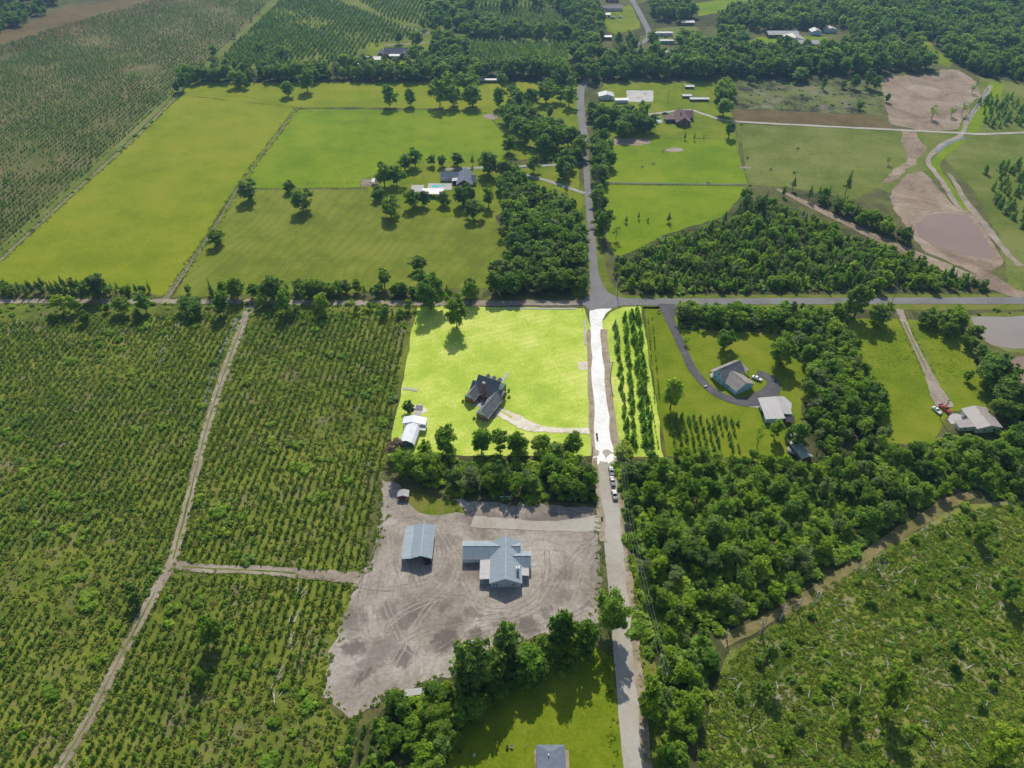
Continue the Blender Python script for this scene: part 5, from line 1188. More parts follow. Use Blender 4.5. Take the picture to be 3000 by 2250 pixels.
wood([(1460, 985), (1600, 985), (1700, 1005), (1600, 1010), (1440, 1000)], 6, 5, 8, [(L_, 'bright', 3)], 'on the upper fringe of the big right wood')
wood([(848, 1022), (900, 1018), (960, 1014), (1100, 1014), (1283, 1018), (1286, 1090), (1190, 1082), (1110, 1085), (1030, 1080), (960, 1045), (870, 1025)], 6.0, 8, 12, [(L_, 'leaf', 3), (L_, 'bright', 3.5), (L_, 'pale', 1), (L_, 'tall', 1)], 'in the wood between the bright lawn and the sand lot')
wood([(985, 1480), (1040, 1440), (1085, 1412), (1180, 1412), (1290, 1395), (1285, 1420), (1160, 1455), (1065, 1515), (1010, 1580), (985, 1530)], 5.6, 8, 13, [(L_, 'leaf', 4), (L_, 'bright', 2), (L_, 'tall', 1)], 'in the belt between the sand lot and the lower lawn')
wood([(850, 1520), (985, 1490), (985, 1600), (940, 1720), (820, 1720), (850, 1600)], 5.4, 6, 9.5, [(L_, 'bright', 3), (L_, 'leaf', 3)], 'below the sand lot beside the plantation')
wood([(1392, 1500), (1420, 1540), (1425, 1600), (1400, 1590)], 4, 5, 7.5, [(L_, 'leaf', 3)], 'beside the gravel road near the bottom')
wood([(1070, 975), (1120, 965), (1180, 968), (1225, 985), (1075, 990)], 4.5, 6, 9, [(L_, 'bright', 4)], 'along the lower edge of the bright lawn')

# trees that stand alone or can be told apart, read as (crop origin) base, top, crown width
def solo(org, u, v, tv, wpx, fam, label, group=None):
    px, py, tp = org[0] + u / 3, org[1] + v / 3, org[1] + tv / 3
    x, y = g(px, py)
    vv = (1125 - tp * K) / F_SRC
    z = ALT - y * (SP - vv * CP) / (CP + vv * SP)
    d = proj(x, y, 4)[2]
    wm = wpx / 3 * K * d / F_SRC
    rb = {'leaf': 4.3, 'tall': 3.2, 'bright': 4.1, 'sparse': 3.6, 'pine': 2.7, 'pole_pine': 2.5, 'row_pine': 1.6, 'dry': 4.6}[fam]
    z = max(2.0, z)
    put('pine_tree' if 'pine' in fam else 'leafy_tree', fam, x, y, z, (wm / 2 / rb) / (z / (6.0 if fam == 'row_pine' else 12.0)), label, group, 'pine' if 'pine' in fam else 'tree', True)
A, B_, C_, D_, E5, F6, H8, I9 = (0, 0), (737.3, 0), (1474.7, 0), (0, 553), (737.3, 553), (1474.7, 553), (737.3, 1106), (1474.7, 1106)
SOLO = [
 (A, 1620, 1300, 1172, 118, 'leaf', 'dense round oak at the fence corner of the hay field'), (A, 1880, 1245, 1175, 70, 'leaf', 'smaller round oak just inside the top fence of the hay field'),
 (A, 1970, 1370, 1232, 125, 'leaf', 'large oak with round shadow in the hay field below the fence'), (A, 1410, 1590, 1495, 98, 'leaf', 'lone dark tree low in the hay field beside the long fence'),
 (A, 1870, 625, 525, 75, 'leaf', 'single oak on the cross fence of the long pasture'), (A, 1995, 595, 450, 90, 'leaf', 'tall oak above the corner where the long fence starts'),
 (A, 1405, 530, 440, 75, 'leaf', 'oak nearest the upper left corner of the long pasture'), (A, 1550, 560, 455, 88, 'leaf', 'broad oak of a pair on the pasture strip by the far treeline'), (A, 1600, 575, 500, 42, 'leaf', 'slim tree of a pair on the pasture strip by the far treeline'),
 (A, 1190, 585, 450, 62, 'tall', 'tall tree at the top corner of the long pasture track'), (A, 1150, 600, 530, 45, 'leaf', 'small tree beside the tall one at the pasture track corner'),
 (A, 1690, 330, 270, 55, 'leaf', 'round tree alone in the far plantation behind the treeline'), (A, 1830, 380, 290, 70, 'bright', 'pale tree in the far plantation behind the treeline'), (A, 1680, 85, 50, 25, 'pine', 'small pine on the far grass lane, upper of three'), (A, 1630, 140, 110, 28, 'pine', 'small pine on the far grass lane, middle of three'), (A, 1520, 250, 205, 40, 'pine', 'dark pine on the far grass lane, lowest of three'), (A, 1390, 370, 290, 50, 'leaf', 'tree where the grass lane meets the far treeline'),
 (B_, 315, 692, 550, 86, 'leaf', 'left oak of two on the fence of the green pasture'), (B_, 450, 688, 572, 72, 'leaf', 'right oak of two on the fence of the green pasture'),
 (B_, 640, 690, 500, 95, 'leaf', 'left oak of the tall clump above the green pasture'), (B_, 725, 690, 545, 105, 'leaf', 'middle oak of the tall clump above the green pasture'), (B_, 850, 690, 550, 115, 'leaf', 'right oak of the tall clump above the green pasture'), (B_, 700, 600, 470, 105, 'leaf', 'rear left oak of the tall clump above the green pasture'), (B_, 825, 600, 460, 125, 'bright', 'pale rear oak of the tall clump above the green pasture'),
 (B_, 1040, 575, 450, 66, 'tall', 'tall narrow tree before the long low shed'), (B_, 1110, 650, 520, 62, 'tall', 'leaning tree left of the sandy turning place'), (B_, 1020, 700, 565, 70, 'leaf', 'tree at the top of the grove by the green pasture'), (B_, 1225, 690, 570, 92, 'leaf', 'tree on the small lawn left of the double oak'), (B_, 1325, 665, 530, 112, 'leaf', 'wide double oak on the small lawn left of the road'), (B_, 1475, 690, 550, 82, 'bright', 'pale round tree beside the road above the grove'), (B_, 1350, 765, 680, 45, 'leaf', 'slim tree in the sunny gap of the grove'),
 (B_, 480, 1080, 960, 78, 'leaf', 'tall oak behind the trees left of the ranch house'), (B_, 415, 1105, 1000, 72, 'leaf', 'oak beside the tall one left of the ranch house'), (B_, 588, 1075, 1000, 52, 'leaf', 'first small tree on the fence behind the ranch house'), (B_, 652, 1080, 1005, 56, 'leaf', 'second small tree on the fence behind the ranch house'), (B_, 755, 1078, 990, 74, 'leaf', 'cone shaped tree behind the ranch house garage'), (B_, 850, 1075, 1000, 32, 'pine', 'slender pine behind the ranch house roof'),
 (B_, 282, 1205, 1050, 108, 'leaf', 'large dark oak right of the corral'), (B_, 358, 1200, 1075, 88, 'leaf', 'oak between the corral and the ranch house lawn'), (B_, 240, 1290, 1215, 82, 'leaf', 'low round tree below the corral'), (B_, 325, 1405, 1275, 122, 'leaf', 'large round oak in the hay field left of the pavilion trees'),
 (B_, 465, 1345, 1230, 102, 'leaf', 'left oak of two before the pool pavilion'), (B_, 537, 1335, 1235, 72, 'leaf', 'right oak of two before the pool pavilion'), (B_, 665, 1330, 1250, 84, 'leaf', 'round clipped tree right of the pool pavilion'), (B_, 790, 1332, 1200, 112, 'leaf', 'oak in front of the ranch house brick gable'), (B_, 838, 1300, 1212, 64, 'leaf', 'smaller oak touching the ranch house gable tree'), (B_, 855, 1418, 1300, 98, 'leaf', 'oak below the ranch house at the edge of the hay field'), (B_, 955, 1340, 1205, 74, 'tall', 'upright oak between the ranch house and the wood'),
 (B_, 950, 1130, 980, 122, 'leaf', 'broad oak right of the ranch house roof'), (B_, 1040, 1145, 1040, 84, 'leaf', 'oak at the top of the wood near the ranch house lane'), (B_, 1245, 1118, 1000, 76, 'leaf', 'oak standing in the fork of the ranch house lane'), (B_, 1452, 1182, 1060, 52, 'pine', 'slim pine in the lane fork nearest the road'), (B_, 1415, 1145, 1010, 54, 'leaf', 'upright tree in the lane fork near the road'), (B_, 1090, 990, 880, 82, 'leaf', 'round oak at the lower tip of the grove'),
 (B_, 1495, 1390, 1275, 55, 'tall', 'lone narrow tree on the grass left of the road'), (B_, 1510, 1490, 1395, 70, 'bright', 'round bush tree at the road edge of the left wood'), (B_, 1360, 1300, 1235, 45, 'leaf', 'small tree above the left wood by the road'), (B_, 1695, 1535, 1350, 95, 'leaf', 'lone roadside tree right of the road above the junction'), (B_, 1780, 1550, 1450, 50, 'sparse', 'thin young tree right of the roadside tree'),
 (B_, 1845, 1445, 1400, 30, 'pine', 'tiny pine, first of those in the bright right pasture'), (B_, 1925, 1420, 1368, 26, 'pine', 'tiny pine, second of those in the bright right pasture'), (B_, 2120, 1440, 1372, 40, 'pine', 'small pine at the edge of the young wood in the pasture'), (B_, 1985, 1440, 1410, 22, 'pine', 'tiny pine, third of those in the bright right pasture'),
 (B_, 375, 285, 195, 52, 'leaf', 'dark tree left behind the far dark roofed house'), (B_, 485, 300, 195, 95, 'leaf', 'wide tree right behind the far dark roofed house'), (B_, 475, 402, 285, 84, 'leaf', 'tree with round shadow right of the round pool'), (B_, 535, 195, 115, 42, 'leaf', 'tree where the far sandy road ends'), (B_, 235, 285, 225, 30, 'pine', 'small pine on the drive of the far dark roofed house'), (B_, 610, 100, 0, 110, 'leaf', 'large tree at the bend of the far sandy road'), (B_, 775, 90, 10, 70, 'leaf', 'tree in the far pine block near the top edge'),
 (C_, 295, 892, 775, 62, 'tall', 'dark upright tree on the fence corner right of the maroon house'), (C_, 262, 752, 645, 108, 'bright', 'bright round tree beside the gravel lane bend'), (C_, 12, 905, 852, 26, 'pine', 'young fence tree nearest the maroon house, first of three'), (C_, 72, 910, 850, 20, 'pine', 'young fence tree below the maroon house, second of three'), (C_, 133, 905, 868, 18, 'sparse', 'young fence tree below the maroon house, third of three'),
 (C_, 750, 525, 435, 92, 'bright', 'round pale tree in front of the tall treeline'), (C_, 905, 580, 485, 38, 'tall', 'narrow tree left alone on the cleared ground'), (C_, 1035, 572, 515, 36, 'leaf', 'small tree on the cleared ground, left of the pair'), (C_, 1110, 575, 482, 52, 'leaf', 'larger tree on the cleared ground near the clay'), (C_, 1195, 565, 440, 62, 'tall', 'tallest tree left on the cleared ground'), (C_, 1245, 585, 485, 50, 'leaf', 'tree at the right edge of the cleared ground'), (C_, 1145, 708, 655, 42, 'leaf', 'small tree between stubble field and cleared ground'), (C_, 1320, 662, 605, 34, 'leaf', 'small tree at the edge of the red clay'), (C_, 440, 545, 492, 45, 'leaf', 'small tree at the left end of the cleared ground'),
 (C_, 1610, 772, 680, 62, 'sparse', 'leaning tree alone on the red clay'), (C_, 1735, 758, 690, 50, 'sparse', 'left tree of the pair on the red clay'), (C_, 1805, 748, 655, 44, 'sparse', 'taller right tree of the pair on the red clay'), (C_, 1330, 1068, 1010, 36, 'sparse', 'small leaning tree at the right end of the dull pasture'), (C_, 1870, 605, 540, 40, 'sparse', 'tree at the upper right rim of the red clay'), (C_, 1050, 1270, 1105, 60, 'pine', 'tall double pine rising from the pine strip'), (C_, 710, 1235, 1150, 45, 'pine', 'pine rising from the upper end of the pine strip'), (C_, 405, 1320, 1185, 56, 'tall', 'tall dark tree at the upper corner of the young wood'),
 (F6, 265, 602, 485, 104, 'leaf', 'rounded tree on the lawn behind the blue house'), (F6, 632, 705, 530, 162, 'leaf', 'wide oak casting a long shadow right of the blue house'), (F6, 1110, 400, 165, 132, 'tall', 'tall tree overlapping the cross road above the meadow'), (F6, 20, 575, 525, 42, 'sparse', 'thin young tree beside the curved asphalt drive'), (F6, 1838, 810, 742, 46, 'leaf', 'dark bush tree alone right of the sand drive'), (F6, 1318, 965, 920, 22, 'pine', 'tiny pine alone on the meadow lawn'), (F6, 480, 1240, 1095, 70, 'sparse', 'sparse young tree left of the shed under trees'), (F6, 590, 1180, 1055, 70, 'bright', 'young tree in front of the white metal garage'), (F6, 730, 1240, 1080, 110, 'leaf', 'tree overhanging the long pale green shed'), (F6, 790, 960, 815, 105, 'pole_pine', 'pine with high crown right of the metal garage'),
 (E5, 750, 468, 262, 132, 'leaf', 'tall tree with trailing trunk foliage at the top of the bright lawn'), (E5, 582, 345, 150, 150, 'leaf', 'big tree shading the upper left corner of the bright lawn'), (E5, 838, 300, 150, 95, 'leaf', 'round tree above the bright lawn beside the dirt road'), (E5, 440, 1020, 945, 72, 'leaf', 'small round tree behind the open shelter'), (E5, 682, 1262, 1115, 142, 'leaf', 'dark tall tree right of the arched barn'), (E5, 545, 1290, 1205, 85, 'bright', 'small lime green tree between the arched barn and the dark tree'), (E5, 1500, 1280, 1150, 112, 'leaf', 'lone tree right on the lower edge of the bright lawn'), (E5, 352, 1290, 1192, 118, 'dry', 'pinkish flowering tree at the front of the arched barn'), (E5, 1825, 1300, 1225, 130, 'bright', 'round bushy tree right of the white road at the lot edge'), (E5, 910, 1270, 1140, 125, 'bright', 'leafy tree below the brick house garage'), (E5, 1030, 1280, 1130, 110, 'bright', 'leafy tree below the sandy drive fork'), (E5, 1135, 1270, 1145, 105, 'leaf', 'darker leafy tree below the sandy drive'), (E5, 1400, 1295, 1220, 130, 'bright', 'low wide tree left of the lone lawn edge tree'), (E5, 2130, 990, 800, 122, 'bright', 'tall bright tree right of the pine rows with a long shadow'), (E5, 500, 92, 0, 95, 'leaf', 'upper lone tree at the right of the hay field'), (E5, 282, 202, 65, 76, 'tall', 'narrow lone tree near the hay field bottom'), (E5, 570, 290, 95, 130, 'leaf', 'large hedgerow tree above the big shade tree'),
 (H8, 1740, 775, 530, 200, 'bright', 'bright round tree at the road corner of the sand lot'), (H8, 1970, 1360, 1110, 120, 'leaf', 'shrubby tree between the gravel road and the lower utility pole'), (H8, 1065, 985, 745, 165, 'leaf', 'dark tree at the top of the belt below the sand lot'), (H8, 1420, 900, 645, 150, 'leaf', 'tall oak in the belt below the sand lot'), (H8, 1575, 900, 715, 160, 'leaf', 'broad oak at the right end of the belt'), (H8, 870, 1130, 870, 260, 'leaf', 'very large oak at the left end of the belt'),
 (I9, 1290, 1275, 1045, 120, 'leaf', 'dark tree with a long shadow in the middle of the cutover'), (I9, 1715, 935, 845, 92, 'pole_pine', 'pine with a fuzzy crown in the cutover'), (I9, 2085, 570, 450, 92, 'leaf', 'tree with a long shadow at the right of the cutover'), (I9, 1905, 190, 85, 92, 'leaf', 'upper right tree standing in the cutover'), (I9, 2020, 1590, 1420, 200, 'bright', 'large bushy tree at the lower right corner'), (I9, 520, 1040, 880, 130, 'pole_pine', 'tall pine at the wood edge left in the cutover'), (I9, 430, 1350, 1130, 130, 'pole_pine', 'spreading pine low at the wood edge'), (I9, 1030, 1410, 1345, 75, 'leaf', 'small dark tree near the bottom of the cutover'), (I9, 1080, 1290, 1190, 70, 'leaf', 'small tree left of the dark cutover tree'),
 (D_, 640, 272, 120, 140, 'leaf', 'large broadleaf tree in the left pine hedgerow'), (D_, 415, 362, 255, 85, 'bright', 'roadside tree below the dirt road, left of the pair'), (D_, 490, 367, 265, 80, 'bright', 'roadside tree below the dirt road, right of the pair'), (D_, 805, 372, 262, 95, 'bright', 'bushy tree below the dirt road under the hedgerow gap'), (D_, 950, 368, 240, 90, 'bright', 'slender tree below the dirt road near the field gate'), (D_, 1262, 372, 280, 150, 'leaf', 'wide thicket tree left of the dirt road junction'), (D_, 1450, 382, 235, 90, 'leaf', 'tree at the left corner of the dirt road junction'), (D_, 1540, 278, 140, 110, 'leaf', 'tall tree above the dirt road junction'), (D_, 1780, 282, 128, 130, 'leaf', 'tall tree in the hedgerow right of the junction'), (D_, 1855, 372, 205, 95, 'bright', 'leaning tree below the dirt road right of the junction'), (D_, 1705, 330, 255, 80, 'bright', 'bushy tree at the right corner of the dirt road junction'), (D_, 2100, 372, 248, 85, 'bright', 'upright tree below the dirt road left of the bright lot'), (D_, 2012, 272, 155, 95, 'leaf', 'dark hedgerow tree above the plantation edge'),
 ((0, 1106), 1395, 850, 690, 130, 'leaf', 'dark evergreen bush tree in the lower plantation'), ((0, 1106), 895, 605, 530, 75, 'leaf', 'dark bush tree beside the bend of the dirt road'), ((0, 1106), 1310, 1100, 1020, 75, 'leaf', 'dark rounded tree low in the plantation'),
]
for s_ in SOLO: solo(*s_)
VAR['dry'] = [(leafy_crown('crown', 91, M['leaf_dry'], nclump=36, r=4.3, base=.1), trunk_mesh('trunk', 91, 9, .2, .3, 3.5, M['bark']))]
BASE_H['dry'] = 12.0
# four rows of pines in the bright lot and the small ones beside it
ROWS = [((1330, 712), (1355, 965), 6, 14, 5.6), ((1350, 685), (1372, 978), 6, 15, 5.6), ((1364, 682), (1397, 975), 7.5, 19, 6.6), ((1376, 675), (1408, 978), 7, 19, 6.2)]
for ri, (a, b2, hh, n, top) in enumerate(ROWS):
    (x0, y0), (x1, y1) = g(*a), g(*b2)
    L = math.hypot(x1 - x0, y1 - y0); n = int(L / 3.5)
    for i in range(n):
        t = (i + NPR.uniform(-.3, .3)) / n
        if NPR.random() < (.2 if ri < 2 else .12): continue
        put('pine_tree', 'row_pine', x0 + (x1 - x0) * t + NPR.normal(0, .35), y0 + (y1 - y0) * t, NPR.uniform(3.2, top), NPR.uniform(.75, 1.15), 'dark pine in the ' + ('first', 'second', 'third', 'fourth')[ri] + ' row beside the brightened road', 'pines in the rows beside the brightened road', 'pine')

# young plantation pines
ROWDIR = math.radians(-2.1)        # planting rows run with the main road
def plantation(poly_px, sp, hmin, hmax, fam, place, drop=.12, gaps=None, k=0):
    P = jgrid(gp(poly_px), sp, (.1, .4), ROWDIR, drop)
    for x, y in P:
        if not visible(x, y, 3, 30) or not free(x, y, 2): continue
        lf = lowfreq(x, y, 23, k)
        if NPR.random() < max(0, (lf - .58) * 2.0): continue
        put('young_pine', fam, x, y, NPR.uniform(hmin, hmax) * (1.2 - .4 * lf), NPR.uniform(1.0, 1.6), 'young pine ' + place, 'young pines ' + place, 'pine')
plantation([(-40, 700), (500, 680), (505, 700), (470, 800), (425, 960), (395, 1080), (355, 1220), (290, 1340), (200, 1510), (100, 1680), (-40, 1690)], (2.8, 1.35), .9, 2.1, 'sapling', 'in the rows left of the long dirt road', k=1)
plantation([(556, 676), (880, 676), (862, 800), (838, 950), (830, 1010), (812, 1050), (790, 1225), (700, 1230), (385, 1210), (405, 1120), (440, 1000), (480, 870), (520, 740)], (2.8, 1.35), .9, 2.2, 'sapling', 'in the block between dirt road and bright lot', k=2)
plantation([(372, 1246), (560, 1246), (755, 1262), (715, 1350), (680, 1490), (735, 1560), (740, 1690), (140, 1690), (210, 1550), (300, 1375)], (2.8, 1.35), .9, 2.2, 'sapling', 'in the lower block left of the sand lot', k=3)
plantation([(740, 1570), (850, 1530), (860, 1600), (820, 1690), (730, 1690)], (3.3, 2.2), 2.4, 3.8, 'sapling', 'below the tip of the sand lot', k=4)
plantation([(-60, 120), (120, 60), (360, -8), (590, -8), (450, 136), (375, 200), (200, 360), (0, 545), (-60, 590)], (3.8, 2.0), 1.1, 2.2, 'sapling_d', 'in the far left plantation', .12, k=5)
plantation([(612, -8), (700, -8), (910, 72), (820, 92), (780, 108), (740, 140), (640, 146), (470, 138)], (4.6, 2.7), 2.6, 4.2, 'sapling_d', 'in the far plantation above the treeline', .1, k=6)
plantation([(760, -8), (920, -8), (925, 55), (840, 40)], (4.6, 2.7), 2.6, 4.2, 'sapling_d', 'in the far plantation beyond the sandy road', .1, k=7)
plantation([(1014, 96), (1230, 98), (1228, 150), (1120, 150), (1014, 142)], (4.2, 2.6), 4.5, 6.5, 'sapling_d', 'in the dense dark pine block', .02, k=8)
plantation([(925, 94), (985, 98), (965, 140), (915, 135)], (4.6, 2.6), 4.5, 6.5, 'sapling_d', 'in the short rows right of the far house', .05, k=8)
plantation([(930, -8), (1170, -8), (1240, 40), (1240, 75), (1100, 60), (940, 30)], (4.4, 2.8), 3, 5, 'sapling_d', 'in the pine block near the top edge', .08, k=9)
plantation([(1440, 897), (1592, 905), (1602, 978), (1540, 988), (1445, 970)], (2.6, 1.8), 1.6, 3.2, 'sapling', 'in the small rows beside the blue house lawn', .08, k=10)
for (a, b2) in (((1409, 690), (1425, 870)), ((1400, 690), (1415, 880)), ((1404, 860), (1424, 980)), ((1396, 880), (1410, 985))):
    (x0, y0), (x1, y1) = g(*a), g(*b2)
    n = int(math.hypot(x1 - x0, y1 - y0) / 3.0)
    for i in range(n):
        if NPR.random() < .15: continue
        put('young_pine', 'sapling', x0 + (x1 - x0) * i / n, y0 + (y1 - y0) * i / n, NPR.uniform(.9, 1.9), 1.0, 'seedling pine in the sparse rows at the right edge of the bright lot', 'seedling pines at the right edge of the bright lot', 'pine')
plantation([(2125, 370), (2180, 350), (2240, 380), (2240, 520), (2190, 500), (2150, 450)], (6, 5), 4, 8, 'sapling_d', 'on the wet meadow at the right edge', .35, k=11)
plantation([(2110, 215), (2212, 210), (2230, 270), (2130, 280)], (6, 5), 4, 7, 'sapling_d', 'on the meadow right of the clay', .4, k=12)
# shrubs and undergrowth
def shrubs(poly_px, sp, hmin, hmax, fam, place, drop=.3, k=0, thr=.0, wmin=.9, wmax=1.8):
    for x, y in jgrid(gp(poly_px), sp, .48, .3, drop):
        if not visible(x, y, 1, 20) or not free(x, y, 0): continue
        if lowfreq(x, y, 15, k) < thr: continue
        put('shrub', fam, x, y, NPR.uniform(hmin, hmax), NPR.uniform(wmin, wmax), 'green shrub ' + place, 'shrubs ' + place, 'shrub')
PLN = [[(-40, 690), (515, 672), (470, 800), (425, 960), (395, 1080), (355, 1220), (290, 1340), (200, 1510), (100, 1680), (-40, 1690)],
       [(556, 670), (890, 670), (866, 800), (840, 960), (828, 1010), (812, 1050), (790, 1228), (385, 1212), (440, 1000), (520, 740)],
       [(372, 1246), (755, 1262), (715, 1350), (680, 1490), (735, 1560), (740, 1690), (140, 1690), (210, 1550), (300, 1375)]]
for i, p_ in enumerate(PLN):
    pl = ('among the pines left of the long dirt road', 'among the pines between dirt road and bright lot', 'among the pines left of the sand lot')[i]
    shrubs(p_, 2.6, .35, .9, 'bush', pl, .35, 20 + i, .42, .8, 1.5)
    shrubs(p_, 7.5, 1.2, 2.3, 'bush', pl, .2, 30 + i, .56)
CUT = [(1550, 1480), (1585, 1410), (1690, 1345), (1765, 1280), (1900, 1200), (2060, 1110), (2260, 1075), (2260, 1690), (1500, 1690)]
shrubs(CUT, 1.8, .3, .8, 'bush', 'in the cutover field', .2, 41, .3, .9, 1.8)
shrubs(CUT, 5.0, 1.2, 2.3, 'bush', 'in the cutover field', .4, 42, .45, .7, 1.2)
shrubs(CUT, 11.0, 2.2, 3.6, 'bush_dark', 'in the cutover field', .3, 43, .3, .5, .8)
shrubs([(1330, 1000), (1420, 1000), (1560, 1010), (1750, 1010), (1900, 965), (2250, 930), (2250, 1060), (1900, 1150), (1690, 1300), (1560, 1370), (1470, 1680), (1440, 1680), (1380, 1350)], 2.9, 1.3, 3.4, 'bush', 'under the big right wood', .2, 44)
shrubs([(1465, 672), (1830, 672), (1840, 740), (1905, 870), (1905, 935), (1740, 935), (1730, 870), (1755, 805), (1705, 735), (1690, 712), (1470, 708)], 3.4, 1.2, 3.0, 'bush', 'under the wood right of the blue house', .2, 54)
shrubs([(1320, 560), (1600, 465), (1760, 475), (2160, 628), (1340, 632)], 4.2, 1.2, 2.8, 'bush', 'under the young triangular wood', .25, 45)
shrubs([(385, 212), (395, 206), (8, 552), (-12, 570)], 3.2, .8, 2.2, 'bush', 'along the far left pasture track', .3, 46)
shrubs([(1605, 180), (1900, 170), (1905, 235), (1605, 235)], 9, .6, 1.4, 'bush_dark', 'on the cleared debris ground', .4, 47)
shrubs([(850, 985), (1285, 992), (1288, 1092), (1030, 1085), (870, 1030)], 4.0, 1.4, 3.0, 'bush', 'under the wood above the sand lot', .2, 48)
shrubs([(985, 1480), (1085, 1405), (1290, 1390), (1290, 1425), (1065, 1520), (980, 1600), (850, 1690), (760, 1690), (850, 1520)], 3.6, 1.2, 2.8, 'bush', 'in the belt below the sand lot', .2, 49)
shrubs([(1352, 1010), (1395, 1330), (1430, 1500), (1475, 1690), (1430, 1690), (1375, 1350), (1344, 1100)], 3.5, .4, 1.0, 'bush', 'on the verge of the gravel road', .45, 50)
shrubs([(0, 655), (890, 657), (890, 690), (0, 690)], 4.0, .7, 1.8, 'bush', 'along the left dirt road', .3, 51)
shrubs([(2095, 668), (2212, 664), (2212, 676), (2095, 682)], 5, .6, 1.6, 'bush_dark', 'on the pond bank below the cross road', .35, 52)
shrubs([(1330, 560), (1440, 505), (1560, 470), (1560, 490), (1340, 590)], 6, .6, 1.5, 'bush', 'on the lower edge of the bright right pasture', .4, 53)
for (fx, fy, lab) in ((1480, 640, 'clipped round shrub at the upper right wall of the brick house'), (1480, 830, 'clipped round shrub at the lower right wall of the brick house'), (150, 950, 'clipped round shrub at the left wing corner of the brick house'), (480, 1430, 'clipped round shrub at the garage corner of the brick house')):
    x, y = g((1340 + fx * 160 / 1561) / K, (1080 + fy * 160 / 1561) / K)
    put('shrub', 'bush', x, y, 1.5, .62, lab, 'clipped shrubs around the brick house', 'shrub', True)
for (u, v) in ((1320, 1040), (1355, 1040), (1392, 1045)):
    x, y = g(B_[0] + u / 3, v / 3); put('shrub', 'bush_dark', x, y, 3.6, .55, ('left', 'middle', 'right')[[1320, 1355, 1392].index(u)] + ' one of three round dark shrubs in a row above the lane fork', 'round shrubs above the lane fork', 'shrub', True)

# ------------------------------------------------------------------ plants: the largest as individuals, the rest as masses
M['tall_grass'] = leafmat('tall_grass_blades', [(0.16, 0.22, 0.04), (0.21, 0.25, 0.05), (0.28, 0.26, 0.1), (0.14, 0.22, 0.035)], 0.5)
TUFT = [tuft_mesh('tuft', s_, M['tall_grass']) for s_ in (95, 96, 97)]
M['weeds'] = leafmat('green_weeds', [(0.14, 0.23, 0.026), (0.19, 0.28, 0.03), (0.25, 0.29, 0.05), (0.13, 0.24, 0.03)], 0.5)
WEED = [tuft_mesh('weed', s_, M['weeds'], .9, .7, 30) for s_ in (101, 102, 103)]
BASE_H['weed'] = .7
BASE_H['tuft'] = .7
def tufts(poly_px, sp, drop=.2, k=0, hmin=.35, hmax=.8, fam='tuft'):
    for x, y in jgrid(gp(poly_px), sp, .5, .3, drop):
        if visible(x, y, 0, 5): put('grass', fam, x, y, NPR.uniform(hmin, hmax), NPR.uniform(.9, 1.6))
for (ax, ay), (bx, by) in zip(LOT_EDGE, LOT_EDGE[1:]):
    for i_ in range(int(math.hypot(bx - ax, by - ay) / .55)):
        t_ = NPR.random(); put('grass', 'weed', ax + (bx - ax) * t_ + NPR.normal(0, 1.1), ay + (by - ay) * t_ + NPR.normal(0, 1.1), NPR.uniform(.2, .6), NPR.uniform(.8, 1.5))
def edge_tufts(px, off, per=1.1, hmin=.2, hmax=.55, sd=.6):
    C = smooth_path(gp(px), 4)
    for (ax, ay), (bx, by) in zip(C, C[1:]):
        L = math.hypot(bx - ax, by - ay) or 1; nx, ny = -(by - ay) / L, (bx - ax) / L
        for sg_ in (-1, 1):
            for _ in range(int(L / per * 1.0 + NPR.random())):
                t_ = NPR.random(); o_ = sg_ * off + NPR.normal(0, sd); x, y = ax + (bx - ax) * t_ + nx * o_, ay + (by - ay) * t_ + ny * o_
                if visible(x, y, 0, 5): put('grass', 'weed', x, y, NPR.uniform(hmin, hmax), NPR.uniform(.8, 1.5))
edge_tufts([(545, 655), (520, 710), (490, 790), (465, 865), (440, 950), (415, 1050), (390, 1150), (372, 1212), (340, 1270), (300, 1345), (250, 1440), (205, 1530), (165, 1600), (125, 1665)], 2.3, .7)
edge_tufts([(375, 1218), (440, 1228), (560, 1232), (660, 1240), (760, 1247)], 2.3, .7)
edge_tufts([(0, 651), (200, 651), (540, 652), (760, 655), (900, 655), (1000, 656)], 2.8, .8)
edge_tufts([(1310, 990), (1320, 1106), (1345, 1372), (1370, 1659)], 5.4, .8, .15, .4, .9)
edge_tufts([(642, 234), (580, 315), (515, 405), (470, 480), (420, 555), (362, 640)], 1.8, .9)
edge_tufts([(385, 205), (300, 290), (200, 380), (100, 470), (0, 563)], 2.0, .9)
edge_tufts([(1948, 686), (1975, 745), (2008, 813)], 2.0, .7, .15, .35)
tufts(CUT, 1.25, .25, 0, .3, .7, 'weed')
tufts(CUT, 3.0, .3)
for p_ in PLN: tufts(p_, 2.1, .3)
tufts([(1344, 1000), (1352, 1150), (1395, 1340), (1425, 1500), (1470, 1690), (1400, 1690), (1385, 1560), (1372, 1380), (1344, 1110)], 1.6, .3, 0, .2, .5)
tufts([(1835, 700), (1945, 695), (2000, 810), (1985, 830), (1900, 820), (1860, 760)], 2.0, .3, 0, .12, .25)
tufts([(1970, 700), (2050, 700), (2100, 790), (2110, 830), (2035, 830)], 2.0, .3, 0, .12, .25)
MESHES = {'weed': WEED, 'tuft': TUFT, 'sapling': SAPL, 'sapling_d': SAPL_D, 'bush': BUSH, 'bush_dark': BUSH_D}
BASE_H['sapling_d'] = 3.0
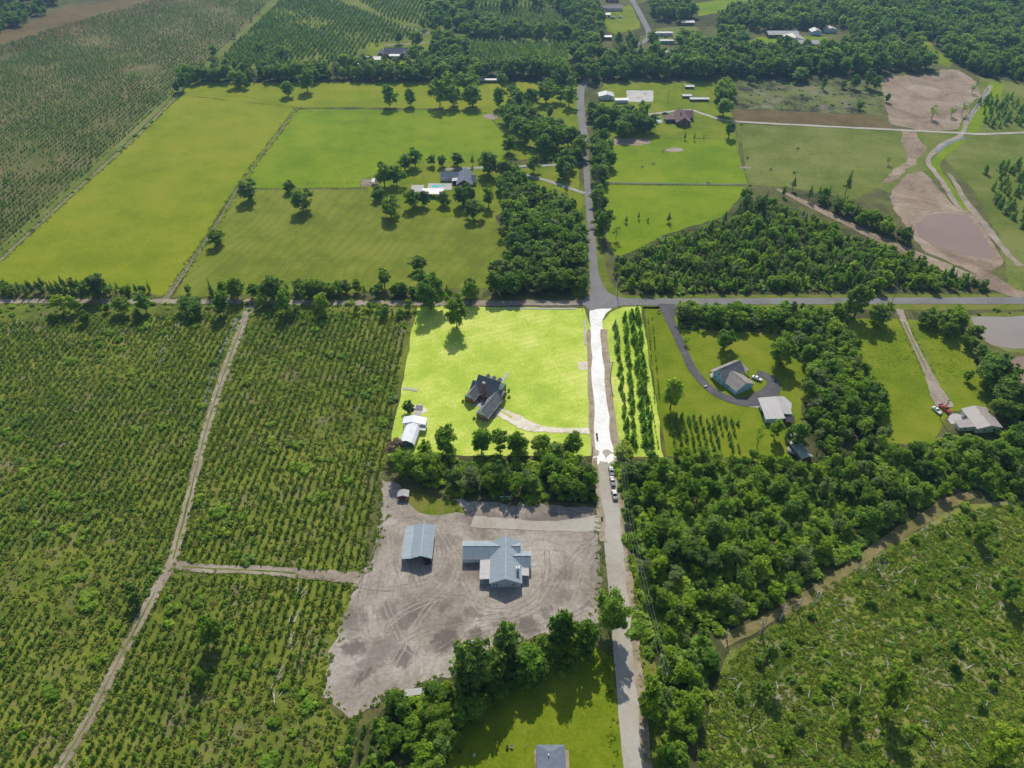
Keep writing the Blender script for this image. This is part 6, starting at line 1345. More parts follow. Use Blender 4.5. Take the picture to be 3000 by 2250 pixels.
def stuff_scatter(name, label, items, cat=None):
    """one object: the prototypes and the planting points in one mesh, a node tree sets one plant on every point"""
    protos = []                                            # (list of meshes, family, variant)
    index = {}
    for it in items:
        fam = it['fam']; n = len(VAR[fam]) if fam in VAR else len(MESHES[fam])
        it['v'] = int(NPR.integers(n))
        if (fam, it['v']) not in index:
            index[(fam, it['v'])] = len(protos)
            protos.append(list(VAR[fam][it['v']]) if fam in VAR else [MESHES[fam][it['v']]])
    co, faces_n, loops, mats, matidx, pid, tint = [], [], [], [], [], [], []
    off = 0
    for k, ms in enumerate(protos):
        for me in ms:
            nv, nl, nf = len(me.vertices), len(me.loops), len(me.polygons)
            a = np.empty(nv * 3, np.float32); me.vertices.foreach_get('co', a); co.append(a.reshape(-1, 3))
            l = np.empty(nl, np.int32); me.loops.foreach_get('vertex_index', l); loops.append(l + off)
            t = np.empty(nf, np.int32); me.polygons.foreach_get('loop_total', t); faces_n.append(t)
            mt = me.materials[0]
            if mt not in mats: mats.append(mt)
            matidx.append(np.full(nf, mats.index(mt), np.int32)); pid.append(np.full(nv, k, np.int32))
            if 'tint' in me.attributes:
                f = np.empty(nf, np.float32); me.attributes['tint'].data.foreach_get('value', f); tint.append(f)
            else: tint.append(np.full(nf, .5, np.float32))
            off += nv
    npts = len(items)
    pts = np.array([(i['x'], i['y'], 0.04) for i in items], np.float32)
    nproto = off
    co.append(pts); pid.append(np.full(npts, -1, np.int32))
    co = np.concatenate(co); loops = np.concatenate(loops); fn = np.concatenate(faces_n); pid = np.concatenate(pid)
    me = bpy.data.meshes.new(name)
    me.vertices.add(len(co)); me.loops.add(len(loops)); me.polygons.add(len(fn))
    me.vertices.foreach_set('co', co.ravel()); me.loops.foreach_set('vertex_index', loops)
    me.polygons.foreach_set('loop_start', np.concatenate([[0], np.cumsum(fn)[:-1]]).astype(np.int32))
    me.polygons.foreach_set('material_index', np.concatenate(matidx))
    me.update(calc_edges=True)
    for m_ in mats: me.materials.append(m_)
    def attr(nm, ty, dom, arr, key='value'):
        a = me.attributes.new(nm, ty, dom); a.data.foreach_set(key, arr)
    attr('tint', 'FLOAT', 'FACE', np.concatenate(tint))
    attr('proto', 'INT', 'POINT', pid)
    z0 = np.zeros(nproto, np.float32)
    attr('which', 'INT', 'POINT', np.concatenate([z0.astype(np.int32), np.array([index[(i['fam'], i['v'])] for i in items], np.int32)]))
    attr('turn', 'FLOAT', 'POINT', np.concatenate([z0, NPR.uniform(0, 6.28, npts).astype(np.float32)]))
    sc = np.array([(i['h'] / BASE_H[i['fam']] * i['w'], i['h'] / BASE_H[i['fam']] * i['w'], i['h'] / BASE_H[i['fam']]) for i in items], np.float32)
    attr('size', 'FLOAT_VECTOR', 'POINT', np.concatenate([np.ones((nproto, 3), np.float32), sc]).ravel(), 'vector')
    o = link(name, me)
    ng = bpy.data.node_groups.new(name + '_planting', 'GeometryNodeTree')
    ng.interface.new_socket('Geometry', in_out='INPUT', socket_type='NodeSocketGeometry'); ng.interface.new_socket('Geometry', in_out='OUTPUT', socket_type='NodeSocketGeometry')
    N = ng.nodes.new; Lk = ng.links.new
    gi, go = N('NodeGroupInput'), N('NodeGroupOutput')
    def named(nm, ty):
        x = N('GeometryNodeInputNamedAttribute'); x.data_type = ty; x.inputs['Name'].default_value = nm; return x.outputs['Attribute']
    at = named('proto', 'INT')
    def sel(k):
        c = N('FunctionNodeCompare'); c.data_type = 'INT'; c.operation = 'EQUAL'
        ia = [i for i in c.inputs if i.enabled and i.type == 'INT']
        Lk(at, ia[0]); ia[1].default_value = k
        s_ = N('GeometryNodeSeparateGeometry'); s_.domain = 'POINT'
        Lk(gi.outputs[0], s_.inputs['Geometry']); Lk(c.outputs['Result'], s_.inputs['Selection'])
        return s_.outputs['Selection']
    g2i = N('GeometryNodeGeometryToInstance')
    for k in reversed(range(len(protos))): Lk(sel(k), g2i.inputs[0])
    iop = N('GeometryNodeInstanceOnPoints')
    Lk(sel(-1), iop.inputs['Points']); Lk(g2i.outputs[0], iop.inputs['Instance']); iop.inputs['Pick Instance'].default_value = True
    Lk(named('which', 'INT'), iop.inputs['Instance Index'])
    cx = N('ShaderNodeCombineXYZ'); Lk(named('turn', 'FLOAT'), cx.inputs['Z'])
    Lk(cx.outputs[0], iop.inputs['Rotation']); Lk(named('size', 'FLOAT_VECTOR'), iop.inputs['Scale'])
    Lk(iop.outputs[0], go.inputs[0])
    md = o.modifiers.new('planting', 'NODES'); md.node_group = ng
    return tag(o, label, cat, None, 'stuff')
LANDMARKS = [(n_, *g(px, py)) for n_, px, py in (
    ('parked pickup', 1327, 1071), ('parked silver suv', 1320, 1021), ('lower utility pole', 1429, 1490), ('wood edge utility pole', 1354, 1170), ('tin shed', 872, 1073), ('open barn', 905, 1190), ('grey house', 1075, 1220), ('white boat', 1090, 1076),
    ('gravel drive mouth', 1300, 1130), ('long green shed', 1722, 972), ('picnic table', 1690, 915), ('metal garage', 1680, 890), ('blue house', 1580, 830), ('red pickup', 2040, 883), ('tan roofed house', 2100, 910), ('sand drive mouth', 1945, 680), ('pale pond', 2170, 715),
    ('bright round corner tree', 1316, 1364), ('flat white trailer', 899, 1497), ('sand lot tip', 752, 1568), ('storage box', 1015, 1393), ('slate roofed house', 1185, 1640), ('dirt road fork', 372, 1216), ('plantation side road mouth', 770, 1250), ('dark evergreen bush', 465, 1385), ('dirt road bend', 298, 1310), ('dirt road end', 130, 1655),
    ('dead trunks on the trail', 1690, 1320), ('upper dead trunks', 1890, 1215), ('lower end of the trail', 1575, 1390), ('fuzzy cutover pine', 2046, 1415), ('dark cutover tree', 1905, 1530), ('upper cutover tree', 2110, 1165), ('lower right corner track', 2180, 1540), ('cutover tree by the right edge', 2168, 1290), ('tall wood edge pines', 1630, 1445),
    ('road junction', 1300, 650), ('brick house', 1050, 870), ('arched barn', 890, 940), ('dirt road junction', 540, 655), ('hedgerow gap', 365, 645), ('white road end', 1305, 985), ('upper pine row end', 1376, 680), ('lower pine row end', 1400, 975), ('ranch house', 995, 390), ('maroon house', 1468, 255), ('muddy pond', 2060, 510), ('red clay pit', 2000, 220), ('white workshop', 1310, 215), ('spreading low pine', 1618, 1556), ('mid wood pole', 1500, 1150), ('big wood middle', 1650, 1120), ('right wood clearing', 1870, 1010))]
LANDMARKS = [l_ for l_ in LANDMARKS if l_[0] not in ('mid wood pole', 'big wood middle')]
ORD = ['', 'second ', 'third ', 'fourth ', 'fifth ', 'sixth ', 'seventh ', 'eighth ', 'ninth ', 'tenth ', 'eleventh ', 'twelfth ', 'thirteenth ', 'fourteenth ', 'fifteenth ', 'sixteenth ', 'seventeenth ', 'eighteenth ', 'nineteenth ', 'twentieth ']
def ordinal(i):
    ones = ['', 'first', 'second', 'third', 'fourth', 'fifth', 'sixth', 'seventh', 'eighth', 'ninth', 'tenth', 'eleventh', 'twelfth', 'thirteenth', 'fourteenth', 'fifteenth', 'sixteenth', 'seventeenth', 'eighteenth', 'nineteenth']
    n = i + 1
    if n < 20: return ones[n]
    tens = ['', '', 'twent', 'thirt', 'fort', 'fift', 'sixt', 'sevent', 'eight', 'ninet']
    if n < 100: return tens[n // 10] + ('ieth' if n % 10 == 0 else 'y-' + ones[n % 10])
    return 'hundred-and-' + ordinal(n - 101) if n > 100 else 'hundredth'
def name_apart(kind, its):
    """a label of its own for each plant of a stand: its look, then its rank beside the nearest landmark"""
    if not its or kind == 'grass': return
    hs = sorted(p_['h'] for p_ in its); lo, hi = hs[len(hs) // 3], hs[2 * len(hs) // 3]
    tone = {'pale': 'greyish green', 'leaf': 'dark green', 'tall': 'narrow dark', 'bright': 'light green', 'sparse': 'thin leafy', 'pine': 'full crowned', 'pole_pine': 'bare stemmed', 'row_pine': 'dark', 'sapling': 'green', 'sapling_d': 'dark', 'bush': 'light green', 'bush_dark': 'dark green', 'dry': 'pinkish'}
    noun = {'leafy_tree': 'broadleaf tree', 'pine_tree': 'pine', 'young_pine': 'young pine', 'shrub': 'shrub'}[kind]
    B = {}
    for p_ in its:
        best = min(LANDMARKS, key=lambda l_: (l_[1] - p_['x']) ** 2 + (l_[2] - p_['y']) ** 2)
        ax, ay, _ = proj(best[1], best[2]); bx, by, _ = proj(p_['x'], p_['y'])
        rel = ('right of' if bx > ax else 'left of') if abs(bx - ax) > abs(by - ay) else ('below' if by > ay else 'above')
        size = 'low' if p_['h'] < lo else ('tall' if p_['h'] > hi else 'mid sized')
        B.setdefault((size, tone[p_['fam']], rel, best[0]), []).append((math.hypot(best[1] - p_['x'], best[2] - p_['y']), p_))
    for (size, tn, rel, lm), L in B.items():
        L.sort(key=lambda q_: q_[0])
        for i, (_, p_) in enumerate(L):
            if i < 99: p_['label'] = ((ORD[i] if i < len(ORD) else ordinal(i) + ' ') + 'nearest ' if len(L) > 1 else '') + size + ' ' + tn + ' ' + noun + ' ' + rel + ' the ' + lm
            else: p_['label'] = size + ' ' + tn + ' ' + noun + ' farther ' + rel + ' the ' + lm
LIMIT = {'grass': 0, 'leafy_tree': 300, 'pine_tree': 300, 'young_pine': 300, 'shrub': 300}
REST = {}
for kind in LIMIT:
    it = [p_ for p_ in PLANTS if p_['kind'] == kind]
    own = [p_ for p_ in it if p_['own']]
    others = [p_ for p_ in it if not p_['own']]
    def show(p_):
        px, py, d = proj(p_['x'], p_['y'], p_['h'] * .6)
        inside = kind != 'grass' and 8 < px < 2204 and 8 < py < 1650
        return (1 if inside else 0) * p_['h'] / d
    others.sort(key=show, reverse=True)
    n = max(0, LIMIT[kind] - len(own))
    single = own + others[:n]
    name_apart(kind, others[:n])
    REST[kind] = others[n:]
    for p_ in single:
        sc = p_['h'] / BASE_H[p_['fam']]; s3 = (sc * p_['w'], sc * p_['w'], sc); rz = random.Random(int(p_['x'] * 91 + p_['y'] * 17)).uniform(0, 6.28)
        if kind in ('leafy_tree', 'pine_tree'):
            vs = VAR[p_['fam']]; cr, tr_ = vs[int(abs(p_['x'] * 7.3 + p_['y'] * 3.1)) % len(vs)]
            e = empty(kind, (p_['x'], p_['y'], 0.04), rz, p_['label'], p_['cat'], p_['group']); e.scale = s3
            link('crown', cr, e); link('trunk', tr_, e)
        else:
            vs = MESHES[p_['fam']]
            o = link(kind, vs[int(abs(p_['x'] * 7.3 + p_['y'] * 3.1)) % len(vs)], None, (p_['x'], p_['y'], 0.04), rz, s3); tag(o, p_['label'], p_['cat'], p_['group'])
for kind, nm, lb, ct in (('grass', 'tall_grass', 'tall yellowish grass between the plantation rows and over the cutover', 'grass'), ('leafy_tree', 'woodland', 'broadleaf trees massed in the farther woods and treelines', 'woodland'), ('pine_tree', 'pine_woodland', 'pines scattered through the farther woods', 'woodland'),
                     ('young_pine', 'plantation', 'young pines in long rows across the farther plantations', 'plantation'), ('shrub', 'undergrowth', 'low green undergrowth among pines and across the cutover', 'undergrowth')):
    if REST[kind]: stuff_scatter(nm, lb, REST[kind], ct)
print('plants', {k: (len([1 for p_ in PLANTS if p_['kind'] == k]), len(REST[k])) for k in LIMIT})

# ------------------------------------------------------------------ vehicles
def paint(name, c): 
    t = NT(name); t.col(t.ramp(t.noise(t.obj(), 1.5, 3), [(0.3, up(c, .93)), (0.7, c)]))
    t.b.inputs['Roughness'].default_value = .3; t.b.inputs['Specular IOR Level'].default_value = .5; t.b.inputs['Coat Weight'].default_value = .4
    return t.m
M['silver'] = paint('silver_paint', (0.2, 0.22, 0.25)); M['carwhite'] = paint('white_car_paint', (0.78, 0.78, 0.77)); M['carred'] = paint('red_car_paint', (0.5, 0.06, 0.035)); M['pearl'] = paint('pearl_paint', (0.27, 0.265, 0.275))
M['lamp'] = plain('lamp_lens', (0.6, 0.6, 0.58), .15, .1); M['tail'] = plain('tail_lens', (0.3, 0.02, 0.02), .2, .2); M['bed'] = plain('truck_bed_liner', (0.05, 0.045, 0.06), .8, .3)
def vehicle(kind, loc, rz, mat, label, group=None):
    """front is -y. body from lofted cross sections, glasshouse, wheels, lamps, mirrors"""
    r = empty({'suv': 'parked_suv', 'sedan': 'parked_car', 'pickup': 'parked_pickup'}[kind], loc, rz, label, {'suv': 'suv', 'sedan': 'car', 'pickup': 'pickup'}[kind], group)
    L, W = {'suv': (4.8, 1.92), 'sedan': (4.8, 1.85), 'pickup': (5.9, 2.0)}[kind]
    hood, roofz = {'suv': (1.08, 1.75), 'sedan': (0.98, 1.46), 'pickup': (1.2, 1.9)}[kind]
    hl, hw = L / 2, W / 2
    def loft(secs):
        m = MB(); n = len(secs[0])
        for s_ in secs: m.v += s_
        for i in range(len(secs) - 1):
            for j in range(n):
                k = (j + 1) % n; m.f.append((i * n + j, i * n + k, (i + 1) * n + k, (i + 1) * n + j))
        m.f.append(tuple(range(n))); m.f.append(tuple(reversed(range((len(secs) - 1) * n, len(secs) * n)))); return m
    def sec(y, w, z0, z1, r_=.12):
        return [(-w + r_, y, z0), (w - r_, y, z0), (w, y, z0 + r_), (w, y, z1 - r_ * 1.3), (w - r_ * 1.2, y, z1), (-w + r_ * 1.2, y, z1), (-w, y, z1 - r_ * 1.3), (-w, y, z0 + r_)]
    tail = {'suv': 1.1, 'sedan': 1.02, 'pickup': 1.12}[kind]
    body = loft([sec(-hl, hw * .84, .42, .72), sec(-hl + .18, hw * .95, .3, hood - .16), sec(-hl + .9, hw, .28, hood - .04), sec(-hl + 1.5, hw, .28, hood), sec(0.3, hw, .28, hood + .02), sec(hl - .8, hw, .28, tail), sec(hl - .1, hw * .96, .34, tail - .05), sec(hl, hw * .9, .45, tail - .25)]).build('body', mat, r, smooth=False)
    if kind == 'suv': cab = (-hl + 1.35, -hl + 2.05, hl - .75, hl - .2)
    elif kind == 'sedan': cab = (-hl + 1.45, -hl + 2.2, hl - 1.6, hl - .85)
    else: cab = (-hl + 1.6, -hl + 2.2, -hl + 3.7, -hl + 3.95)
    a, b2, c, d = cab
    zb = hood - .02
    loft([[(-hw * .86, a, zb), (hw * .86, a, zb), (hw * .72, b2, roofz), (-hw * .72, b2, roofz)], [(-hw * .88, d, zb), (hw * .88, d, zb), (hw * .72, c, roofz - .03), (-hw * .72, c, roofz - .03)]]).build('cabin', mat, r)
    gl = MB(); e = .012
    gl.poly([(-hw * .8, a + .07, zb + .08 + e), (hw * .8, a + .07, zb + .08 + e), (hw * .7, b2 - .06, roofz - .03 + e), (-hw * .7, b2 - .06, roofz - .03 + e)]); gl.build('windscreen', M['glass'], r)
    MB().poly([(hw * .8, d - .05 + e, zb + .1), (-hw * .8, d - .05 + e, zb + .1), (-hw * .7, c + .07 + e, roofz - .08), (hw * .7, c + .07 + e, roofz - .08)]).build('rear_window', M['glass'], r)
    for sx in (-1, 1):
        x0, x1 = sx * (hw * .865 + e), sx * (hw * .74 + e)
        MB().poly([(x0, a + .35, zb + .08), (x0, d - .25, zb + .08), (x1, c - .05, roofz - .12), (x1, b2 + .1, roofz - .12)]).build('side_window', M['glass'], r)
        MB().box(sx * hw - .02, sx * (hw + .2), a + .3, a + .45, hood - .02, hood + .16).build('mirror', mat, r) if sx > 0 else MB().box(-(hw + .2), -hw + .02, a + .3, a + .45, hood - .02, hood + .16).build('mirror', mat, r)
        MB().box(min(sx * hw * .55, sx * hw * .9), max(sx * hw * .55, sx * hw * .9), -hl - .01, -hl + .2, .62, .78).build('headlight', M['lamp'], r)
        MB().box(min(sx * hw * .6, sx * hw * .92), max(sx * hw * .6, sx * hw * .92), hl - .12, hl + .015, .72, .95).build('tail_light', M['tail'], r)
        for yy in (-hl + .95, hl - 1.0):
            w_ = MB().tube((sx * (hw - .22), yy, .35), (sx * (hw + .02), yy, .35), .35, .35, 14).build('wheel', M['tyre'], r)
            MB().tube((sx * (hw + .02), yy, .35), (sx * (hw + .035), yy, .35), .2, .2, 10).build('rim', M['lamp'], w_)
    if kind == 'pickup': MB().box(-hw * .8, hw * .8, -hl + 4.05, hl - .15, tail - .02, tail + .012).build('cargo_bed', M['bed'], r)
    if kind == 'suv': MB().box(-hw * .45, hw * .45, b2 + .25, b2 + 1.0, roofz - .01, roofz + .012).build('sunroof', M['glass'], r)
    return r
RD = math.atan2(g(1369, 1372)[0] - g(1327, 985)[0], -(g(1369, 1372)[1] - g(1327, 985)[1]))
def car_at(sx, sy): x, y = g(sx / K, sy / K); return (x, y, 0.15)
vehicle('suv', car_at(1790.5, 1385), 0.06, M['silver'], 'silver suv parked first in the line on the gravel road', 'vehicles parked along the gravel road')
vehicle('sedan', car_at(1794, 1413.5), 0.07, M['silver'], 'silver sedan parked between the suv and the pickup', 'vehicles parked along the gravel road')
vehicle('pickup', car_at(1799.5, 1452), 0.07, M['pearl'], 'pale grey pickup parked last in the line on the gravel road', 'vehicles parked along the gravel road')
def c6(u, v): x, y = g(F6[0] + u / 3, F6[1] + v / 3); return (x, y, 0.14)
vehicle('sedan', c6(480, 800), math.radians(-128) + math.pi, M['carwhite'], 'white sedan parked by the porch of the blue house')
def hd(u, v): x, y = g((2700 + u * .11754) / K, (1150 + v * .11754) / K); return (x, y, 0.14)
vehicle('sedan', hd(365, 470), math.radians(18), M['carwhite'], 'white car parked on the grass by the sand drive')
vehicle('pickup', hd(570, 430), math.radians(20), M['carred'], 'red pickup parked at the end of the sand drive')
def jd(u, v): x, y = g((1700 + u * .1718) / K, (240 + v * .1718) / K); return (x, y, 0.14)
vehicle('sedan', jd(1445, 545), math.radians(90), M['silver'], 'silver car parked behind the porch of the maroon house')
def far_px(u, v): x, y = g((1700 + u * .18083) / K, (v * .18083) / K); return (x, y, 0.12)
vehicle('suv', far_px(655, 290), 1.4, M['carwhite'], 'white car on the grass by the house at the far road bend')
vehicle('pickup', far_px(520, 300), 1.3, M['pearl'], 'pale pickup beside the shed at the far road bend')
vehicle('suv', far_px(1385, 600), 1.5, M['silver'], 'silver car below the white mobile home')
vehicle('sedan', far_px(1170, 740), .9, M['carwhite'], 'white car in the sandy yard of the far village')
vehicle('suv', (*g(852, 131), .1), 1.4, M['carwhite'], 'white car on the drive of the far dark roofed house')

# ------------------------------------------------------------------ poles and wires
M['polewood'] = plain('creosoted_pole', (0.13, 0.105, 0.085), .85, .3, 2); M['wire'] = plain('aluminium_wire', (0.42, 0.42, 0.42), .4, .1, .2)
POLES = {}
def pole(key, px, py, h, label, rz=0.0, arm=True):
    x, y = g(px, py)
    r = empty('utility_pole', (x, y, 0), rz, label, 'pole', 'wooden utility poles')
    MB().tube((0, 0, 0), (0, 0, h), .17, .11, 8).build('shaft', M['polewood'], r)
    if arm:
        MB().box(-1.1, 1.1, -.06, .06, h - .55, h - .4).build('crossarm', M['polewood'], r)
        for sx in (-1, 0, 1): MB().tube((sx, 0, h - .4 if sx else h), (sx, 0, h - .15 if sx else h + .25), .06, .05, 6).build('insulator', M['concrete_grey'], r)
        MB().tube((.3, 0, h - 2.0), (.3, 0, h - 1.1), .22, .22, 10).build('transformer', M['concrete_grey'], r)
    POLES[key] = (Vector((x, y, h)), rz)
pole('a', 1429, 1490, 11, 'utility pole on the verge near the bottom of the gravel road')
pole('b', 1354, 1170, 11, 'utility pole at the wood edge right of the gravel road')
pole('c', 1318, 822, 11, 'utility pole right of the white road before the pine rows')
pole('d', 1333, 640, 11, 'utility pole at the corner of the road junction')
pole('e', 1297, 505, 11, 'utility pole right of the upper road above the junction')
pole('f', 1254, 482, 11, 'utility pole left of the upper asphalt road', arm=False)
pole('g', 1277, 1002, 10, 'utility pole left of the gravel road by the lot corner', arm=False)
pole('h', 1295, 1392, 8, 'short pole beside the bright round tree', arm=False)
pole('i', 1925, 657, 11, 'leaning utility pole at the cross road above the sand drive')
pole('j', 2030, 905, 11, 'utility pole beside the red pickup')
pole('k', 1442, 222, 10, 'thin pole behind the maroon house', arm=False)
pole('m', 1285, 400, 11, 'utility pole hidden at the roadside trees')
def wires(a, b2, label, n=3, sag=1.2):
    (p, r0), (q_, r1) = POLES[a], POLES[b2]
    m = MB()
    for k in range(n):
        o = (-1, 1, 0)[k]; off = Vector((o, 0, .1 if o == 0 else -.2))
        pts = []
        for i in range(9):
            t = i / 8; v = (p + off).lerp(q_ + off, t); v.z -= sag * 4 * t * (1 - t); pts.append(tuple(v))
        m.path(pts, .02, 4)
    tag(m.build('power_line', M['wire']), label, 'wires', 'power lines')
wires('a', 'b', 'power line along the lower gravel road'); wires('b', 'c', 'power line past the parked vehicles'); wires('c', 'd', 'power line along the pine rows to the junction'); wires('d', 'e', 'power line up the road from the junction'); wires('e', 'm', 'power line into the upper roadside trees')
wires('i', 'j', 'power line above the sand drive', 2); wires('a', 'h', 'service wire across the gravel road to the short pole', 1); wires('c', 'g', 'service wire across the white road', 1)

# ------------------------------------------------------------------ fences
def fence(pts, label, step=3.5, h=1.25, rails=(1.1,), mat='wood', r=.07, rr=.02, name='wire_fence'):
    W = gp(pts); m = MB(); rl = MB()
    for a, b2 in zip(W, W[1:]):
        L = math.hypot(b2[0] - a[0], b2[1] - a[1]); n = max(1, int(L / step))
        for i in range(n):
            t = i / n; x, y = a[0] + (b2[0] - a[0]) * t, a[1] + (b2[1] - a[1]) * t; m.box(x - r, x + r, y - r, y + r, 0, h)
        for z in rails: rl.tube((a[0], a[1], z), (b2[0], b2[1], z), rr, rr, 4)
    e = empty(name, (0, 0, 0), 0, label, 'fence', 'pasture fences')
    p_ = m.build('fence_posts', M[mat], e); p_['kind'] = 'stuff'
    rl.build('rails', M[mat], e)
fence([(642, 234), (580, 315), (515, 405), (470, 480), (420, 555), (366, 634)], 'long diagonal fence between the long pasture and hay field', rails=(.5, .85, 1.15))
fence([(398, 208), (520, 208), (640, 234)], 'fence across the top of the long pasture')
fence([(642, 234), (800, 236), (930, 237), (1045, 243)], 'fence along the top of the green pasture')
fence([(515, 408), (660, 408), (800, 407)], 'fence between green pasture and hay field')
fence([(1308, 397), (1450, 399), (1612, 401)], 'pale board fence across the right pastures', 2.6, 1.35, (.5, .9, 1.28), 'white', .11, .1, 'board_fence')
fence([(1585, 300), (1598, 345), (1616, 398)], 'fence between the bright and dull right pastures')
fence([(1405, 302), (1500, 301), (1585, 302)], 'fence below the maroon house lawn')
fence([(640, 398), (800, 396), (870, 352), (1060, 352)], 'fence behind the ranch house trees')
fence([(384, 207), (200, 377), (2, 558)], 'fence along the far left pasture track')
fence([(1340, 634), (1600, 635), (2140, 634)], 'thin fence at the foot of the young triangular wood')
fence([(1473, 180), (1520, 180), (1540, 205), (1475, 205), (1473, 180)], 'small pen fence around the white roofed sheds')

# ------------------------------------------------------------------ cattle
def make_cow():
    me = bpy.data.meshes.new('cow'); 
    V = [(0, .75, 1.05), (0, .2, 1.02), (0, -.45, 1.05), (0, -.8, 1.2), (0, -1.1, 1.3), (0, -1.42, 1.15), (0, .95, 1.1), (.03, 1.05, .6),
         (.22, .72, .85), (.24, .82, .5), (.23, .76, .05), (-.22, .72, .85), (-.24, .82, .5), (-.23, .76, .05), (.2, -.5, .8), (.22, -.5, .45), (.22, -.52, .05), (-.2, -.5, .8), (-.22, -.5, .45), (-.22, -.52, .05), (.2, -1.1, 1.38), (-.2, -1.1, 1.38)]
    Ed = [(0, 1), (1, 2), (2, 3), (3, 4), (4, 5), (0, 6), (6, 7), (0, 8), (8, 9), (9, 10), (0, 11), (11, 12), (12, 13), (2, 14), (14, 15), (15, 16), (2, 17), (17, 18), (18, 19), (4, 20), (4, 21)]
    R_ = [.34, .38, .34, .22, .17, .1, .08, .03, .19, .1, .07, .19, .1, .07, .16, .09, .07, .16, .09, .07, .05, .05]
    me.from_pydata(V, Ed, [])
    o = bpy.data.objects.new('cow', me); COL.objects.link(o)
    md = o.modifiers.new('skin', 'SKIN'); 
    sv = me.skin_vertices[0].data if me.skin_vertices else None
    if sv is None:
        bpy.context.view_layer.objects.active = o
        me.attributes  # noqa
        bm_ = bmesh.new(); bm_.from_mesh(me); lay = bm_.verts.layers.skin.verify(); bm_.to_mesh(me); bm_.free(); sv = me.skin_vertices[0].data
    for i, r_ in enumerate(R_): sv[i].radius = (r_, r_)
    sv[1].use_root = True
    o.modifiers.new('sub', 'SUBSURF').levels = 1; o.modifiers['sub'].render_levels = 1
    dg = bpy.context.evaluated_depsgraph_get(); ev = o.evaluated_get(dg); out = bpy.data.meshes.new_from_object(ev)
    bpy.data.objects.remove(o); return out
COW = make_cow(); COW.materials.clear(); COW.materials.append(plain('black_hide', (0.02, 0.018, 0.016), .7, .4, 2))
COWB = COW.copy(); COWB.materials.clear(); COWB.materials.append(plain('pale_hide', (0.4, 0.36, 0.32), .7, .3, 2))
for (org, u, v, mm, rz, lb) in ((C_, 745, 970, COW, 1.4, 'black cow grazing highest in the dull pasture'), (C_, 420, 1030, COW, .3, 'black cow by the left fence of the dull pasture'), (C_, 570, 1105, COW, .2, 'black cow in the lower left of the dull pasture'), (C_, 722, 1127, COW, 1.5, 'black cow lowest in the dull pasture'), (C_, 380, 815, COW, 1.3, 'black cow beside the gravel lane bend'),
                                (B_, 1950, 1088, COWB, .8, 'pale cow, left of two in the bright right pasture'), (B_, 2022, 1063, COWB, 2.0, 'pale cow, right of two in the bright right pasture'), (B_, 2085, 985, COWB, 1.0, 'pale cow below the dark upright garden tree'), (C_, 165, 1195, COW, .9, 'dark cow at the pale board fence')):
    x, y = g(org[0] + u / 3, org[1] + v / 3)
    tag(link('cow', mm, None, (x, y, .08), rz), lb, 'cow', 'cattle in the right pastures')

# ------------------------------------------------------------------ dead wood
def stick(name, p0, p1, r0, r1, label, group, cat, branches=2, seed=0):
    rng = random.Random(seed); m = MB(); a, b2 = Vector(p0), Vector(p1)
    mid = a.lerp(b2, .5) + Vector((rng.uniform(-.15, .15), rng.uniform(-.15, .15), rng.uniform(-.1, .1)))
    m.path([tuple(a), tuple(mid), tuple(b2)], [r0, (r0 + r1) / 2, r1], 6)
    L = (b2 - a).length
    for k in range(branches):
        t = rng.uniform(.4, .85); q_ = a.lerp(b2, t); d = Vector((rng.uniform(-1, 1), rng.uniform(-1, 1), rng.uniform(-.05, .8))).normalized() * L * rng.uniform(.12, .3)
        e = q_ + d; e.z = max(.06, e.z); m.tube(tuple(q_), tuple(e), r1 * 1.1, .02, 5)
    return tag(m.build(name, M['palewood']), label, cat, group)
SN = [(500, 790, 640), (515, 760, 690), (630, 700, 505), (650, 640, 580), (745, 640, 500), (835, 620, 465), (870, 590, 515), (1130, 385, 295), (1250, 360, 225), (1270, 400, 185), (1165, 400, 300), (1545, 150, 95), (1705, 60, 0), (285, 830, 760)]
for i, (u, v, tv) in enumerate(SN):
    x, y = g(I9[0] + u / 3, I9[1] + v / 3); h_ = min(9, max(3, (v - tv) / 3 * .25))
    rng = random.Random(i); stick('dead_tree', (x, y, 0), (x + rng.uniform(-.9, .9), y + rng.uniform(-.6, .6), h_), .26, .1, 'bleached dead trunk, number %s from the lower end of the grassy trail' % ('one', 'two', 'three', 'four', 'five', 'six', 'seven', 'eight', 'nine', 'ten', 'eleven', 'twelve', 'thirteen', 'fourteen')[i], 'bleached dead trunks along the grassy trail', 'dead tree', 3, i)
lg = random.Random(5)
cutw = gp(CUT)
pts = sorted([p_ for p_ in jgrid(cutw, 7.0, .48, .2, .45) if visible(p_[0], p_[1], 0, -10)], key=lambda p_: proj(p_[0], p_[1])[1])
for i, (x, y) in enumerate(pts[:120]):
    a = lg.uniform(0, 3.14); L = lg.uniform(1.2, 4.2)
    stick('fallen_log', (x, y, .25), (x + math.cos(a) * L, y + math.sin(a) * L, .25 + lg.uniform(0, .5)), .13, .06, '%s grey fallen log from the top of the cutover field' % ordinal(i), 'fallen logs in the cutover', 'log', 1, i)
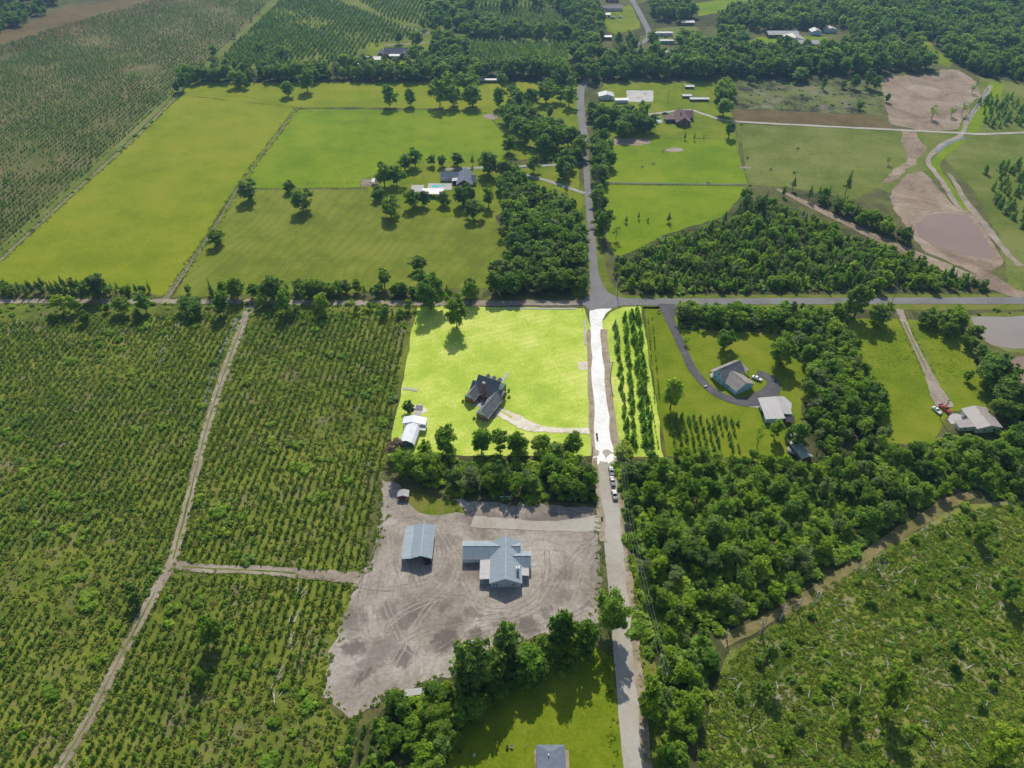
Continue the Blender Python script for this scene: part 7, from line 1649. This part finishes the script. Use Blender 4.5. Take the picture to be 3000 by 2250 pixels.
for i, (org, u, v) in enumerate((((0, 553), 1060, 620), ((0, 553), 1035, 690), ((0, 553), 1100, 540), ((0, 553), 60, 500), ((0, 553), 120, 450), ((0, 553), 1155, 470), ((0, 1106), 1885, 720), ((0, 1106), 1880, 870), ((0, 1106), 1940, 540), ((0, 1106), 1775, 1215), ((0, 1106), 1800, 1105))):
    x, y = g(org[0] + u / 3, org[1] + v / 3)
    for k in range(3):
        a = lg.uniform(.9, 2.0); L = lg.uniform(2.5, 5.5); xx, yy = x + lg.uniform(-1.5, 1.5), y + lg.uniform(-1.5, 1.5)
        stick('fallen_log', (xx, yy, .3), (xx + math.cos(a) * L, yy + math.sin(a) * L, .3 + lg.uniform(0, .7)), .16, .07, '%s bleached log counted down the plantation windrows' % ordinal(i * 3 + k), 'bleached logs in the plantation windrows', 'log', 2, 200 + i * 3 + k)

# ------------------------------------------------------------------ small things
def bin_at(px, py, label, col='dark'):
    x, y = g(px, py); r = empty('wheelie_bin', (x, y, .15), .2, label, 'bin', 'roadside bins')
    m = MB(); m.v += [(-.27, -.3, 0), (.27, -.3, 0), (.27, .3, 0), (-.27, .3, 0), (-.33, -.37, 1.0), (.33, -.37, 1.0), (.33, .37, 1.0), (-.33, .37, 1.0)]; m.f += [(0, 3, 2, 1), (0, 1, 5, 4), (1, 2, 6, 5), (2, 3, 7, 6), (3, 0, 4, 7)]
    m.build('body', M[col], r); MB().slab([(-.35, -.4, 1.05), (.35, -.4, 1.05), (.35, .4, 1.12), (-.35, .4, 1.12)], .06).build('lid', M[col], r)
    for sx in (-.28, .28): MB().tube((sx - .04, .34, .12), (sx + .04, .34, .12), .12, .12, 8).build('wheel', M['tyre'], r)
bin_at(*a5(1655, 1165), 'upper dark bin standing on the white road edge'); bin_at(*a5(1658, 1188), 'lower dark bin standing on the white road edge'); bin_at(1300, 1122, 'dark bin at the mouth of the gravel drive')
def mailbox(px, py, label):
    x, y = g(px, py); r = empty('mailbox', (x, y, 0), 0, label, 'mailbox', 'roadside mailboxes')
    MB().box(-.06, .06, -.06, .06, 0, 1.1).build('post', M['wood'], r); m = MB(); n = 8
    pr = [(.14 * math.cos(math.pi * i / n), 1.25 + .14 * math.sin(math.pi * i / n)) for i in range(n + 1)] + [(-.14, 1.08), (.14, 1.08)]
    m.v += [(a, -.28, b2) for a, b2 in pr] + [(a, .28, b2) for a, b2 in pr]; k = len(pr); m.f += [tuple(range(k)), tuple(reversed(range(k, 2 * k)))] + [(i, (i + 1) % k, k + (i + 1) % k, k + i) for i in range(k)]
    m.build('box', M['dark'], r); MB().box(.14, .16, -.1, .0, 1.2, 1.5).build('flag', M['tail'], r)
mailbox(1258, 672, 'mailbox at the upper right corner of the bright lawn'); mailbox(1427, 662, 'mailbox at the mouth of the asphalt drive')
sg = empty('yard_sign', (*g(1423, 676), 0), .5, 'brown roadside sign board beside the asphalt drive', 'sign'); MB().box(-.9, .9, -.04, .04, .5, 1.6).build('board', M['rust'], sg)
MB().box(-.72, .72, -.055, -.042, .68, 1.42).build('face', M['trim'], sg)
for sx in (-.85, .85): MB().box(sx - .06, sx + .06, -.06, .06, 0, 1.8).build('post', M['wood'], sg)
x, y = g(899, 1497); t_ = empty('flat_trailer', (x, y, 0), .12, 'white flatbed trailer at the brushy lower edge of the sand lot', 'trailer')
MB().box(-3.6, 3.6, -1.1, 1.1, .75, .9).build('bed', M['concrete'], t_); MB().tube((3.6, 0, .75), (5.0, 0, .6), .08, .08, 6).build('drawbar', M['dark'], t_)
for sx in (-.6, .6):
    for sy in (-1.15, 1.15): MB().tube((sx, sy - .12, .36), (sx, sy + .12, .36), .36, .36, 12).build('wheel', M['tyre'], t_)
x, y = g(1015, 1393); t_ = empty('storage_box', (x, y, 0), .1, 'small white storage box at the lower edge of the sand lot', 'box'); MB().box(-1, 1, -.8, .8, .05, 1.1).build('body', M['concrete'], t_); MB().box(-1.08, 1.08, -.88, .88, 1.1, 1.2).build('lid', M['white'], t_)
x, y = g(1090, 1076); t_ = empty('white_boat', (x, y, 0), 1.5, 'small white boat left at the foot of the wood above the sand lot', 'boat')
m = MB(); m.v += [(-.5, -1.9, .6), (.5, -1.9, .6), (.65, .4, .6), (0, 2.1, .75), (-.65, .4, .6), (-.3, -1.7, .1), (.3, -1.7, .1), (.35, .4, .1), (0, 1.6, .2), (-.35, .4, .1)]; m.f += [(5, 6, 7, 8, 9)[::-1], (0, 5, 6, 1)[::-1], (1, 6, 7, 2)[::-1], (2, 7, 8, 3)[::-1], (3, 8, 9, 4)[::-1], (4, 9, 5, 0)[::-1]]
m.build('hull', M['white'], t_); MB().box(-.55, .55, -.6, -.3, .45, .5).build('seat', M['white'], t_)
for i, (u, v, nm, lb) in enumerate(((1075, 1530, 'fire_ring', 'dark round fire pit on the lower lawn'), (1105, 1525, 'garden_drum', 'white and black drum beside the fire pit'), (1192, 1530, 'garden_ornament', 'white ornament on a short stake on the lower lawn'), (770, 1553, 'garden_tub', 'small tub in the shade left on the lower lawn'), (860, 1580, 'cooler_box', 'white cooler box in the shade on the lower lawn'))):
    x, y = g(H8[0] + u / 3, H8[1] + v / 3); r = empty(nm, (x, y, .08), .3 * i, lb, nm.split('_')[-1])
    if nm == 'garden_ornament':
        MB().tube((0, 0, 0), (0, 0, 1.2), .05, .05, 6).build('stake', M['wood'], r); MB().slab([(-.4, -.05, 1.5), (0, 0, 1.2), (.4, -.05, 1.5), (0, .15, 1.35)], .06).build('figure', M['white'], r)
    elif nm == 'cooler_box': MB().box(-.45, .45, -.28, .28, 0, .42).build('body', M['white'], r); MB().box(-.47, .47, -.3, .3, .42, .5).build('lid', M['concrete'], r)
    else:
        MB().tube((0, 0, 0), (0, 0, .7), .42, .45, 14, False).tube((0, 0, .7), (0, 0, .7 - .12), .45, .36, 14, False).build('wall', M['rust'] if nm != 'garden_drum' else M['white'], r); MB().tube((0, 0, .45), (0, 0, .5), .36, .36, 14).build('contents', M['dark'], r)
x, y = g(H8[0] + 715 / 3, H8[1] + 1530 / 3); stick('fallen_branch', (x - 2, y - 2.5, .2), (x + 2, y + 2.5, .4), .12, .05, 'long pale branch lying at the left edge of the lower lawn', None, 'branch', 2, 77)
for i, (u, v) in enumerate(((75, 540), (640, 1220), (640, 500))):
    pass
t_ = empty('round_trampoline', (*g(1713, 975), 0), 0, 'grey round trampoline beside the long pale green shed', 'trampoline')
MB().tube((0, 0, .8), (0, 0, .84), 2.6, 2.6, 20).build('mat', M['concrete_grey'], t_)
for k in range(6): MB().tube((2.5 * math.cos(k * 1.047), 2.5 * math.sin(k * 1.047), 0), (2.5 * math.cos(k * 1.047), 2.5 * math.sin(k * 1.047), .8), .04, .04, 5).build('leg', M['dark'], t_)

# ------------------------------------------------------------------ the air
def haze_box(density, col):
    m = bpy.data.materials.new('summer_haze'); m.use_nodes = True
    nt = m.node_tree
    for n in list(nt.nodes): nt.nodes.remove(n)
    out = nt.nodes.new('ShaderNodeOutputMaterial'); pv = nt.nodes.new('ShaderNodeVolumePrincipled')
    pv.inputs['Color'].default_value = (*col, 1); pv.inputs['Density'].default_value = density; pv.inputs['Anisotropy'].default_value = 0.6
    nt.links.new(pv.outputs[0], out.inputs['Volume'])
    o = MB().box(-3600, 3600, -400, 6100, -1.0, ALT + 12).build('haze', m)
    return tag(o, 'thin bluish summer haze over the whole countryside', 'haze', None, 'stuff')
haze_box(0.00016, (0.36, 0.64, 1.0))
